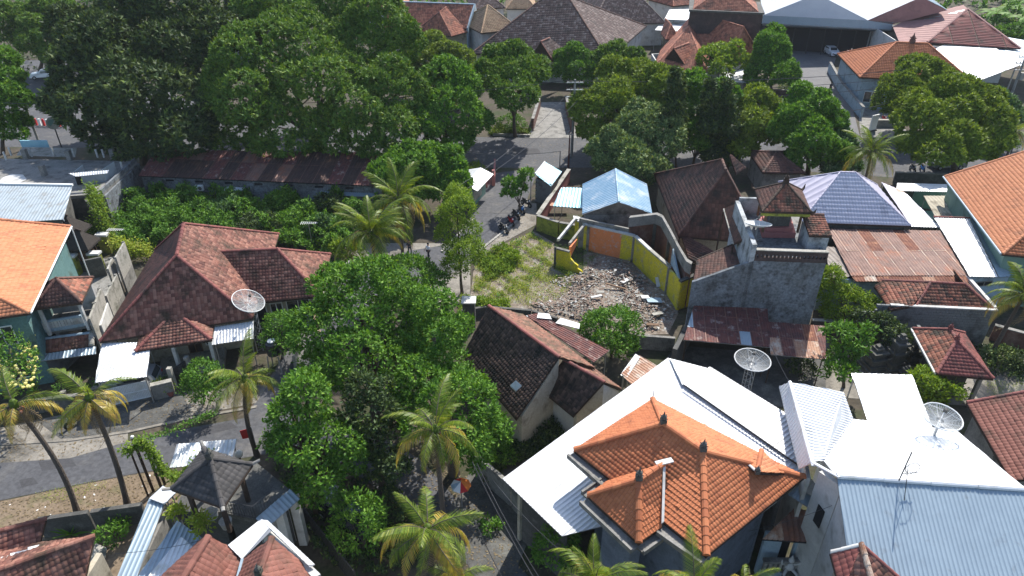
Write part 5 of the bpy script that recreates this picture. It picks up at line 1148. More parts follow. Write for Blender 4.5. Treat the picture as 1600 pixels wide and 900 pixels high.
prism('wall_core', [Z(W0+e*.3+bk*.02, 0), Z(WR-e*.02+bk*.02, 0), Z(WR-e*.02+bk*.16, 0), Z(W0+e*.3+bk*.16, 0)], (0, 0, zw-.8), MM('conc_dark'), r)
prism('wall', [Z(WR, 0)+bk*.2, Z(WR, 0)+bk*6.5, Z(WR, 0)+bk*6.5-e*.2, Z(WR, 0)+bk*.2-e*.2], (0, 0, zw-.02), MM('blockwork'), r)
for p, q in ((WL, WR), (WR+bk*.3, WR+bk*7)): 
    f = (q-p).normalized(); n = Vector((-f.y, f.x, 0))*.14; prism('coping', [p-n+Vector((0, 0, .01)), q-n+Vector((0, 0, .01)), q+n+Vector((0, 0, .01)), p+n+Vector((0, 0, .01))], (0, 0, .1), MM('plaster_white'), r)
wallpath('garden_wall', 'brown brick garden wall right of the grey block wall', 'wall', [at(1545, 530), at(1610, 548)], 1.4, .25, 'brick_wall', 'conc')
wallpath('garden_wall', 'dark wall at the foot of the tower house behind the green shrubs', 'wall', [at(1262, 525), at(1385, 530)], 1.6, .25, 'brick_dark', 'conc')
# temple pavilion roof --------------------------------------------------------------
ze = 3.0; FL = at(1463, 584, ze); FR = at(1553, 592, ze); BL = at(1425, 513, ze); BR = FR+(BL-FL)
A1 = onplane(1495, 531, mid(FL, FR), mid(BL, BR)); A0 = onplane(1485, 514, mid(FL, FR), mid(BL, BR)); pr('B26', FL, FR, BL, BR, A1, A0)
if A0.z > A1.z: A0 = Z(A0, A1.z)
r = thing('pavilion', 'temple hall with maroon hip roof and pale eave trim among the shrines', 'pavilion', Z(mid(FL, BR), 0))
kw = G(w=.25, e=.28, t=.04)
surf([FL, FR, A1], 't', 'tile_maroon', r, **kw); surf([FR, BR, A0, A1], 't', 'tile_maroon', r, **kw); surf([BL, FL, A1, A0], 't', 'tile_mixed', r, **kw); surf([BR, BL, A0], 't', 'tile_maroon', r, **kw)
for p, q in ((FL, A1), (FR, A1), (A1, A0), (BR, A0), (BL, A0)): cap(p, q, 'tile_maroon', r, .13)
prism('eave_trim', [FL-Vector((.15, 0, .1)), BL-Vector((.15, 0, .1)), BL-Vector((.02, 0, .1)), FL-Vector((.02, 0, .1))], (0, 0, .14), MM('plaster_white'), r)
finial(A1, r, .5, 'tile_maroon'); finial(A0, r, .5, 'tile_maroon')
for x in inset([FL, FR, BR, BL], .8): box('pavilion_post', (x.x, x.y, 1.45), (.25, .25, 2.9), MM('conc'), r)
body(r, [FL, FR, BR, BL], 0, 2.6, 'conc_dark', 1.6); wallpath('garden_wall', 'grey wall left of the maroon temple roof', 'wall', [at(1420, 545), at(1450, 600)], 2.4, .25, 'conc')
def stonetower(label, px, py, h, w_):
    b = at(px, py); r = thing('stone_shrine', label, 'shrine', b, 'carved stone shrines'); z = 0
    for i, (k, hh) in enumerate(((1.0, .16), (.8, .12), (.62, .22), (.78, .06), (.5, .18), (.66, .06), (.36, .12), (.2, .08))):
        box('shrine_tier', (b.x, b.y, z+hh*h/2), (w_*k, w_*k, hh*h), MM('stone'), r, rz=.2); z += hh*h
    for s in (-1, 1): MB().tube([b+Vector((s*w_*.3, -w_*.3, h*.55)), b+Vector((s*w_*.45, -w_*.4, h*.7))], [.1, .03], 5).build('corner_ear', MM('stone'), r)
    return r
stonetower('tall slender carved stone shrine tower left of the maroon temple roof', 1392, 578, 3.4, 1.5)
stonetower('shorter carved stone shrine right of the slender stone tower', 1420, 572, 2.0, 1.1)
stonetower('broad stone shrine base between green shrubs and slender tower', 1362, 575, 2.2, 1.9)
stonetower('low stone shrine with pale offerings in front of the slender tower', 1412, 596, 1.5, 1.0)
# rust canopies ---------------------------------------------------------
r = sheetroof('canopy', 'large rust-red sheet canopy with two blue-grey sheets below the rough tower wall', 'canopy', [at(1068, 531, 2.9), at(1204, 543, 2.9), at(1199, 483, 3.4), at(1085, 475, 3.4)], 'rust_red', sheets=(.86, 1.7), pitch=.2, amp=.025, seam='rust_grey', mats=['rust_red']*7+['blue_metal'], leg_mat='dark_wood')
r = sheetroof('canopy', 'smaller rust-red sheet canopy right of the larger one', 'canopy', [at(1204, 554, 2.8), at(1290, 562, 2.8), at(1290, 510, 3.2), at(1200, 503, 3.2)], 'rust_red', sheets=(.86, 1.9), pitch=.2, amp=.025, seam='rust_grey', mats=['rust_red']*4+['rust', 'rust_red', 'rust_light'], leg_mat='dark_wood')
# dark long house ---------------------------------------------------------
zd = 3.3; kw = G(w=.23, e=.27, amp=.045, t=.05)
Ea, Eb = at(723, 556, zd), at(807, 655, zd-.0)
R1 = at(763.5, 478, 6.1); R2 = at(873.5, 558, 6.1)
e = Z(Eb-Ea, 0).normalized(); pr('B28', Ea, Eb, R1, R2)
r = thing('house', 'old house with dark mossy tile roof beside the large trees', 'house', Z(mid(Ea, R2), 0))
surf([Ea, Eb, R2, R1], 't', 'tile_dark', r, **kw); surf([at(930, 575, 4.6), at(818, 492, 4.6), R1, R2], 't', 'tile_mossred', r, **kw); cap(R1, R2, 'tile_maroon', r, .14)
F1_, F2_ = at(845, 608, 3.3), at(896, 650, 3.3); S1, S2 = at(881, 562, 5.5), at(944, 597, 5.5)
surf([F1_, F2_, S2, S1], 't', 'tile_dark', r, **kw); surf([at(972, 608, 4.0), at(915, 566, 4.0), S1, S2], 't', 'tile_mossred', r, **kw); cap(S1, S2, 'tile_maroon', r, .13)
def wallq(pts, mat, d): prism('wall', pts, d, MM(mat), r)
inn = Vector((-.15, .15, 0))
wallq([Z(Eb, 0)+Vector((.35, .35, 0)), Z(R2, 0), R2-Vector((0, 0, .2)), Eb+Vector((.35, .35, -.1))], 'plaster_cream', inn)
a_, b_ = Z(F1_, 0)+Vector((.2, .5, 0)), Z(F2_, 0)+Vector((.25, .4, 0)); wallq([a_, b_, Z(b_, 3.2), Z(a_, 3.2)], 'plaster_white', Vector((.1, .15, 0)))
wallq([b_, Z(S2, 0), S2-Vector((0, 0, .2)), Z(b_, 3.3)], 'plaster_cream', inn)
c_ = at(972, 608, 4.0); wallq([Z(S2, 0), Z(c_, 0)+Vector((-.2, 0, 0)), Z(c_, 3.85)+Vector((-.2, 0, 0)), S2-Vector((0, 0, .22))], 'plaster_white', inn)
a_, b_ = Z(Ea, 0)+Vector((.4, 0, 0)), Z(Eb, 0)+Vector((.2, .5, 0)); wallq([a_, b_, Z(b_, 3.1), Z(a_, 3.1)], 'plaster_cream', Vector((.15, .1, 0)))
prism('skylight', [at(797, 604, 4.35), at(806, 612, 4.25), at(815, 604, 4.6), at(806, 596, 4.7)], (0, 0, .1), MM('white_metal'), r)
r = sheetroof('lean_to_roof', 'strip of rust-red corrugated sheets between dark tile roof and rubble', 'roof', [at(928, 566, 3.4), at(952, 548, 3.4), at(839, 490, 3.4), at(822, 493, 3.4)], 'rust_red', legs=True, sheets=(8, 1.0), pitch=.22, mats=['rust_red', 'rust_red', 'rust_grey', 'rust_red', 'rust'])
for (x1, y1, x2, y2, x3, y3, x4, y4, mt, lb) in ((839, 497, 862, 499, 858, 491, 841, 489, 'white_metal', 'left white patch sheet at the top of the rust-red strip'), (868, 505, 905, 514, 906, 506, 876, 497, 'white_metal', 'longer white patch sheet at the top of the rust-red strip')):
    o = prism('patch_sheet', [at(x1, y1, 3.52), at(x2, y2, 3.52), at(x3, y3, 3.6), at(x4, y4, 3.6)], (0, 0, .03), MM(mt)); tag(o, lb, 'metal sheet', 'patch sheets')
sheetroof('lean_to_roof', 'small tan and rust sheet roof behind the big white roof', 'roof', [at(992, 607, 2.9), at(1028, 573, 2.9), at(999, 555, 3.2), at(970, 585, 3.2)], 'rust_light', sheets=(5, 1.1), mats=['rust_light', 'rust_red', 'rust_light'], seed=6)
sheetroof('lean_to_roof', 'white and grey sheet beside the tan sheet roof', 'roof', [at(971, 583, 3.1), at(980, 590, 3.1), at(1000, 558, 3.3), at(993, 553, 3.3)], 'white_metal', legs=True)
p = at(734, 510, 0); t = thing('water_box', 'small white-topped concrete box at the back corner of the dark roof', 'box', p); box('tank_body', (p.x, p.y, 1.3), (1.0, 1.0, 2.6), MM('conc_dark'), t); box('lid', (p.x, p.y, 2.65), (1.2, 1.1, .1), MM('plaster_white'), t)
# ================================================================== villa and white roofs
r = thing('white_roof_house', 'house under a huge white metal roof surrounding the orange villa', 'house', at(900, 900))
w0, w1, w2, w3 = at(785, 748, 4.8), at(878, 838, 4.8), at(1262, 742, 6.2), at(1044, 559, 6.2)
surf([w0, w1, w2, w3], 'm', 'white_metal', r)
v0, v1, v2, v3 = at(1068, 600, 6.32), at(1262, 737, 6.32), at(1243, 655, 6.6), at(1109, 573, 6.6)
surf([v0, v1, v2, v3], 'm', 'white_metal', r)
surf([at(1066, 601, 6.3), at(1112, 592, 6.3), at(1104, 575, 6.35), at(1046, 560, 6.3)], 'm', 'white_metal', r)
MB().tube([at(1068, 601, 6.4), at(1262, 737, 6.4)], .05, 5).build('gutter', MM('black_metal'), r)
for a, b, mt in ((w0, w1, 'conc_dark'), (w3, w0, 'plaster_cream'), (w3, v3, 'plaster_white'), (v3, v2, 'plaster_white'), (v2, v1, 'conc')):
    a, b = Z(a, 0), Z(b, 0); c = at(1020, 700); e = (b-a).normalized(); n = Vector((-e.y, e.x, 0)); n = n if n.dot(Z(c, 0)-a) > 0 else -n
    prism('wall', [a+n*.7+e*.5, b+n*.7-e*.5, b+n*.9-e*.5, a+n*.9+e*.5], (0, 0, 4.6 if mt != 'plaster_white' else 5.9), MM(mt), r)
zv = 7.0
W, S, E, N = at(896, 703, zv), at(1104, 869, zv), at(1258, 745, zv), at(1020, 623, zv); pr('villa', W, S, E, N)
N2 = W+(E-S); pr('N2', N2)
R1 = onplane(1036, 662, mid(N, W), mid(S, E)); R2 = onplane(1098, 705, mid(N, W), mid(S, E)); pr('vr', R1, R2)
r = thing('villa', 'villa with vivid orange tile hip roof, bay wing and concrete gutters', 'house', Z(mid(W, E), 0))
kw = G(w=.185, e=.235, amp=.028, t=.045)
hip(r, W, S, E, N, R1, R2, 't', 'tile_orange', capr=.17, single=200, **kw)
b0, b1, b2, b3 = at(917, 774, zv-.15), at(998, 849, zv-.15), at(1034, 824, zv-.15), at(948, 752, zv-.15)
Q1 = onplane(998, 750, mid(b0, b1), mid(b0, b1)+perp(b0, b1)); Q2 = onplane(1037, 727, mid(b0, b1), mid(b0, b1)+perp(b0, b1)); pr('bay', b0, b1, b2, Q1, Q2)
Q2 = Z(Q2, Q1.z)
surf([b0, b1, Q1], 't', 'tile_orange', r, single=50, **kw); surf([b1, b2, Q2, Q1], 't', 'tile_orange', r, single=50, **kw); surf([b3, b0, Q1, Q2], 't', 'tile_orange', r, **kw)
for p, q in ((b0, Q1), (b1, Q1), (Q1, Q2)): cap(p, q, 'tile_orange', r, .17)
prism('valley_flashing', [b2+Vector((-.05, -.02, .25)), b2+Vector((.1, .1, .25)), Q2+Vector((.1, .1, .02)), Q2+Vector((-.05, -.02, .02))], (0, 0, .06), MM('plaster_white'), r)
box('flashing', (Q2.x, Q2.y, Q2.z+.12), (.9, .3, .06), MM('plaster_white'), r, rz=.3)
for p in (R1, R2, Q1): finial(p+Vector((0, 0, .08)), r, .62, 'stone')
finial(at(1183, 739, zv+1.2), r, .45, 'stone')
MB().tube([N+Vector((0, 0, .1)), N+Vector((0, 0, .9))], [.03, .01], 5).build('lightning_rod', MM('black_metal'), r)
s0 = at(1165, 722, zv+.75); s1 = at(1183, 738, zv+1.25); s2 = at(1226, 740, zv+.4); s3 = at(1190, 703, zv+.9)
surf([s3, s0, s1], 't', 'tile_bright', r, **kw); surf([s2, s3, s1], 't', 'tile_bright', r, **kw); cap(s0, s1, 'plaster_white', r, .08); cap(s3, s1, 'tile_orange', r, .12)
# concrete gutters under the eaves
def ledge(pts, wdt, z, mat='conc', up=True):
    for i in range(len(pts)-1):
        a, b = pts[i], pts[i+1]; e = (b-a).normalized(); n = Vector((e.y, -e.x, 0)); n = n if n.dot(Z(mid(a, b), 0)-Z(mid(W, E), 0)) > 0 else -n
        A, B = Z(a, z), Z(b, z)
        prism('gutter_slab', [A-n*.5-e*.0, B-n*.5, B+n*wdt, A+n*wdt], (0, 0, .12), MM(mat), r); prism('gutter_lip', [A+n*(wdt-.12)+Vector((0, 0, .121)), B+n*(wdt-.12)+Vector((0, 0, .121)), B+n*wdt+Vector((0, 0, .121)), A+n*wdt+Vector((0, 0, .121))], (0, 0, .16), MM(mat), r)
bk_ = (b3-b0).normalized()
ledge([W, at(950, 750, zv)], .45, zv-.34); ledge([b3+bk_*.4, b0], .4, zv-.43); ledge([b0, b1], .5, zv-.52); ledge([b1, b2+(b2-b1)*.1], .4, zv-.61); ledge([b2, S], .45, zv-.34)
vb = body(r, [W, S, E, N], 0, zv-.36, 'villa_wall', 1.5)
for t_ in (.9, 3.1, 5.3): window(r, vb[1], vb[2], t_, 1.4, 4.3, 1.5, out=Vector((1, -1, 0)), pane='glass', frame='white_paint')
window(r, vb[0], vb[1], .7, 1.2, 4.3, 1.5, out=Vector((-1, -1, 0)))
bp = inset([b0, b1, b2, b3], 1.0); 
for i in range(3):
    p, q = Z(bp[i], 0), Z(bp[(i+1) % 4], 0); e = (q-p).normalized(); n = Vector((-e.y, e.x, 0))*.2; n = n if n.dot(Z(bp[2], 0)-p) > 0 or i == 2 else -n
    prism('bay_wall', [p, q, q+n, p+n], (0, 0, zv-.7), MM('villa_wall'), r)
sheetroof('awning', 'blue and white metal awning at the right corner of the orange villa', 'awning', [at(1231, 773, 5.3), at(1273, 799, 5.3), at(1284, 779, 5.6), at(1258, 748, 5.6)], 'blue_metal', legs=False, group='corner awnings')
sheetroof('awning', 'white upper sheet above the blue awning at the villa corner', 'awning', [at(1252, 765, 5.7), at(1282, 784, 5.7), at(1276, 758, 5.9), at(1262, 742, 5.9)], 'white_metal', legs=False, group='corner awnings')
# small outbuilding with rust roof
r = thing('outbuilding', 'small white outbuilding with stained rusty roof between villa and blue roof', 'outbuilding', at(1240, 890))
p = [at(1191, 843, 3.5), at(1293, 850, 3.5), at(1279, 806, 4.2), at(1243, 792, 4.2)]; ribs(p, 'rust', r, .3, .03, sheets=(1.3, 3), mats=['rust_light', 'rust', 'rust_grey', 'rust_light'], seed=2); deck(p, r, 'dark', .05, .03)
a, b = Z(p[0], 0)+Vector((.4, .5, 0)), Z(p[1], 0)+Vector((-.3, .5, 0)); e = (b-a); 
prism('wall', [a, a+e*.35, a+e*.35+Vector((0, .2, 0)), a+Vector((0, .2, 0))], (0, 0, 3.35), MM('plaster_blue'), r); prism('wall', [a+e*.62, b, b+Vector((0, .2, 0)), a+e*.62+Vector((0, .2, 0))], (0, 0, 3.35), MM('plaster_blue'), r)
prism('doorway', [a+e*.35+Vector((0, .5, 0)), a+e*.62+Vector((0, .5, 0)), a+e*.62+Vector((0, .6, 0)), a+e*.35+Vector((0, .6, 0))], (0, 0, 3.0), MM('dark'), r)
a, b = at(1190, 898), at(1290, 903); r = thing('balustrade', 'grey balustrade in front of the small white outbuilding', 'balustrade', a)
zz = 1.9
A, B = at(1193, 876, zz), at(1292, 880, zz)
box('rail', (mid(A, B).x, A.y, zz), ((B-A).length, .3, .16), MM('conc'), r); box('wall_length', (mid(A, B).x, A.y, .5), ((B-A).length, .25, 1.0), MM('plaster_blue'), r)
for i in range(12): q = A.lerp(B, (i+.5)/12); box('baluster', (q.x, A.y, 1.41), (.16, .16, .82), MM('conc_light'), r)
def statue(lab, px, py, z0=1.1, s=1.0):
    b = at(px, py, z0); t = thing('statue', lab, 'statue', Z(b, 0), 'white guardian statues'); box('pedestal', (b.x, b.y, (z0+.1)/2), (.6, .6, z0+.1), MM('stone'), t)
    m = MB(); m.ball((b.x, b.y, z0+.45*s), .26*s, 8, 6, (1, .8, 1.3)); m.ball((b.x, b.y, z0+.95*s), .16*s, 8, 6)
    for k in (-1, 1): m.tube([b+Vector((k*.18*s, 0, .6*s)), b+Vector((k*.5*s, -.05, .75*s)), b+Vector((k*.55*s, -.1, 1.1*s))], [.09*s, .07*s, .03*s], 6); m.tube([b+Vector((k*.1*s, 0, .3*s)), b+Vector((k*.35*s, -.3, .12*s)), b+Vector((k*.3*s, -.45, .08*s))], [.11*s, .08*s, .05*s], 6)
    m.tube([b+Vector((0, 0, 1.0*s)), b+Vector((0, 0, 1.35*s))], [.12*s, .02], 6); m.build('figure', MM('plaster_white'), t, smooth=True)
statue('white guardian statue left of the tangled plant by the outbuilding', 1231, 893); statue('white ornate statue in the right corner behind the balustrade', 1281, 892)
# terracotta pyramid
ap = at(1346, 851, 8.7); L_, F_, R_ = at(1297, 863, 7.7), at(1318, 925, 7.5), at(1408, 906, 7.6)
r = thing('house', 'small pointed rust-brown tile roof in front of the big blue roof', 'house', at(1350, 930)); F1 = at(1315, 930, 7.6); F2 = at(1372, 940, 7.6)
for f_ in ([L_, F1, ap], [F1, F2, ap], [F2, R_, ap]): surf(f_, 't', 'tile_maroon' if f_[0] is L_ else 'tile_red', r, w=.26, e=.3, t=.045)
cap(L_, ap, 'plaster_white', r, .1); cap(F2, ap, 'rust_light', r, .14); cap(R_, ap, 'tile_maroon', r, .1)
bb = [Z(x, 0) for x in inset([L_, F1, F2, R_], .5)]
for i in range(3): prism('wall', [bb[i], bb[i+1], bb[i+1]+Vector((.05, .2, 0)), bb[i]+Vector((.05, .2, 0))], (0, 0, 7.4), MM('plaster_cream'), r)
# big metal roof complex, sunlit white and shaded blue -------------------------------------------------
zr = 9.0; A = at(1307, 744, zr); B = at(1605, 765, zr); e = (B-A).normalized(); bk = Vector((-e.y, e.x, 0))
C_ = at(1319, 868, 6.2); D_ = at(1640, 905, 6.2)
r = thing('large_house', 'large two-storey house with blue front roof and white rear roof, bottom right', 'house', Z(A, 0))
f = Face([C_, D_, B, A]); pr('B30', A, B, C_, D_, bk)
Fl = onplane(1330, 980, C_, C_+(D_-C_)) if False else at(1330, 975, 5.2)
fwd = -bk
C2 = A+fwd*8.5+Vector((-.35, 0, -3.6)); D2 = B+e*2+fwd*8.5+Vector((0, 0, -3.6)); pr('B30b', C2)
surf([C2, D2, B+e*2, A], 'm', 'blue_metal', r, pitch=.2, amp=.028); cap(A, B+e*2, 'white_metal', r, .16, 2)  # same metal as the rear; shade and sky tint put into the blue
A2 = at(1269, 723, 8.3)
T1, T2, T3 = at(1288, 717, 8.1), at(1333, 655, 7.2), at(1318, 613, 7.2)
S0, S1, S2 = at(1234, 597, 8.0), at(1229, 594, 7.6), at(1262, 722, 7.6)
wh = [at(1546, 739, 7.9), at(1494, 672, 7.2)]
surf([T2, wh[1], B+Vector((0, 0, -.03)), A+Vector((0, 0, -.03)), at(1287, 720, 8.35)], 'm', 'white_metal', r)
surf([T3, T2, at(1287, 720, 8.4), A2, S0], 'm', 'grey_metal' if False else 'white_metal', r, pitch=.25, amp=.05)
surf([S2-Vector((.35, 0, .5)), S1-Vector((.35, 0, .5)), S0, A2], 'm', 'white_metal', r, pitch=.25, amp=.05)
cap(S0, A2, 'white_metal', r, .1, 2); cap(A2, A, 'white_metal', r, .1, 2)
# walls
wl = [Z(A2, 0)+Vector((.3, -.3, 0)), Z(A, 0)+fwd*.3+e*.25, Z(C2, 0)+e*.25-fwd*.5]
prism('wall', [wl[0], wl[1], Z(wl[1], 8.6), Z(wl[0], 8.0)], Vector((.2, .2, 0)), MM('plaster_white'), r)
prism('wall', [wl[1]+fwd*.05, wl[2], Z(wl[2], 5.0), Z(wl[1]+fwd*.05, 8.55)], e*.2, MM('plaster_white'), r)
a = Z(S2, 0); prism('wall', [Z(A2, 0)+Vector((.1, .2, 0)), Z(S0, 0)+Vector((.3, -.2, 0)), Z(S0, 0)+Vector((.5, -.2, 0)), Z(A2, 0)+Vector((.3, .2, 0))], (0, 0, 7.0), MM('plaster_white'), r)
a, b = Z(T3, 0), Z(T2, 0); prism('wall', [a, b, b+Vector((-.2, -.1, 0)), a+Vector((-.2, -.1, 0))], (0, 0, 6.9), MM('plaster_white'), r)
a, b = Z(wh[1], 0), Z(wh[0], 0); prism('wall', [a, b, b+Vector((-.2, -.1, 0)), a+Vector((-.2, -.1, 0))], (0, 0, 6.9), MM('plaster_white'), r)
a, b = Z(T2, 0), Z(wh[1], 0); prism('wall', [a+Vector((0, -.3, 0)), b+Vector((0, -.3, 0)), b+Vector((0, -.5, 0)), a+Vector((0, -.5, 0))], (0, 0, 6.9), MM('plaster_white'), r)
dvec = (wl[1]-wl[0]).normalized(); nn = Vector((dvec.y, -dvec.x, 0)); nn = nn if nn.x < 0 else -nn
q = wl[0].lerp(wl[1], .42); prism('window_slit', [Z(q, 5.2)+nn*.02, Z(q+dvec*.5, 5.2)+nn*.02, Z(q+dvec*.5, 6.4)+nn*.02, Z(q, 6.4)+nn*.02], nn*.05, MM('dark'), r)
sheetroof('canopy', 'flat white canopy roof behind the large white roof', 'canopy', [at(1357, 662, 6.9), at(1457, 668, 6.9), at(1425, 586, 6.9), at(1330, 583, 6.9)], 'white_metal', legs=True, pitch=.4)
sheetroof('canopy', 'white sheet roof at the bottom edge in front of the blue roof', 'canopy', [at(1405, 935, 4.6), at(1640, 945, 4.6), at(1640, 903, 4.9), at(1405, 891, 4.9)], 'white_metal', legs=False)
# antenna
b = at(1404, 752, 9.05); t = thing('roof_antenna', 'thin mast with round loop antenna on the blue roof ridge', 'antenna', b)
zt_ = over(b, 728) if False else 9.05+1.9; m = MB(); m.tube([b, b+Vector((.05, 0, 1.9))], .03, 5); m.build('mast', MM('black_metal'), t)
m = MB(); c = b+Vector((.4, 0, .85)); m.tube([c+Vector((.33*math.cos(i*math.pi/8), 0, .33*math.sin(i*math.pi/8))) for i in range(17)], .018, 4, False); m.tube([b+Vector((0, 0, .5)), b+Vector((.75, 0, .6))], .02, 4)
for i in range(5): m.tube([b+Vector((.15+i*.12, -.2, .55)), b+Vector((.15+i*.12, .2, .55))], .012, 4)
m.build('loop', MM('black_metal'), t)
m = MB(); m.tube([b+Vector((.05, -.1, 1.2)), at(1412, 790, 8.4), at(1420, 830, 7.3), at(1430, 880, 6.4)], .02, 4); o = m.build('antenna_cable', MM('black_metal')); tag(o, 'black cable hanging from the mast down the blue roof', 'cable')
# brown roof right edge
zq = 4.4; P = at(1580, 752, zq); Q = at(1510, 629, zq); e = Z(Q-P, 0).normalized(); rt = Vector((e.y, -e.x, 0)); rt = rt if rt.x > 0 else -rt
r = thing('house', 'house with dull brown tile roof at the right edge beside the white roof', 'house', Z(Q, 0)); Rb = Z(Q+rt*5, zq+2.2); Rf = Z(P+rt*5, zq+2.2)
surf([P, Q, Rb, Rf], 't', 'tile_pinkbrown', r, w=.24, e=.3, t=.045); surf([P+rt*10, Q+rt*10, Rb, Rf], 't', 'tile_pinkbrown', r, w=.24, e=.3, t=.045); cap(Q, Rb, 'tile_maroon', r, .13); cap(Rb, Rf, 'tile_maroon', r, .13)
body(r, [P, P+rt*10, Q+rt*10, Q], 0, zq-.1, 'conc', .6)
# ================================================================== far row
kf = G(w=.35, e=.38, K=3, amp=.04, t=.05)
# far orange house
ze = 5.0; FL = at(600, 44, ze); FR = at(729, 45, ze); R1 = at(600, 1, 8.6); R2 = at(741, 7, 8.6)
r = thing('house', 'far house with dull orange roof, light blue gable wall and front gable', 'house', at(700, 80))
R1, R2 = onplane(600, 2, FL+Vector((0, 5.5, 0)), FR+Vector((.8, 5.5, 0))), onplane(741, 7, FL+Vector((0, 5.5, 0)), FR+Vector((.8, 5.5, 0))); pr('far', R1, R2)
surf([FL, FR, R2, R1], 't', 'tile_far_orange', r, **kf); BLf, BRf = Z(FL, ze)+Vector((0, 11, 0)), Z(FR, ze)+Vector((1.5, 11, 0)); surf([BRf, BLf, R1, R2], 't', 'tile_far_orange', r, **kf)
cap(R1, R2, 'plaster_blue', r, .2); prism('gable_wall', [Z(FR, 0)+Vector((.25, .2, 0)), Z(BRf, 0)+Vector((.25, -.2, 0)), BRf+Vector((.25, -.2, -.1)), R2+Vector((.25, 0, .15)), FR+Vector((.25, .2, .15))], (-.3, 0, 0), MM('plaster_blue'), r)
prism('wall', [Z(FL, 0)+Vector((0, .5, 0)), Z(FR, 0)+Vector((0, .5, 0)), Z(FR, 0)+Vector((0, .7, 0)), Z(FL, 0)+Vector((0, .7, 0))], (0, 0, ze-.1), MM('plaster_cream'), r)
a, b = at(651, 48, ze-.6), at(706, 57, ze-.6); ap = onplane(687, 19, mid(a, b), mid(a, b)+perp(a, b)); ap0 = onplane(697, 11, mid(a, b), mid(a, b)+perp(a, b)); pr('farg', ap, ap0)
pd = perp(a, b); surf([a, b, ap], 't', 'tile_far_orange', r, **kf); surf([b, b+pd*5, ap0, ap], 't', 'tile_far_orange', r, **kf); surf([a+pd*5, a, ap, ap0], 't', 'tile_far_orange', r, **kf); cap(a, ap, 'tile_hall', r, .15); cap(b, ap, 'tile_far_orange', r, .15); cap(ap, ap0, 'tile_far_orange', r, .15)
b = at(717, 78); t = thing('water_tank_tower', 'grey water tank tower with white lid beside the light blue gable', 'water tank', b)
zt_ = over(b, 50); box('tower_shaft', (b.x, b.y, zt_/2), (1.9, 1.9, zt_), MM('conc'), t); box('tank_body', (b.x+.2, b.y, zt_+1.15), (1.8, 1.8, 2.3), MM('plaster_blue'), t); box('lid', (b.x+.2, b.y, zt_+2.4), (2.2, 2.2, .2), MM('white_metal'), t)
# misc far roofs
def farhip(label, fl, fr, depth, ze, pitch, mat, wall='plaster_white', ridge=.5, name='house'):
    FL, FR = at(*fl, ze), at(*fr, ze); pd = perp(FL, FR); BR, BL = FR+pd*depth, FL+pd*depth; e = (FR-FL).normalized(); h = depth/2*math.tan(R(pitch)); L = (FR-FL).length; k = min(depth/2, L/2-.1)*(2*ridge)
    R1 = mid(FL, BL)+e*k+Vector((0, 0, h)); R2 = mid(FR, BR)-e*k+Vector((0, 0, h)); r = thing(name, label, 'house', Z(mid(FL, BR), 0))
    hip(r, FL, FR, BR, BL, R1, R2, 't', mat, capr=.16, faces='FRBL', **kf); body(r, [FL, FR, BR, BL], 0, ze-.1, wall, .6); return r, (FL, FR, BR, BL)
farhip('tan tiled house left of the large dark hall roof', (752, 52), (812, 46), 12, 5, 32, 'tile_tan')
farhip('tan and white house at the top edge behind the tan roof', (790, 14), (838, 14), 10, 5, 30, 'tile_tan')
farhip('grey roofed building half hidden behind the two biggest trees', (352, 58), (425, 52), 14, 4.5, 25, 'tile_black')
farhip('white-walled far house above the light blue gable', (742, 14), (790, 12), 10, 6.5, 25, 'tile_hall')
farhip('orange roofed far house at the top edge beside the brick tower', (1052, 10), (1090, 6), 10, 5, 32, 'tile_far_orange')
farhip('orange roofed far house at the top edge behind the biggest tree', (560, 12), (640, 10), 12, 4, 30, 'tile_far_orange')
# dark hall
ze = 4.5; FL = at(736, 84, ze); FR = at(950, 93, ze); BR = at(1010, 41, ze); BL = FL+(BR-FR); pdv = BR-FR
R1 = onplane(852, -6, mid(FL, BL), mid(FR, BR)); R2 = onplane(888, -3, mid(FL, BL), mid(FR, BR)); pr('hall', FL, FR, BR, BL, R1, R2); R2.z = R1.z
r = thing('hall', 'huge hall with dark speckled brown hip roof at the top centre', 'hall', Z(mid(FL, BR), 0)); kh = G(w=.42, e=.45, K=3, amp=.04, t=.06)
hip(r, FL, FR, BR, BL, R1, R2, 't', 'tile_hall', 'tile_brown', capr=.2, **kh); body(r, [FL, FR, BR, BL], 0, ze-.1, 'plaster_white', 1)
a, b = at(832, 79, 5.6), at(864, 93, 5.3); b = at(864, 95, 5.2); a = at(829, 90, 5.2); ap = onplane(845, 65, mid(a, b), mid(a, b)+perp(a, b)); ap0 = onplane(859, 53, mid(a, b), mid(a, b)+perp(a, b)); pd = perp(a, b); pr('dorm', ap, ap0); ap0.z = ap.z
surf([a, b, ap], 't', 'tile_hall', r, **kh); surf([b, b+pd*6, ap0, ap], 't', 'tile_hall', r, **kh); surf([a+pd*6, a, ap, ap0], 't', 'tile_hall', r, **kh); cap(b, ap, 'tile_pinkbrown', r, .16); cap(ap, ap0, 'tile_pinkbrown', r, .16)
r2, c = farhip('second dark speckled hip roof right behind the huge hall', (925, 38), (1040, 36), 26, 4.5, 30, 'tile_hall')
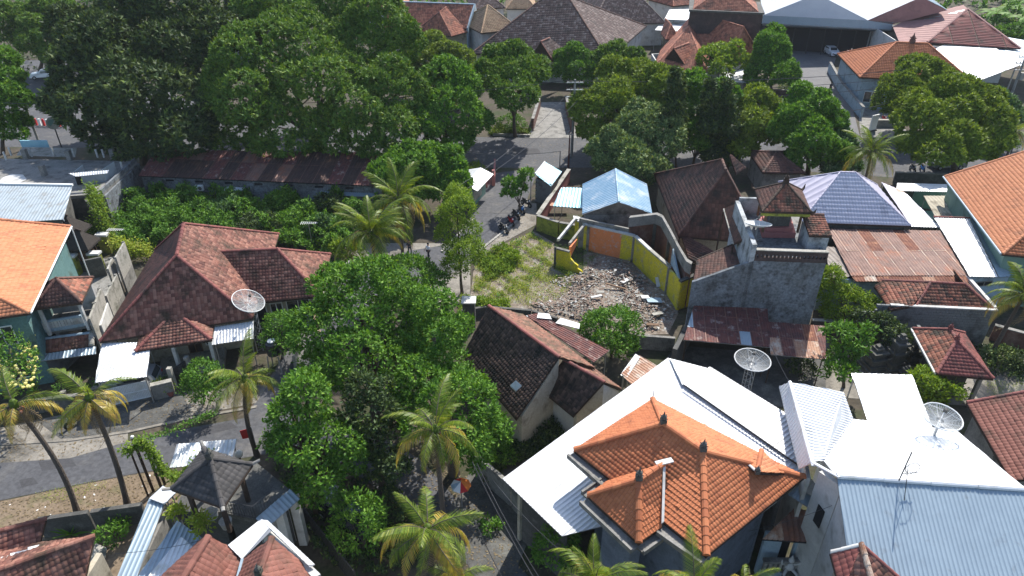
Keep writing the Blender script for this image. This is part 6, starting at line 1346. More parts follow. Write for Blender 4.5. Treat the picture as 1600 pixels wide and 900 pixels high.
# orange multi-gable house
ze = 4.6; r = thing('house', 'orange house with several crossing gables behind the roadside trees', 'house', at(1090, 110))
def gab(fl, fr, apx, ridge_end, ze, depth, mat='tile_far_orange'):
    a, b = at(*fl, ze), at(*fr, ze); pd = perp(a, b); ap = onplane(*apx, mid(a, b), mid(a, b)+pd)
    q = onplane(*ridge_end, mid(a, b), mid(a, b)+pd) if ridge_end else ap+pd*depth
    if abs(q.z-ap.z) > .5 or ridge_end is None: q = ap+pd*depth
    pr('gab', a, b, ap, q)
    surf([a, b, ap], 't', mat, r, **kf); surf([b, b+pd*depth, q, ap], 't', mat, r, **kf); surf([a+pd*depth, a, ap, q], 't', mat, r, **kf)
    for x, y in ((a, ap), (b, ap), (ap, q)): cap(x, y, 'tile_far_orange', r, .15)
    surf([b+pd*depth, a+pd*depth, q], 't', mat, r, **kf)
gab((1020, 106), (1104, 112), (1076, 42), None, ze, 12); gab((1040, 62), (1062, 62), (1048, 38), None, ze+1, 5); gab((1030, 104), (1078, 113), (1053, 76), None, ze-.7, 5); gab((1140, 96), (1190, 90), (1162, 42), None, ze, 8)
a, b = at(1085, 86, ze), at(1168, 84, ze); p0, p1 = at(1088, 54, 7.2), at(1166, 54, 7.2); surf([a, b, p1, p0], 't', 'tile_far_orange', r, **kf); cap(p0, p1, 'tile_far_orange', r, .14); surf([b+Vector((0, 9, 0)), a+Vector((0, 9, 0)), p0, p1], 't', 'tile_far_orange', r, **kf)
wa_, wb_ = at(1024, 106, 4.6), at(1182, 98, 4.6); body(r, [wa_, wb_, wb_+Vector((0, 12, 0)), wa_+Vector((0, 12, 0))], 0, ze-.5, 'plaster_white', 1.5)
sheetroof('canopy', 'white canopy roof half hidden by feathery roadside tree', 'canopy', [at(1122, 128, 3.2), at(1186, 130, 3.2), at(1180, 106, 3.4), at(1128, 104, 3.4)], 'white_metal')
wallpath('roadside_wall', 'long dark roadside wall behind the columnar trees', 'wall', [at(1100, 160), at(1235, 160)], 2.0, .4, 'brick_dark', 'conc')
# brick tower
zt_ = 11; a, b = at(1078, 15, zt_), at(1192, 20, zt_); r = thing('brick_building', 'tall square dark brick building with tiled top behind the gabled house', 'building', Z(a, 0)); pd = perp(a, b)*10
prism('wall', [Z(a, 0), Z(b, 0), Z(b, 0)+pd, Z(a, 0)+pd], (0, 0, zt_-.3), MM('brick_dark'), r); prism('cornice', [Z(a, zt_-.29)+Vector((-.25, -.25, 0)), Z(b, zt_-.29)+Vector((.25, -.25, 0)), Z(b, zt_-.29)+pd+Vector((.25, .25, 0)), Z(a, zt_-.29)+pd+Vector((-.25, .25, 0))], (0, 0, .3), MM('conc_dark'), r)
e = (b-a).normalized(); c = [a+e*.6+Vector((0, .4, 0)), b-e*.6+Vector((0, .4, 0)), b-e*.6+pd*.95, a+e*.6+pd*.95]; hip(r, *c, mid(c[0], c[3])+e*4+Vector((0, 0, 2.4)), mid(c[1], c[2])-e*4+Vector((0, 0, 2.4)), 't', 'tile_far_orange', **kf)
for i, (pp, lb) in enumerate(((((1038, 30), (1076, 32), (1078, 14), (1046, 15)), 'white flat sheet roof left of the dark brick building'), (((1023, 47), (1064, 49), (1071, 36), (1034, 34)), 'white sheet roof lower left of the dark brick building'))):
    sheetroof('roof_sheet', lb, 'roof', [at(*x, 5+i*-1) for x in pp], 'white_metal', group='white sheets by the brick building')
# warehouse
zg = 7.0; r = thing('warehouse', 'wide warehouse with blue-grey twin gables and white sloping roofs', 'warehouse', at(1300, 60)); 
vL, vM, vR = at(1193, 24, zg), at(1356, 32, zg), at(1500, 38, zg)
def apex(l, rr, px, py): return onplane(px, py, l, rr)
L_ = (vM-vL).length; back = perp(vL, vM)*45; pr('wh', vL, vM, vR)
g1 = apex(vL, vM, 1277, -9); g2 = apex(vM, vR, 1440, -4); pr('whg', g1, g2)
q1 = onplane(1395, 38, vL, vM); q2 = onplane(1480, 16, vL, vM)
prism('gable_wall', [vL, vM, g1], (0, .3, 0), MM('gable_pale'), r); prism('gable_wall', [vM, q1, q2, g2], (0, .3, 0), MM('pink_metal'), r)
for a_, b_ in ((g1, vL), (vM, g1), (g2, vM), (q2, g2)): surf([a_, b_, b_+back, a_+back] if False else [a_+back, a_, b_, b_+back], 'm', 'white_metal' if a_ in (g1, g2) or b_ is g1 else 'blue_metal', r, pitch=1.0, amp=.08)
vR = q1
prism('eave_band', [Z(vL, zg-1.6), Z(vR, zg-1.6), Z(vR, zg-1.6)+Vector((0, .2, 0)), Z(vL, zg-1.6)+Vector((0, .2, 0))], (0, 0, 1.58), MM('blue_metal'), r)
surf([at(1191, 40, 5.0), at(1397, 50, 5.0), Z(vR, zg-1.4)-Vector((0, .1, 0)), Z(vL, zg-1.4)-Vector((0, .1, 0))], 'm', 'white_metal', r, pitch=.8)
for i in range(9):
    q = at(1195+i*24, 40.4+i*1.15, 4.9); MB().tube([Z(q, 0), q-Vector((0, 0, .1))], .09, 6).build('column', MM('black_metal'), r)
pB = perp(vL, vM); prism('back_wall', [Z(vL, 0)+pB*3, Z(vR, 0)+pB*3, Z(vR, 0)+pB*3.3, Z(vL, 0)+pB*3.3], (0, 0, zg-1.7), MM('dark'), r)  # wall and columns near-black: shade of the open shed put into colour
# pink metal roof hall
ze = 6.0; a = at(1404, 67, ze); b = at(1393, 41, 6.4); r = thing('hall', 'hall with pinkish ribbed metal roof right of the warehouse', 'hall', at(1480, 80))
p1, p2 = at(1449, 66, ze), at(1512, 14, 9.2); surf([at(1395, 42, 6.5), at(1405, 66, ze), p1, p2, at(1505, 8, 9.2), at(1420, 28, 7.4)], 'm', 'pink_metal', r, pitch=1.1, amp=.06)
q2 = at(1595, 76, ze); surf([p1, q2, p2], 'm', 'pink_metal', r, pitch=.5, amp=.06) if False else tiles([p1, q2, p2], 'tile_maroon', r, w=4, e=.7, amp=0, t=.09, K=3); deck([p1, q2, p2], r)
cap(p1, p2, 'pink_metal', r, .2); cap(q2, p2, 'pink_metal', r, .2); surf([q2, q2+Vector((2, 14, 0)), p2], 'm', 'pink_metal', r, pitch=1)
wa_, wb_ = at(1405, 67, 6), at(1590, 76, 6); body(r, [wa_, wb_, wb_+Vector((2, 14, 0)), wa_+Vector((2, 18, 0))], 0, 5.6, 'plaster_white', 1)
# orange office
ze = 4.8; FL = at(1343, 121, ze); FR = at(1522, 130, ze); BL = at(1308, 84, ze); BR = FR+(BL-FL)
R1 = onplane(1400, 66, mid(FL, BL), mid(FR, BR)); R2 = onplane(1450, 68, mid(FL, BL), mid(FR, BR)); pr('office', FL, FR, BL, R1, R2); R2.z = R1.z
r = thing('office_building', 'office with bright orange hip roof and light blue-grey walls across the street', 'building', Z(mid(FL, BR), 0)); kw = G(w=.34, e=.36, K=3, amp=.04, t=.05)
hip(r, FL, FR, BR, BL, R1, R2, 't', 'tile_orange', capr=.17, **kw); bd = body(r, [FL, FR, BR, BL], 0, ze-.1, 'plaster_blue', .9); finial(mid(R1, R2), r, 1.3, 'brick_wall')
L = (bd[1]-bd[0]).length
for i in range(5): window(r, bd[0], bd[1], .8+i*3.4, 2.2, .9, 1.7, frame='white_paint')
prism('porch_wall', [at(1340, 168), at(1385, 168), at(1385, 166), at(1340, 166)], (0, 0, 1.0), MM('brick_wall'), r)
surf([at(1460, 77, 5.6), at(1522, 129, 5.6), at(1593, 102, 5.8), at(1520, 49, 5.8)], 'm', 'white_metal', r2_ := thing('canopy', 'large flat white canopy right of the bright orange office roof', 'canopy', at(1530, 130)), pitch=.8)
surf([at(1596, 104, 5.5), at(1640, 80, 5.2), at(1620, 66, 5.6), at(1521, 49, 5.75)], 'm', 'blue_metal', r2_, pitch=.8)
for p in ((1465, 78), (1522, 126), (1588, 102)): q = at(*p, 5.5); MB().tube([Z(q, 0), q], .12, 6).build('post', MM('steel'), r2_)
wallpath('garden_wall', 'light grey yard wall along the drive left of the office', 'wall', [at(1294, 112), at(1312, 145), at(1345, 185)], 1.7, .3, 'plaster_blue', 'conc')
wallpath('garden_wall', 'low stone wall at the corner of the yard entrance', 'wall', [at(1364, 198), at(1402, 198)], 1.0, .4, 'conc', 'conc_light')
# small red roof and gate house behind tower
r, _ = farhip('dark little roof with orange patch behind the brown hip roof', (1192, 270), (1258, 271), 7, 3.0, 18, 'tile_brown', 'conc')
wallpath('garden_wall', 'grey wall right of the small dark roof', 'wall', [at(1205, 290), at(1275, 292)], 1.4, .2, 'plaster_white', None)
wallpath('roadside_wall', 'dark roadside wall behind the pale canopy near the big round trees', 'wall', [at(1395, 285), at(1475, 288)], 1.3, .3, 'conc_dark', 'conc')
wallpath('gate_wall', 'low dark red wall flanking the forecourt on the left', 'wall', [at(832, 205), at(843, 168)], 1.8, .3, 'brick_wall', 'conc')
wallpath('gate_wall', 'low dark red wall flanking the forecourt on the right', 'wall', [at(893, 205), at(884, 168)], 1.8, .3, 'brick_wall', 'conc')
wallpath('planter_wall', 'curved planter wall with shrubs along the far kerb', 'wall', [at(770, 212), at(828, 214)], .35, .3, 'conc_light')
# ================================================================== dishes, poles, cables, vehicles, people
def dish(label, c, rad, tilt, az, base=None, solid=False, group='satellite dishes'):
    """c: centre of the rim; the bowl opens upwards tilted by tilt towards az"""
    ax = Vector((math.sin(tilt)*math.sin(az), math.sin(tilt)*math.cos(az), math.cos(tilt))); x = ax.cross(Vector((0, 0, 1))).normalized() if tilt > .01 else Vector((1, 0, 0)); y = ax.cross(x)
    base = base or Z(c, 0); t = thing('satellite_dish', label, 'satellite dish', base, group); d = rad*.30
    def P(r, a): return c-ax*d*(1-(r/rad)**2)+x*r*math.cos(a)+y*r*math.sin(a)
    n = 24; m = MB()
    for j in range(12):                   # twelve gores, each its own petal
        m = MB(); a0, a1 = 2*math.pi*j/12, 2*math.pi*(j+1)/12
        if solid:
            V = []; Fc = []
            for i in range(5):
                for k in range(3): V.append(P(rad*(i+.02)/4.02, a0+(a1-a0)*k/2))
            for i in range(4):
                for k in range(2): Fc.append((i*3+k, i*3+k+1, i*3+k+4, i*3+k+3))
            m.add(V, Fc)
        else:                             # open wire mesh: radial and ring wires
            for k in range(5):
                a = a0+(a1-a0)*(k+.5)/5; m.tube([P(rad*.2, a), P(rad*.6, a), P(rad, a)], .0085, 3, False)
            for i in range(15):
                r_ = rad*(.1+.06*i); m.tube([P(r_, a0), P(r_, (a0+a1)/2), P(r_, a1)], .0085, 3, False)
        m.build('mesh_petal', MM('mesh_white'), t)
    m = MB(); m.tube([P(rad, 2*math.pi*i/n) for i in range(n+1)], .035, 5, False); m.build('rim', MM('mesh_white'), t)
    if not solid:
        for j in range(12): MB().tube([P(.05, j*math.pi/6), P(rad*.5, j*math.pi/6), P(rad, j*math.pi/6)], .011, 4).build('rib', MM('mesh_white'), t)
    f = c+ax*rad*.45; m = MB()
    for j in range(3): m.tube([P(rad*.95 if not solid else rad*.8, j*2.09+.5), f], .015, 4)
    m.build('feed_strut', MM('mesh_white'), t); m = MB(); m.tube([f-ax*.08, f+ax*.12], .1, 8); m.build('receiver', MM('conc_dark'), t)
    hub = c-ax*(d+.02); m = MB(); m.tube([hub, base+Vector((0, 0, max(.2, hub.z-base.z-.25)))], .07, 6); m.build('mount_arm', MM('steel'), t)
    m = MB(); top = Z(base, hub.z-.2)
    if hub.z-base.z > 2.2:
        for s in ((-.25, -.25), (.25, -.25), (.25, .25), (-.25, .25)): m.tube([base+Vector((s[0], s[1], 0)), top+Vector((s[0], s[1], 0))], .025, 4)
        k = int((hub.z-base.z)/.6)
        for i in range(k+1):
            zz = base.z+i*.6; 
            for s in range(4):
                q = [(-.25, -.25), (.25, -.25), (.25, .25), (-.25, .25), (-.25, -.25)]; m.tube([Vector((base.x+q[s][0], base.y+q[s][1], zz)), Vector((base.x+q[s+1][0], base.y+q[s+1][1], zz+.3))], .015, 4)
        m.build('lattice_mast', MM('steel'), t)
    else: m.tube([base, top], .08, 8); m.build('mast', MM('steel'), t)
c = at(388, 470, 4.6); dish('tilted mesh satellite dish beside the red-brown house, over the small awning', c, 1.22, .45, .6+1.2, base=Z(c, 0)+Vector((.15, -.1, 0)))
c = at(1176, 562, 4.6); dish('large mesh satellite dish on a lattice mast beside the white roof', c, 1.2, .06, 3.1)
c = at(1472, 651, 8.8); dish('large mesh satellite dish standing above the white roof at the right', c, 1.0, .10, 2.8, base=at(1470, 690, 7.4) if False else Z(c, 7.3))
c = at(1185, 349, zt_ if False else 9.6); dish('solid white satellite dish on the tower terrace left of the temple pavilion', c, 1.0, .25, 0.2, base=Z(c, 7.6), solid=True)
# poles --------------------------------------------------------------------
def pole(label, bx, by, ty, r0=.16, mat='conc', arms=1, lamp=False, name='utility_pole', group='utility poles', transformer=False, arml=1.1):
    b = at(bx, by); h = over(b, ty); t = thing(name, label, 'pole', b, group)
    MB().tube([b, Z(b, h*.5), Z(b, h)], [r0, r0*.85, r0*.65], 10).build('shaft', MM(mat), t); pts = []
    for i in range(arms):
        z = h-.35-i*.9; m = MB(); m.box((b.x, b.y-.12, z), (arml*2, .1, .12)); m.build('crossarm', MM('steel'), t)
        for k in (-1, -.5, .5, 1):
            MB().tube([Vector((b.x+k*arml*.95, b.y-.12, z+.06)), Vector((b.x+k*arml*.95, b.y-.12, z+.25))], [.06, .04], 6).build('insulator', MM('brick_wall'), t); pts.append(Vector((b.x+k*arml*.95, b.y-.12, z+.25)))
    if transformer: MB().tube([Vector((b.x+.45, b.y-.1, h*.62)), Vector((b.x+.45, b.y-.1, h*.62+1.0))], .32, 10).build('transformer', MM('conc_light'), t)
    if lamp:
        m = MB(); tp = Z(b, h); m.tube([tp, tp+Vector((-.5, -.3, .35)), tp+Vector((-1.3, -.7, .45))], .04, 6); m.build('lamp_arm', MM('steel'), t); m = MB(); m.ball(tuple(tp+Vector((-1.5, -.8, .42))), .3, 8, 5, (1.3, .7, .35)); m.build('lamp_head', MM('white_paint'), t)
    return t, h, pts
_, hA, pA = pole('tall concrete utility pole at the forecourt across the street', 893, 244, 124, .2, arms=3)
_, hB, pB_ = pole('grey lighting pole standing at the left beyond the flat concrete roof', 62, 226, 117, .18, 'conc_light', arms=0)
_, hC, pC = pole('utility pole with transformer rising at the right beside the white canopy', 1566, 185, 85, .22, arms=3, transformer=True)
_, hD, pD = pole('utility pole whose top pokes out of the round roadside tree', 1455, 200, 127, .18, arms=0)
_, hE, pE = pole('thin black pole on the far right at the roadside', 1568, 268, 224, .07, 'black_metal', arms=0)
_, hF, _ = pole('white street lamp leaning out over the road at the right', 1592, 205, 146, .09, 'steel', arms=0, lamp=True, name='street_lamp', group='street lamps')
_, hG, pG = pole('grey lamp pole with small white head beside the brick hut', 874, 272, 236, .09, 'steel', arms=0, lamp=False); 
_, hH, _ = pole('black iron support frame pole left of the tall utility pole', 888, 262, 205, .12, 'rust_red', arms=1, arml=.4)
_, hI, _ = pole('thin bare pole at the edge of the alley under the street tree', 829, 322, 268, .06, 'steel', arms=0)
_, hJ, _ = pole('leaning thin pole with lamp at the left side of the junction', 727, 260, 233, .07, 'steel', arms=0, lamp=True, name='street_lamp', group='street lamps')
_, hK, pK = pole('pole with small solar panel beside the orange office roof', 1318, 128, 76, .12, 'steel', arms=1, arml=.8)
_, hL, _ = pole('small curved garden lamp in front of the porch', 237, 606, 574, .05, 'steel', arms=0, lamp=True, name='street_lamp', group='street lamps')
def cable(label, a, b, sag=.6, r_=.018, n=12, name='power_cable', grp='overhead cables'):
    pts = [a.lerp(b, i/n)-Vector((0, 0, sag*4*(i/n)*(1-i/n))) for i in range(n+1)]; o = MB().tube(pts, r_, 4, False).build(name, MM('black_metal')); tag(o, label, 'cable', grp)
L_W = Vector((-70, at(0, 226).y, 8.5)); R_E = pC[0]
cable('highest cable along the far side of the street, right of the concrete pole', pA[0], pC[0], 1.4, .035); cable('second cable along the street, right of the concrete pole', pA[5], pC[5], 1.6, .035); cable('lowest cable along the street, right of the concrete pole', pA[9], pC[9], 1.9, .035)
cable('cable running left from the tall concrete pole behind the trees', pA[0], Vector((-60, pA[0].y-6, 9)), 1.5, .03)
jn = at(836, 300, 6); cable('thick cable pair, upper, from the concrete pole over the brick hut', pA[8], at(700, 300, 6.5), 1.0, .03); cable('thick cable pair, lower, from the concrete pole over the brick hut', pA[11], at(700, 312, 6.0), 1.0, .03)
cable('thin cable crossing the street at the alley mouth', at(727, 237, 5.5), at(876, 236, 5.5), .4, .025)
cable('thick drooping cable from the yard gate to the round roadside tree', at(1330, 173, 5.5), Z(at(1455, 200), hD), .6, .05)
cable('left cable of the bundle beside the white roof', at(738, 722, 5.5), at(850, 930, 5.5), .3, .03); cable('middle cable of the bundle beside the white roof', at(745, 724, 5.6), at(860, 930, 5.5), .4, .025)
cable('right cable of the bundle beside the white roof', at(770, 750, 5.6), at(900, 880, 5.5), .4, .02); cable('thin cable from the alley past the lower palm', at(740, 810, 4.5), at(800, 930, 4.5), .2, .02)
cable('cable crossing the garden in front of the narrow blue roof', at(180, 865, 5), at(330, 840, 5), .2, .015); cable('thin cable above the left street to the vine arch', at(300, 660, 5), at(360, 600, 5), .1, .012)
cable('thin cable over the rusty outbuilding to the blue roof', at(1170, 830, 6), at(1300, 790, 7.5), .15, .012); cable('cable from the rusty canopy towards the white roof', at(1205, 540, 3.4), at(1235, 600, 3.2), .1, .025)
# vehicles -------------------------------------------------------------------
def car(label, p, rz, paint, L=4.2, Wd=1.75, hh=1.55, group='parked cars'):
    t = thing('parked_car', label, 'car', p, group); t.rotation_euler = (0, 0, 0); ca, sa = math.cos(rz), math.sin(rz)
    def w(x, y, z): return Vector((p.x+x*ca-y*sa, p.y+x*sa+y*ca, p.z+z))
    prof = [(-L/2, .35), (-L/2+.05, .75), (-L/2+.25, .92), (-L*.18, 1.0), (-L*.05, hh*.97), (L*.25, hh), (L*.43, hh*.9), (L/2-.05, .95), (L/2, .6), (L/2-.05, .32)]
    n = len(prof); V = []; ys = [(-Wd/2, .0), (-Wd/2+.1, .04), (Wd/2-.1, .04), (Wd/2, .0)]
    for y, up in ys:
        for x, z in prof:
            tuck = .16 if z > 1.05 else 0; V.append(w(x*(1 if up else .985), y-math.copysign(tuck, y), z+(up if z > .5 else 0)))
    Fc = [tuple(range(n-1, -1, -1)), tuple(range(3*n, 4*n))]
    for k in range(3):
        for i in range(n): Fc.append((k*n+i, k*n+(i+1) % n, (k+1)*n+(i+1) % n, (k+1)*n+i))
    mk('body', V, Fc, MM(paint), t)
    def glass(xs, nm):
        y = Wd/2-.24; prism(nm, [w(xs[0][0], -y, xs[0][1]), w(xs[0][0], y, xs[0][1]), w(xs[1][0], y, xs[1][1]), w(xs[1][0], -y, xs[1][1])], (ca*-.02, sa*-.02, .05), MM('glass'), t)
    glass([(-L*.17, 1.06), (-L*.06, hh*.95)], 'windscreen'); glass([(L*.44, hh*.88), (L*.485, 1.02)], 'rear_window')
    for s in (-1, 1):
        prism('side_window', [w(-L*.1, s*(Wd/2-.05), 1.04), w(L*.4, s*(Wd/2-.05), 1.04), w(L*.36, s*(Wd/2-.12), hh*.9), w(-L*.02, s*(Wd/2-.12), hh*.9)], Vector((-sa, ca, 0))*s*.02, MM('glass'), t)
        for x in (-L*.32, L*.31):
            c = w(x, s*(Wd/2-.06), .32); a = Vector((-sa, ca, 0))*s; wl_ = MB().tube([c-a*.1, c+a*.08], .32, 14).build('wheel', MM('black_rubber'), t); MB().tube([c+a*.08, c+a*.1], .18, 10).build('rim', MM('steel'), wl_)
        MB().box(tuple(w(-L/2+.06, s*(Wd/2-.3), .7)), (.1, .36, .16), rz).build('headlight', MM('glass'), t); MB().box(tuple(w(L/2-.04, s*(Wd/2-.22), .8)), (.08, .22, .22), rz).build('tail_light', MM('red'), t); MB().box(tuple(w(-L*.14, s*(Wd/2+.08), 1.0)), (.12, .16, .12), rz).build('wing_mirror', MM(paint), t)
    MB().box(tuple(w(-L/2+.02, 0, .55)), (.06, .9, .18), rz).build('grille', MM('dark'), t); MB().box(tuple(w(-L/2-.01, 0, .4)), (.04, .45, .12), rz).build('number_plate', MM('dark'), t)
    return t
CPNT = M('car_white', (.75, .76, .78), rough=.25, spec=.6); CBLK = M('car_black', (.02, .022, .025), rough=.2, spec=.7); CGR = M('car_grey', (.12, .13, .13), rough=.3, spec=.6)
def MMx(): pass
car('white car parked nose forward in front of the dark open warehouse', at(1299, 86), math.pi/2, CPNT)
car('black car parked under the big central trees', at(544, 815), math.pi/2+.9, CBLK)
car('dark grey car parked beneath the round roadside trees', at(1478, 262), .05, CGR); car('pale car parked at the left in the street behind the big dark tree', at(70, 122), .3, CPNT); car('silver car half hidden under the awning of the red-brown house', at(208, 604), .15, M('car_silver', (.35, .37, .4), rough=.3, metal=.3))
def motorbike(label, p, rz, paint='black_metal', group='parked motorbikes'):
    t = thing('motorbike', label, 'motorbike', p, group); ca, sa = math.cos(rz), math.sin(rz)
    def w(x, y, z): return Vector((p.x+x*ca-y*sa, p.y+x*sa+y*ca, p.z+z))
    side = Vector((-sa, ca, 0))
    for x in (-.62, .62):
        wl_ = MB().tube([w(x, 0, .28)+side*.05, w(x, 0, .28)-side*.05], .28, 14).build('wheel', MM('black_rubber'), t); MB().tube([w(x, 0, .28)+side*.06, w(x, 0, .28)-side*.06], .13, 8).build('rim', MM('steel'), wl_)
    m = MB(); m.tube([w(-.5, 0, .5), w(-.25, 0, .42), w(.1, 0, .5), w(.6, 0, .66)], [.1, .15, .19, .08], 7); m.tube([w(-.62, 0, .28), w(-.45, 0, .62), w(-.38, 0, .92)], [.05, .12, .1], 6); m.build('body', MM(paint), t, smooth=True)
    m = MB(); m.tube([w(-.1, 0, .72), w(.25, 0, .76), w(.62, 0, .8)], [.1, .14, .08], 6); m.build('seat', MM('black_rubber'), t)
    m = MB(); m.tube([w(-.3, -.33, .98), w(-.4, 0, .94), w(-.3, .33, .98)], .022, 5); m.build('handlebar', MM('black_metal'), t)
    for s in (-1, 1): MB().tube([w(-.33, s*.28, 1.0), w(-.3, s*.36, 1.14)], [.015, .05], 6).build('mirror', MM('black_metal'), t)
    MB().ball(tuple(w(-.52, 0, .8)), .09, 7, 5).build('headlight', MM('white_paint'), t); return t
for px, py, rz, pt, lb in ((787, 362, 2.2, 'black_metal', 'black motorbike nearest the grass at the alley edge'), (798, 350, 2.0, 'red', 'dark red motorbike second up the row at the alley edge'), (806, 341, 2.1, 'black_metal', 'black motorbike in the middle of the row under the street tree'), (815, 331, 2.0, 'blue_paint', 'blue motorbike in the shade beside the thin bare pole'), (822, 322, 2.3, 'black_metal', 'black motorbike at the top of the row by the brick hut'), (1343, 160, 1.2, 'black_metal', 'dark motorbike standing by the office wall across the street'), (1370, 192, 1.4, 'black_metal', 'motorbike parked by the low stone wall at the yard entrance'), (1380, 190, 1.5, 'red', 'red motorbike beside the low stone wall at the yard entrance'), (1425, 268, 1.5, 'black_metal', 'leftmost motorbike under the round roadside trees'), (1440, 268, 1.4, 'blue_paint', 'blue motorbike under the round roadside trees'), (122, 662, 1.0, 'black_metal', 'dark motorbike in the shade behind the yellowing palm')):
    motorbike(lb, at(px, py), rz, pt)
# people --------------------------------------------------------------------
def person(label, p, rz, top='cloth_white', legs='cloth_dark', arm=.2, stride=.2, group='people in the shaded yard'):
    t = thing('person', label, 'person', p, group); ca, sa = math.cos(rz), math.sin(rz)
    def w(x, y, z): return Vector((p.x+x*ca-y*sa, p.y+x*sa+y*ca, p.z+z))
    J = {'pel': (0, 0, .95), 'che': (0, .02, 1.32), 'nek': (0, .02, 1.46), 'hea': (0, 0, 1.6), 'top': (0, 0, 1.7)}
    for s, n in ((-1, 'l'), (1, 'r')):
        J.update({n+'h': (s*.1, 0, .9), n+'k': (s*.11, -stride*s*.5-.03, .5), n+'a': (s*.12, -stride*s, .08), n+'f': (s*.13, -stride*s-.16, .04), n+'s': (s*.19, .02, 1.4), n+'e': (s*.27, -.02-arm*.4, 1.13), n+'w': (s*.26, -.1-arm, .92)})
    def grow(name, keys, edges, rad, mat):
        me = bpy.data.meshes.new(name); ix = {k: i for i, k in enumerate(keys)}; me.from_pydata([tuple(w(*J[k])-t.location) for k in keys], [(ix[a], ix[b]) for a, b in edges], []); me.materials.append(MM(mat))
        o = link(name, me, t); md = o.modifiers.new('skin', 'SKIN')
        for i, k in enumerate(keys): me.skin_vertices[0].data[i].radius = (rad[k], rad[k]*.8)
        me.skin_vertices[0].data[0].use_root = True; sb = o.modifiers.new('sub', 'SUBSURF'); sb.levels = 1; sb.render_levels = 1; return o
    ks = list(J); rad = dict(pel=.14, che=.16, nek=.06, hea=.1, top=.07)
    for n in 'lr': rad.update({n+'h': .095, n+'k': .065, n+'a': .045, n+'f': .04, n+'s': .07, n+'e': .045, n+'w': .03})
    ed = [('pel', 'che'), ('che', 'nek'), ('nek', 'hea'), ('hea', 'top')]+sum([[('pel', n+'h'), (n+'h', n+'k'), (n+'k', n+'a'), (n+'a', n+'f'), ('che', n+'s'), (n+'s', n+'e'), (n+'e', n+'w')] for n in 'lr'], [])
    grow('body', ks, ed, rad, 'skin')
    r2 = {k: v*1.16+.012 for k, v in rad.items()}
    grow('shirt', ['pel', 'che', 'ls', 'rs', 'le', 're'], [('pel', 'che'), ('che', 'ls'), ('che', 'rs'), ('ls', 'le'), ('rs', 're')], r2, top)
    grow('trousers', ['pel', 'lh', 'rh', 'lk', 'rk', 'la', 'ra'], [('pel', 'lh'), ('pel', 'rh'), ('lh', 'lk'), ('rh', 'rk'), ('lk', 'la'), ('rk', 'ra')], r2, legs)
    MB().ball(tuple(w(0, .015, 1.66)), .118, 10, 7, (1, 1, .85)).build('hair', MM('dark'), t, smooth=True)
    h = w(0, -.1, 1.6); MB().ball(tuple(h), .022, 5, 4).build('nose', MM('skin'), t)
    for s in (-1, 1):
        c = w(*J[('l' if s < 0 else 'r')+'w']); m = MB(); m.ball((c.x, c.y, c.z-.05), .042, 6, 5, (.7, 1, 1.2))
        for k in range(4): m.tube([c+Vector((0, (k-1.5)*.02, -.08)), c+Vector((0, (k-1.5)*.024, -.155+abs(k-1.5)*.012))], [.011, .008], 4)
        m.tube([c+Vector((0, -.03, -.04)), c+Vector((-s*.02, -.06, -.09))], [.012, .009], 4); m.build('hand', MM('skin'), t)
    return t
person('person in white shirt walking in the shaded yard between palm and slender tree', at(670, 404), -.8)
person('person in dark clothes standing beside the person in white', at(641, 398), .3, 'cloth_dark'); person('person in dark clothing standing by the yard gate across the street', at(1296, 145), .2, 'cloth_dark')
# parasol, flag, tank, chair, boxes
b = at(722, 792); t = thing('parasol', 'orange, red and white striped parasol under the central palm', 'parasol', b); c = Z(b, 2.2)
MB().tube([b, c+Vector((0, 0, .1))], .03, 6).build('pole', MM('steel'), t)
for k in range(8):
    a0, a1 = k*math.pi/4, (k+1)*math.pi/4; q = [c+Vector((math.cos(a)*.62, math.sin(a)*.62, -.33)) for a in (a0, a1)]; prism('panel', [c, q[0], q[1]], (0, 0, .02), MM(['orange_cloth', 'orange_cloth', 'red', 'cloth_white', 'plaster_blue', 'cloth_white', 'red', 'orange_cloth'][k]), t)
b = at(404, 712); t = thing('flag', 'red flag on a short pole at the street edge below the palm', 'flag', b); MB().tube([b, b+Vector((0, 0, 2.6))], .025, 5).build('pole', MM('steel'), t); prism('cloth', [b+Vector((0, 0, 1.7)), b+Vector((-.7, -.1, 1.6)), b+Vector((-.75, -.1, 2.3)), b+Vector((0, 0, 2.5))], (0, .02, 0), MM('red'), t)
b = at(434, 578); t = thing('water_tank_stand', 'black water tank with white lid on a frame behind the small round tree', 'water tank', b)
m = MB()
for s in ((-.5, -.5), (.5, -.5), (.5, .5), (-.5, .5)): m.tube([b+Vector((s[0], s[1], 0)), b+Vector((s[0]*.8, s[1]*.8, 1.6))], .05, 5)
m.build('frame', MM('steel'), t); MB().tube([b+Vector((0, 0, 1.6)), b+Vector((0, 0, 2.6)), b+Vector((0, 0, 2.75))], [.5, .5, .3], 14).build('tank_body', MM('black_metal'), t); MB().tube([b+Vector((0, 0, 2.76)), b+Vector((0, 0, 2.82))], .3, 12).build('lid', MM('white_paint'), t)
def tvaerial(label, bx, by, z0, h):
    b = at(bx, by, z0); t = thing('television_aerial', label, 'aerial', b, 'television aerials'); MB().tube([b, b+Vector((0, 0, h))], .03, 5).build('mast', MM('steel'), t); m = MB(); tp = b+Vector((0, 0, h)); m.tube([tp-Vector((.8, 0, 0)), tp+Vector((.9, 0, 0))], .03, 4)
    for i in range(8): x = -.7+i*.2; m.tube([tp+Vector((x, -.35+i*.02, 0)), tp+Vector((x, .35-i*.02, 0))], .02, 4)
    m.build('elements', MM('white_paint'), t)
tvaerial('white television aerial in the overgrown lot above the house wing', 489, 390, 0, 3.0); tvaerial('white television aerial beside the shrine court wall', 192, 395, 0, 2.6)
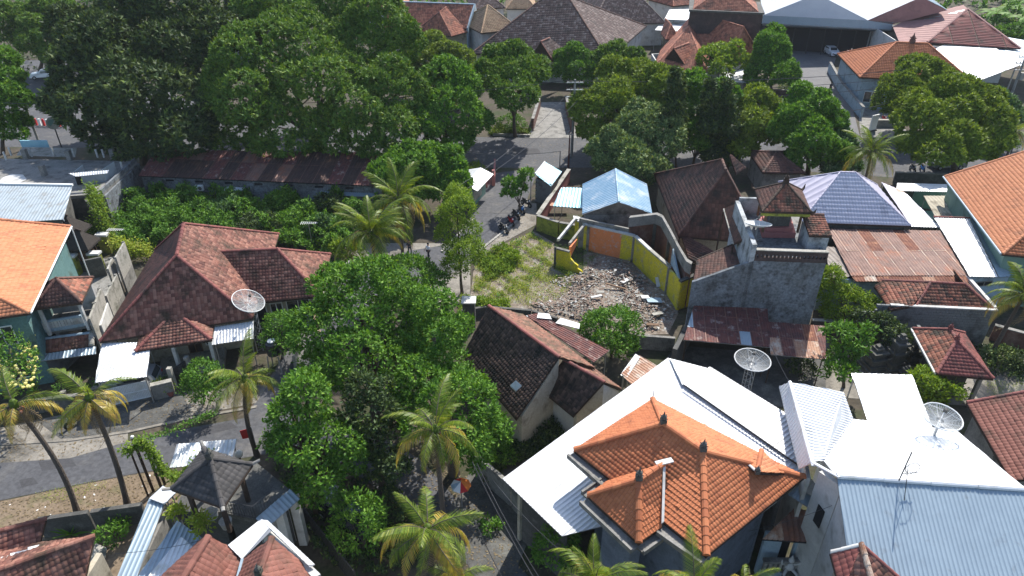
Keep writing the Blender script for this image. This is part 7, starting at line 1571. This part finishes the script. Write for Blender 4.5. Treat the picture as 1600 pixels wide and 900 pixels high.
# lot fittings on the terrace
for px, py, lb in ((333, 808, 'pale plastic tub on the terrace under the pavilion'), (355, 823, 'round plant pot on the terrace by the railing')):
    p = at(px, py, 4.21); t = thing('tub', lb, 'tub', p); MB().tube([p, p+Vector((0, 0, .45))], [.25, .32], 12).build('tub_body', MM('plaster_white' if px < 340 else 'conc_light'), t); MB().tube([p+Vector((0, 0, .451)), p+Vector((0, 0, .47))], [.34, .34], 12).build('tub_rim', MM('conc_light'), t)
p = at(374, 713, 2.0); t = thing('globe_lamp', 'white round globe lamp beside the white street canopy', 'lamp', Z(p, 0)); MB().tube([Z(p, 0), p], .05, 6).build('post', MM('black_metal'), t); MB().ball(tuple(p+Vector((0, 0, .2))), .26, 12, 8).build('globe', MM('white_paint'), t, smooth=True)
p = at(1478, 205); p = at(1362, 205); t = thing('sign_board', 'white sign board standing at the corner of the yard entrance', 'sign', p); box('board', (p.x, p.y, 1.3), (1.4, .15, 2.2), MM('white_paint'), t, rz=.5); box('foot', (p.x, p.y, .1), (1.6, .5, .2), MM('conc_dark'), t, rz=.5)
p = at(99, 238); t = thing('round_sign', 'round green and blue sign disc beyond the flat concrete roof', 'sign', p); z_ = 3.4; MB().tube([p, Z(p, z_)], .08, 6).build('post', MM('conc_dark'), t); MB().tube([Z(p, z_+.6), Z(p, z_+.6)+Vector((.02, -.12, .05))], 0.8, 20).build('disc', MM('plaster_cream'), t); MB().tube([Z(p, z_+.6)+Vector((0, -.125, .05)), Z(p, z_+.6)+Vector((.02, -.15, .05))], .5, 20).build('disc_centre', MM('plaster_green'), t)
r = thing('roadside_barrier', 'red and white railing along the middle of the far road at the left', 'barrier', at(60, 198)); a, b = at(28, 194), at(100, 198)
for i in range(13): q = a.lerp(b, i/12); box('barrier_post', (q.x, q.y, .5), (.25, .25, 1.0), MM('red' if i % 2 else 'white_paint'), r)
MB().tube([Z(a, .9), Z(b, .9)], .06, 5).build('rail', MM('white_paint'), r)
prism('hoarding', [at(35, 232, 3), at(78, 232, 3), at(78, 231, 3), at(35, 231, 3)], (0, 0, 1.0), MM('skyblue_metal'), None); tag(bpy.data.objects['hoarding'], 'light blue hoarding strip below the left lighting pole', 'hoarding')
# ================================================================== trees
GT = 'street and garden trees'
BIG = G(leaf=.46, cd=2.1, per=11, spread=.36)
tree('broadleaf_tree', 'huge dark broad-leaved tree at the top left over the street', 'tree', [(230, 130, 95, 9), (160, 90, 70, 11), (290, 100, 75, 11), (130, 160, 50, 8), (200, 45, 70, 13), (310, 165, 45, 8), (240, 185, 60, 7), (345, 60, 45, 11), (160, 195, 45, 6), (290, 205, 40, 6), (120, 50, 42, 11), (260, 20, 70, 13), (230, 210, 42, 5), (300, 222, 34, 5), (170, 218, 30, 5), (200, 150, 60, 8), (270, 140, 60, 8), (255, 232, 28, 4), (195, 228, 28, 4)], 'darkbroad', 1, .6, ground=(225, 256), group=GT, **BIG)
tree('spreading_tree', 'huge dense green tree right of the dark broad-leaved tree', 'tree', [(500, 120, 100, 9), (420, 90, 75, 11), (580, 90, 75, 11), (380, 150, 60, 8), (500, 40, 90, 13), (610, 150, 55, 8), (450, 190, 65, 6.5), (550, 190, 65, 6.5), (420, 30, 50, 13), (590, 25, 55, 13), (370, 190, 42, 6), (610, 60, 45, 11), (450, 212, 46, 5), (540, 212, 48, 5), (500, 205, 50, 5), (615, 195, 42, 5), (385, 208, 34, 5), (480, 150, 60, 5), (545, 140, 60, 5), (430, 228, 34, 4), (520, 226, 36, 4), (590, 222, 32, 4), (355, 222, 28, 4)], 'midgreen', 2, .6, ground=(500, 257), group=GT, leaf=.34, cd=2.6, per=12, spread=.32)
tree('roadside_tree', 'mid-green tree at the top left corner behind the dark tree', 'tree', [(60, 50, 50, 9), (20, 40, 40, 8), (90, 30, 40, 10), (100, 75, 35, 7)], 'midgreen', 3, .4, ground=(62, 118), group=GT, leaf=.36, cd=3.2)
tree('roadside_tree', 'green tree cut by the left edge beside the lighting pole', 'tree', [(8, 120, 30, 6), (5, 160, 38, 5), (15, 200, 32, 4), (0, 90, 25, 7)], 'mango', 4, .3, ground=(5, 240), group=GT, leaf=.32)
tree('roadside_tree', 'dark tree at the top edge between the two biggest trees', 'tree', [(385, 20, 32, 9), (400, 5, 35, 9)], 'darkbroad', 5, .3, group=GT, leaf=.36)
tree('roadside_tree', 'rounded dark green tree right of the dense green tree', 'tree', [(700, 165, 48, 6), (690, 130, 38, 7), (730, 190, 30, 5), (660, 190, 30, 5), (700, 215, 34, 4)], 'mango', 6, .35, ground=(700, 250), group=GT, grow=1.18, leaf=.3, cd=4)
tree('roadside_tree', 'yellow-green topped tree in front of the far orange house', 'tree', [(670, 85, 38, 7.5), (710, 95, 35, 7), (650, 115, 35, 6.5), (735, 125, 22, 5.5), (690, 115, 36, 6)], 'olive', 7, .3, ground=(690, 160), group=GT, leaf=.3, cd=4)
tree('roadside_tree', 'round light green tree in front of the huge hall', 'tree', [(800, 110, 42, 6), (770, 120, 30, 5.5), (835, 115, 28, 5.5), (805, 145, 38, 4.5), (780, 90, 26, 6.5)], 'midgreen', 8, .3, ground=(805, 214), group=GT, leaf=.28, cd=4.2)
tree('roadside_tree', 'dark round tree left of the driveway pole, below the hall roof', 'tree', [(895, 95, 28, 6), (905, 118, 28, 5), (880, 108, 18, 5)], 'mango', 9, .3, ground=(895, 150), group=GT, leaf=.28, cd=4)
tree('roadside_tree', 'flat-topped green tree at the right corner of the hall roof', 'tree', [(960, 92, 28, 6), (990, 100, 24, 5.5), (935, 95, 20, 6)], 'midgreen', 10, .25, ground=(960, 150), group=GT, leaf=.28, cd=4)
tree('roadside_tree', 'large olive-green tree right of the concrete pole', 'tree', [(960, 150, 46, 6), (925, 175, 34, 5), (1000, 135, 42, 6.5), (1040, 130, 32, 6.5), (960, 115, 30, 7), (930, 205, 26, 4), (1000, 175, 40, 5), (1045, 165, 28, 5)], 'olive', 11, .4, ground=(965, 235), group=GT, leaf=.26, cd=5)
tree('mango_tree', 'pale flowering tree with whitish leaf tips behind the blue roof', 'tree', [(1000, 190, 38, 6.5), (960, 230, 34, 5), (1030, 225, 38, 5), (990, 250, 38, 4.5), (940, 235, 22, 4.5), (1015, 270, 30, 4), (1040, 195, 26, 6), (945, 255, 22, 4)], 'pale', 12, .35, ground=(1000, 285), group=GT, leaf=.28, cd=4.8)
CG = 'slender columnar trees'
for i, (x, y0, y1, rp, lm, lb) in enumerate([(1057, 112, 200, 14, 'mango', 'tallest dark columnar tree rising above the olive tree'), (1108, 130, 240, 16, 'darkbroad', 'dark columnar tree second of the row by the street'), (1137, 132, 245, 17, 'mango', 'pointed columnar tree third of the row by the street')]):
    n = 6; tree('columnar_tree', lb, 'tree', [(x+(i*3 % 5)-2, y0+(y1-y0)*k/(n-1), rp*(.45 if k == 0 else .8 if k == 1 else 1), 9.5-8*k/(n-1)) for k in range(n)], 'darkbroad', 20+i, .15, zk=1.0, ground=(x, 266), group=CG, leaf=.24, cd=6, per=9, low=-.9)
tree('roadside_tree', 'yellow-green tree right of the columnar row', 'tree', [(1180, 165, 34, 6), (1175, 200, 34, 4.5), (1200, 175, 22, 5.5), (1160, 225, 22, 3.5), (1200, 215, 20, 3.5)], 'olive', 13, .3, ground=(1178, 252), group=GT, leaf=.25, cd=5)
tree('roadside_tree', 'mid-green tree filling the gap between the columnar trees', 'tree', [(1090, 165, 36, 6), (1120, 150, 30, 6), (1075, 190, 30, 4.5), (1085, 130, 24, 7)], 'mango', 14, .3, ground=(1090, 240), group=GT, leaf=.26, cd=4.5)
tree('feathery_tree', 'feathery bright green tree in front of the multi-gabled orange house', 'tree', [(1115, 88, 24, 6.5), (1145, 85, 22, 6.5), (1165, 100, 18, 6), (1125, 105, 20, 5.5)], 'lime', 15, .2, ground=(1135, 150), group=GT, leaf=.3, cd=2.4, per=8)
tree('conical_tree', 'dark dome-shaped tree right of the orange house', 'tree', [(1207, 60, 20, 8.5), (1204, 82, 30, 6.5), (1200, 108, 34, 4.5), (1222, 118, 24, 3), (1190, 120, 24, 3), (1212, 48, 12, 9.5)], 'mango', 16, .3, ground=(1203, 150), group=GT, leaf=.26, cd=5)
tree('roadside_tree', 'dense dark tree at the left side of the yard entrance', 'tree', [(1245, 175, 32, 5.5), (1275, 165, 26, 6), (1235, 210, 32, 4), (1270, 215, 34, 4), (1300, 190, 22, 5), (1295, 235, 28, 3), (1255, 245, 28, 2.6), (1250, 145, 18, 6.5)], 'mango', 17, .35, ground=(1262, 272), group=GT, leaf=.27, cd=5)
tree('roadside_tree', 'bluish green shrubby tree beside the small coconut palm', 'tree', [(1320, 235, 20, 3.5), (1315, 215, 18, 4), (1330, 255, 18, 2.2), (1300, 262, 18, 2)], 'bluegreen', 18, .2, ground=(1318, 280), group=GT, leaf=.26, cd=5)
tree('roadside_tree', 'round green tree right in front of the orange office roof', 'tree', [(1432, 112, 32, 6.5), (1400, 140, 30, 5), (1470, 125, 26, 6), (1420, 160, 34, 4), (1455, 150, 28, 5), (1390, 165, 22, 3.5)], 'olive', 19, .35, ground=(1425, 205), group=GT, leaf=.26, cd=5)
tree('roadside_tree', 'largest round green tree at the right beside the street', 'tree', [(1490, 175, 50, 6.5), (1440, 195, 42, 5.5), (1530, 190, 42, 5.5), (1470, 225, 46, 4.2), (1520, 230, 42, 4), (1430, 225, 32, 3.8), (1550, 215, 28, 4), (1490, 150, 36, 7.5), (1540, 165, 28, 6.5), (1440, 165, 28, 6.5)], 'olive', 21, .5, ground=(1490, 275), group=GT, leaf=.26, cd=5)
tree('roadside_tree', 'bluish green tree between the largest round tree and the street lamp', 'tree', [(1570, 165, 20, 6), (1578, 185, 18, 5), (1555, 150, 18, 6.5)], 'bluegreen', 22, .2, ground=(1572, 225), group=GT, leaf=.26)
tree('mango_tree', 'round mango tree at the left of the junction above the kiosk', 'tree', [(650, 255, 42, 6), (610, 270, 32, 5), (695, 260, 34, 5.5), (630, 300, 28, 4), (680, 290, 36, 4.2), (715, 285, 20, 4)], 'mango', 23, .3, ground=(655, 335), group=GT, leaf=.3, cd=4.6)
tree('slender_tree', 'tall slender ivy-covered tree left of the grassy lot', 'tree', [(712, 310, 20, 8.5), (715, 335, 28, 7), (712, 365, 30, 5.5), (722, 395, 28, 4), (715, 420, 22, 2.8), (735, 360, 16, 5.5), (700, 340, 18, 7)], 'lime', 24, .16, ground=(722, 458), group=GT, leaf=.22, cd=6.5, per=10, zs=1.0)
tree('street_tree', 'small open-crowned street tree over the motorbikes', 'tree', [(800, 285, 13, 5), (822, 275, 12, 5.2), (810, 295, 14, 4.4), (795, 300, 9, 4)], 'bush', 25, .13, ground=(815, 332), group=GT, leaf=.2, cd=3, per=8)
kM = G(leaf=.28, cd=4.6, per=12, spread=.25)
tree('mango_tree', 'largest dark mango tree in the centre of the picture', 'tree', [(560, 480, 66, 8), (510, 520, 52, 7), (610, 500, 62, 7.5), (560, 560, 66, 6), (500, 580, 42, 5), (620, 570, 56, 5.5), (530, 450, 40, 8), (590, 440, 42, 8), (660, 540, 46, 6), (690, 520, 42, 6), (700, 570, 34, 5), (670, 480, 34, 6.5)], 'mango', 26, .5, ground=(590, 640), group=GT, **kM)
tree('mango_tree', 'mango tree crown behind the largest one, beside the yard with people', 'tree', [(640, 425, 38, 7), (610, 440, 30, 6.5), (670, 450, 36, 6), (640, 465, 38, 6)], 'mango', 27, .3, ground=(640, 500), group=GT, **kM)
tree('mango_tree', 'low shaded mango tree in the gap between the central crowns', 'tree', [(585, 640, 34, 5), (560, 655, 28, 5), (600, 690, 34, 4), (615, 725, 26, 3), (575, 610, 34, 6)], 'darkbroad', 61, .3, ground=(600, 770), group=GT, **kM)
tree('mango_tree', 'olive tinted smaller tree among the central mango trees', 'tree', [(640, 545, 28, 8.6), (625, 570, 22, 8), (650, 565, 22, 8)], 'olive', 28, .25, ground=(640, 640), group=GT, **kM)
tree('mango_tree', 'mango tree left of the dark tile roof, nearest the old house', 'tree', [(700, 620, 55, 7), (740, 640, 44, 6), (660, 600, 44, 7), (720, 670, 48, 5), (760, 670, 32, 5), (680, 650, 46, 6), (640, 640, 30, 5.5), (740, 700, 34, 4)], 'mango', 29, .4, ground=(710, 740), group=GT, **kM)
tree('mango_tree', 'mango tree over the bend of the street, left in the central group', 'tree', [(478, 612, 42, 7), (455, 645, 30, 6), (512, 690, 52, 6.5), (470, 690, 40, 6), (538, 722, 38, 5.5), (498, 742, 44, 4.5), (545, 690, 30, 6), (482, 765, 30, 3.6), (437, 690, 22, 5), (440, 660, 20, 5)], 'mango', 30, .45, ground=(500, 800), group=GT, grow=.98, **kM)
tree('garden_tree', 'small round light green tree beside the window of the house wing', 'tree', [(440, 510, 26, 3.2), (425, 525, 18, 2.8), (458, 522, 18, 2.8), (442, 538, 22, 2)], 'bush', 31, .12, ground=(441, 560), group=GT, leaf=.22, cd=7, per=9)
tree('garden_tree', 'small dark green tree in front of the porch beside the palm', 'tree', [(318, 585, 26, 2.6), (300, 605, 18, 2), (338, 598, 18, 2.2), (320, 612, 20, 1.5)], 'bush', 32, .1, ground=(318, 632), group=GT, leaf=.22, cd=7, per=9)
tree('garden_tree', 'round bright green tree at the near edge of the rubble lot', 'tree', [(955, 505, 32, 3.2), (930, 515, 24, 2.6), (980, 515, 24, 2.6), (950, 532, 28, 2), (975, 540, 22, 1.5)], 'bush', 33, .14, ground=(955, 560), group=GT, leaf=.26, cd=6, per=10)
tree('garden_tree', 'bright lime-green shrub beside the rough tower wall', 'tree', [(1300, 455, 22, 3.2), (1320, 475, 28, 2.5), (1345, 480, 24, 2.2), (1300, 430, 16, 3.2), (1360, 485, 16, 1.8), (1310, 490, 22, 1.6)], 'lime', 34, .12, ground=(1320, 505), group=GT, leaf=.24, cd=6)
tree('frangipani_tree', 'frangipani with open green leaves beside the rusty canopy', 'tree', [(1310, 520, 20, 3.6), (1335, 530, 20, 3), (1315, 550, 22, 2.6), (1310, 580, 24, 1.8), (1340, 555, 14, 2.5), (1355, 520, 12, 3)], 'bush', 35, .14, ground=(1318, 605), group=GT, leaf=.34, cd=3.2, per=9)
tree('garden_tree', 'loose green bush in front of the maroon temple roof', 'tree', [(1445, 595, 20, 3), (1465, 610, 18, 2.5), (1435, 612, 14, 2), (1490, 612, 14, 2.5), (1455, 628, 18, 1.5)], 'lime', 36, .1, ground=(1455, 640), group=GT, leaf=.26, cd=4.5)
tree('garden_tree', 'dark leafy tree in the temple court behind the slender shrine', 'tree', [(1380, 510, 24, 2.4), (1350, 500, 20, 2.2), (1400, 525, 20, 2.4)], 'darkbroad', 37, .12, group=GT, leaf=.28, cd=4.5)
tree('frangipani_tree', 'pale flowering frangipani at the left edge below the orange roof', 'tree', [(15, 545, 26, 3.4), (35, 570, 24, 3), (0, 580, 30, 3), (25, 595, 26, 2.4), (48, 560, 14, 3.4)], 'bush', 38, .14, ground=(15, 640), group=GT, leaf=.26, cd=2.4, per=6)
# blossoms of that frangipani
rng = np.random.default_rng(4); m = MB(); FT = [o for o in bpy.data.objects if o.name.startswith('frangipani_tree') and 'flowering' in o.get('label', '')][0]
for i in range(150):
    q = at(rng.uniform(-10, 58), rng.uniform(522, 605), 3.9+rng.uniform(-.6, .4)); m.ball(tuple(q), .12, 6, 4, (1, 1, .7))
m.build('blossoms', LF['petal'], FT, 'stuff')
bush('shrub', 'leafy shrub in the garden bed beside the narrow blue roof', 'shrub', 183, 840, 24, 'bush', 1)
bush('shrub', 'bush at the bottom edge beside the white roof corner', 'shrub', 868, 890, 34, 'bush', 2, h=3.4, n=6); bush('shrub', 'green shrub at the foot of the cables in the yard', 'shrub', 765, 825, 14, 'bush', 3)
bush('shrub', 'small green shrub in the courtyard behind the old cream walls', 'shrub', 860, 690, 26, 'darkbroad', 4); bush('shrub', 'weeds on the slope beside the white roof edge', 'shrub', 780, 725, 24, 'bush', 5)
bush('shrub', 'round shrub by the kerb across the street at the forecourt', 'shrub', 800, 205, 22, 'bush', 6); bush('shrub', 'dark shrub behind the kiosk roof', 'shrub', 742, 272, 16, 'lime', 7); bush('shrub', 'olive shrub in the dark court right of the temple hall', 'shrub', 1560, 565, 22, 'pale', 8)
bush('shrub', 'dark shrub at the right edge behind the brown roof', 'shrub', 1590, 575, 22, 'darkbroad', 9); bush('shrub', 'small shrub in the dark yard below the rusty canopy', 'shrub', 1250, 585, 22, 'darkbroad', 10); bush('shrub', 'yellow-green shrub in the corner of the grassy lot', 'shrub', 800, 412, 14, 'lime', 11, h=.8)
bush('shrub', 'green shrub beside the street at the far right', 'shrub', 1575, 232, 14, 'bush', 12); bush('shrub', 'shrub on the median beside the drive entrance', 'shrub', 1240, 150, 22, 'pale', 13, h=2)
bush('shrub', 'palm-like shrub left of the lowest palm', 'shrub', 568, 860, 40, 'mango', 14, h=4, n=7); bush('shrub', 'golden-leaved shrub on the terrace wall below the pavilion', 'shrub', 318, 828, 14, 'grass', 15, z0=4.2, h=1.0); bush('shrub', 'small golden shrub left of the other one on the terrace wall', 'shrub', 282, 812, 9, 'grass', 16, z0=4.2, h=1.0)
bush('shrub', 'reddish hedge along the kerb in front of the hall', 'shrub', 780, 208, 14, 'olive', 17, h=1)
# creeper arch over poles
m = []; rng = np.random.default_rng(9)
def creeper(name, label, pts, leafm, n, rad, leaf=.2):
    C = []; P = [np.array(p) for p in pts]
    for i in range(len(P)-1):
        k = n//(len(P)-1); s = rng.random((k, 1)); C.append(P[i]*(1-s)+P[i+1]*s)
    C = np.concatenate(C); C = C+rng.normal(0, rad, C.shape); D = unit(len(C), rng); V, Fc = leaves_from(C, D, np.tile([0., 0., 1.], (len(C), 1)), leaf*rng.uniform(.6, 1.3, len(C)), .5, rng)
    t = thing(name, label, 'creeper', pts[0], 'creepers'); mk('foliage', V, Fc, LF[leafm], t); MB().tube([Vector(p) for p in pts], .03, 4).build('stem', MM('trunk'), t)
creeper('creeper', 'flowering creeper arching between the dark poles and the pavilion', [at(195, 706, 5.2), at(222, 690, 5.6), at(240, 712, 4.2), at(256, 738, 2.8), at(282, 748, 3.2), at(310, 722, 4.8), at(328, 712, 5.6)], 'lime', 2600, .16)
creeper('creeper', 'thin creeper strand hanging over the street from the porch tree', [at(215, 690, 5.4), at(262, 675, 4.8), at(310, 655, 4.5), at(335, 645, 4.3)], 'bush', 700, .1, .16)
creeper('creeper', 'ivy hanging down the dark wall beside the grey roof', [at(140, 292, 4.8), at(152, 318, 4.0), at(160, 345, 2.8), at(168, 372, 1.2)], 'lime', 3200, .35, .26); creeper('creeper', 'green weeds on top of the wall beside the shrine court', [at(130, 370, 1.5), at(150, 360, 1.6), at(140, 345, 2.4)], 'lime', 900, .35, .24)
creeper('creeper', 'bright creeper on the stepped concrete wall above the overgrown lot', [at(180, 378, 2), at(205, 390, 1.4), at(230, 392, 1.0)], 'grass', 2200, .4, .24)
# palms
palm('coconut palm leaning beside the porch house, trunk at the street edge', (383, 592), (402, 712), over(at(402, 712), 592), 1, 3.1, 22, 8, 3, bend=-.3)
palm('yellowing coconut palm whose trunk crosses the left street', (140, 622), (200, 792), over(at(200, 792), 622), 2, 3.0, 19, 11, 3, bend=.2)
palm('coconut palm with drooping dead fronds at the left edge', (22, 632), (122, 804), over(at(122, 804), 640), 3, 3.0, 15, 5, 7, bend=.5)
palm('coconut palm with orange nuts above the yard with people', (580, 365), None, 8.5, 4, 4.1, 26, 3, 1); palm('taller coconut palm right behind the one with orange nuts', (622, 312), None, 8.5, 5, 4.1, 24, 4, 2)
palm('coconut palm in front of the central mango trees', (680, 672), None, 9.0, 6, 3.1, 22, 6, 4); palm('largest coconut palm low in the centre near the cables', (668, 828), None, 8.0, 7, 3.2, 24, 8, 4)
palm('coconut palm at the bottom edge left of the orange villa', (930, 912), None, 7.5, 8, 2.9, 24, 6, 2); palm('coconut palm at the bottom edge below the orange villa', (1085, 918), None, 7.5, 9, 2.8, 22, 9, 1); palm('small palm at the bottom edge right of the villa palms', (1165, 915), None, 7.0, 10, 1.9, 14, 8, 0)
palm('small coconut palm beside the street behind the lavender roof', (1362, 238), None, 6.0, 11, 4.0, 22, 5, 1); palm('coconut palm at the right edge beside the white annex', (1600, 462), None, 6.0, 12, 3.8, 22, 4, 1); palm('young palm at the bottom edge right of the largest palm', (712, 905), None, 5.0, 13, 2.2, 16, 3, 0)
tree('roadside_tree', 'low dark feathery tree among the columnar trees behind the brown roof', 'tree', [(1085, 205, 22, 4), (1075, 225, 18, 3), (1098, 222, 18, 3)], 'mango', 60, .2, ground=(1085, 262), group=GT, leaf=.5, cd=3, wr=.3)
palm('dark palm right below the bluish roadside tree', (1585, 205), None, 4.0, 15, 2.8, 18, 2, 1, coconuts=0)
# banana plants top right
def banana(label, px, py, z, s=1.0, seed=0):
    rn = random.Random(seed); b = at(px, py); t = thing('banana_plant', label, 'banana plant', b, 'banana plants at the top right'); MB().tube([b, Z(b, z)], [.28*s, .15*s], 8).build('trunk', LF['bush'], t)
    for i in range(9):
        a = i*2.4+rn.random(); L = 3.6*s*rn.uniform(.8, 1.1); V = []; Fc = []
        for k in range(8):
            q = k/7; x = L*q*(1-.15*q); zz = z+L*(.75*q-.85*q*q)*.9; wd = .42*s*math.sin(math.pi*min(1, .08+q*.92))**.6+.02; c = Vector((math.cos(a)*x, math.sin(a)*x, 0))+Z(b, zz); sd_ = Vector((-math.sin(a), math.cos(a), 0))*wd; V += [c-sd_-Vector((0, 0, wd*.4)), c, c+sd_-Vector((0, 0, wd*.4))]
        for k in range(7): Fc += [(k*3, k*3+1, k*3+4, k*3+3), (k*3+1, k*3+2, k*3+5, k*3+4)]
        mk('leaf', V, Fc, LF['bush'] if i % 3 else LF['lime'], t)
for i, (x, y, lb) in enumerate([(1545, 50, 'leftmost banana plant of the thicket at the top right'), (1570, 42, 'banana plant in the middle of the thicket at the top right'), (1590, 60, 'banana plant nearest the blue canopy edge at the top right'), (1598, 30, 'banana plant at the right edge of the thicket'), (1560, 22, 'rearmost banana plant of the thicket')]): banana(lb, x, y+6, 4.5, 1.5, i)
bush('shrub', 'green thicket under the banana plants at the top right corner', 'shrub', 1580, 70, 40, 'bush', 20, h=4, n=7, leaf=.5, cd=2.5)
# agave
b = at(112, 836); t = thing('agave', 'spiky rosette plant in the garden bed behind the dark wall', 'plant', b)
for i in range(16):
    a = i*2.4; el = .35+.06*i; L = 1.3; d = Vector((math.cos(a)*math.cos(el), math.sin(a)*math.cos(el), math.sin(el))); s = Vector((-math.sin(a), math.cos(a), 0))*.11; V = [b, b+d*L*.4+s, b+d*L-Vector((0, 0, .15)), b+d*L*.4-s]; mk('leaf', V, [(0, 1, 2, 3)], LF['bush'], t)
# ground covers
groundcover('undergrowth', '', pix(0, 178, 380, 200, 330, 225, 305, 330, 306, 400, 330, 380, 385, 300, 380, 250, 392, 205, 400), 'bush', 3200, 2.4, 1, leaf=.36, per=9); groundcover('undergrowth', '', pix(0, 178, 380, 200, 330, 225, 310, 330, 310, 400, 335, 370, 388, 300, 380, 205, 400), 'bush', 2400, 2.5, 41, leaf=.34, per=9, lump=1.7)
groundcover('undergrowth', '', pix(0, 370, 400, 380, 330, 400, 306, 580, 312, 600, 345, 560, 380, 530, 405, 440, 395), 'mango', 4000, 2.4, 2, leaf=.38, per=9)
for i, (x, y, rr, lm, lb) in enumerate([(300, 345, 40, 'bush', 'bright bush mound at the left of the overgrown lot'), (355, 330, 34, 'bluegreen', 'bluish green bush mound in the overgrown lot'), (410, 360, 34, 'darkbroad', 'dark bush mound right of the red roof ridge'), (460, 350, 32, 'mango', 'dark green bush in the middle of the overgrown lot'), (505, 360, 26, 'bluegreen', 'bush at the right part of the overgrown lot'), (440, 318, 28, 'mango', 'bush against the wall of the rusty-roofed row'), (520, 325, 26, 'darkbroad', 'dark bush below the lean-to of the rusty-roofed row'), (235, 345, 34, 'bush', 'bush beside the bare concrete side wall'), (270, 320, 26, 'mango', 'bush in the shade of the rusty-roofed row'), (545, 395, 22, 'lime', 'bright young bush behind the house wing corner')]): bush('shrub', lb, 'shrub', x, y+12, rr, lm, 40+i, h=2.2, n=6, leaf=.32, cd=4)
GL = pix(0, 745, 405, 780, 388, 830, 366, 862, 385, 866, 418, 905, 430, 850, 442, 800, 470, 760, 478, 738, 462)
groundcover('grass', '', GL, 'grass', 5600, .22, 3, leaf=.2, per=6, wr=.22, lump=2.2, bare=.75); groundcover('weeds', '', GL, 'bush', 500, .45, 33, leaf=.2, per=7, lump=1.1, bare=1.1); groundcover('weeds', '', pix(0, 745, 405, 790, 386, 812, 400, 800, 425, 760, 440), 'lime', 900, .6, 4, leaf=.25, per=8, lump=1.6)
groundcover('weeds', '', pix(0, 800, 440, 850, 425, 900, 440, 880, 465, 830, 480, 790, 474), 'grass', 900, .16, 21, leaf=.16, per=5, wr=.3); groundcover('weeds', '', pix(0, 720, 470, 790, 476, 800, 492, 760, 490, 720, 500), 'lime', 700, .9, 5, leaf=.25, per=8); groundcover('grass', '', pix(0, 866, 385, 915, 385, 935, 400, 905, 425, 870, 415), 'midgreen', 500, .15, 6, leaf=.16, per=6, wr=.25)
groundcover('grass', '', pix(0, 60, 770, 160, 752, 170, 760, 80, 790), 'grass', 160, .08, 7, leaf=.12, per=5, wr=.2); groundcover('weeds', '', pix(0, 800, 670, 880, 660, 900, 700, 800, 730, 760, 760, 745, 720), 'darkbroad', 1500, .8, 8, per=8)
groundcover('grass', '', pix(0, 1540, 595, 1600, 600, 1600, 640, 1545, 632), 'grass', 300, .08, 9, leaf=.14, per=5, wr=.2); groundcover('hedge_row', '', pix(0, 765, 205, 828, 205, 828, 212, 765, 212), 'olive', 500, .8, 10); groundcover('weeds', '', pix(0, 1290, 560, 1500, 575, 1600, 600, 1600, 560, 1540, 545, 1300, 530), 'darkbroad', 900, .6, 11, per=8)
groundcover('undergrowth', '', pix(0, 420, 720, 600, 740, 700, 860, 600, 905, 500, 880, 470, 800), 'darkbroad', 900, .9, 12, per=8)
groundcover('undergrowth', '', pix(0, 0, 120, 130, 130, 330, 60, 640, 90, 640, 40, 0, 10), 'darkbroad', 1600, 2.2, 13, leaf=.5, per=8)
for i, (x, y, rr) in enumerate([(1500, 8, 30), (1440, 4, 30), (1100, -6, 30), (700, -4, 40), (960, -8, 40), (1340, -10, 30)]):
    pass
groundcover('far_woods', '', [Vector((-200, 185, 0)), Vector((260, 165, 0)), Vector((260, 240, 0)), Vector((-200, 240, 0))], 'mango', 5000, 9, 31, leaf=1.4, per=9, lump=.25)
groundcover('far_woods', '', [Vector((98, 120, 0)), Vector((150, 118, 0)), Vector((150, 165, 0)), Vector((104, 165, 0))], 'bush', 2200, 6, 32, leaf=.9, per=9, lump=.4)
# thin air volume added to lift the shadows: one closed box round camera and scene
hz_ = bpy.data.materials.new('air'); hz_.use_nodes = True; N = hz_.node_tree.nodes; N.remove(N['Principled BSDF'])
pv = N.new('ShaderNodeVolumePrincipled'); pv.inputs['Color'].default_value = (.85, .92, 1, 1); pv.inputs['Density'].default_value = .00013; pv.inputs['Anisotropy'].default_value = 0
hz_.node_tree.links.new(pv.outputs[0], N['Material Output'].inputs['Volume'])
MB().box((0, 250, 17), (940, 740, 38)).build('shadow_fill_haze', hz_, None, 'stuff')
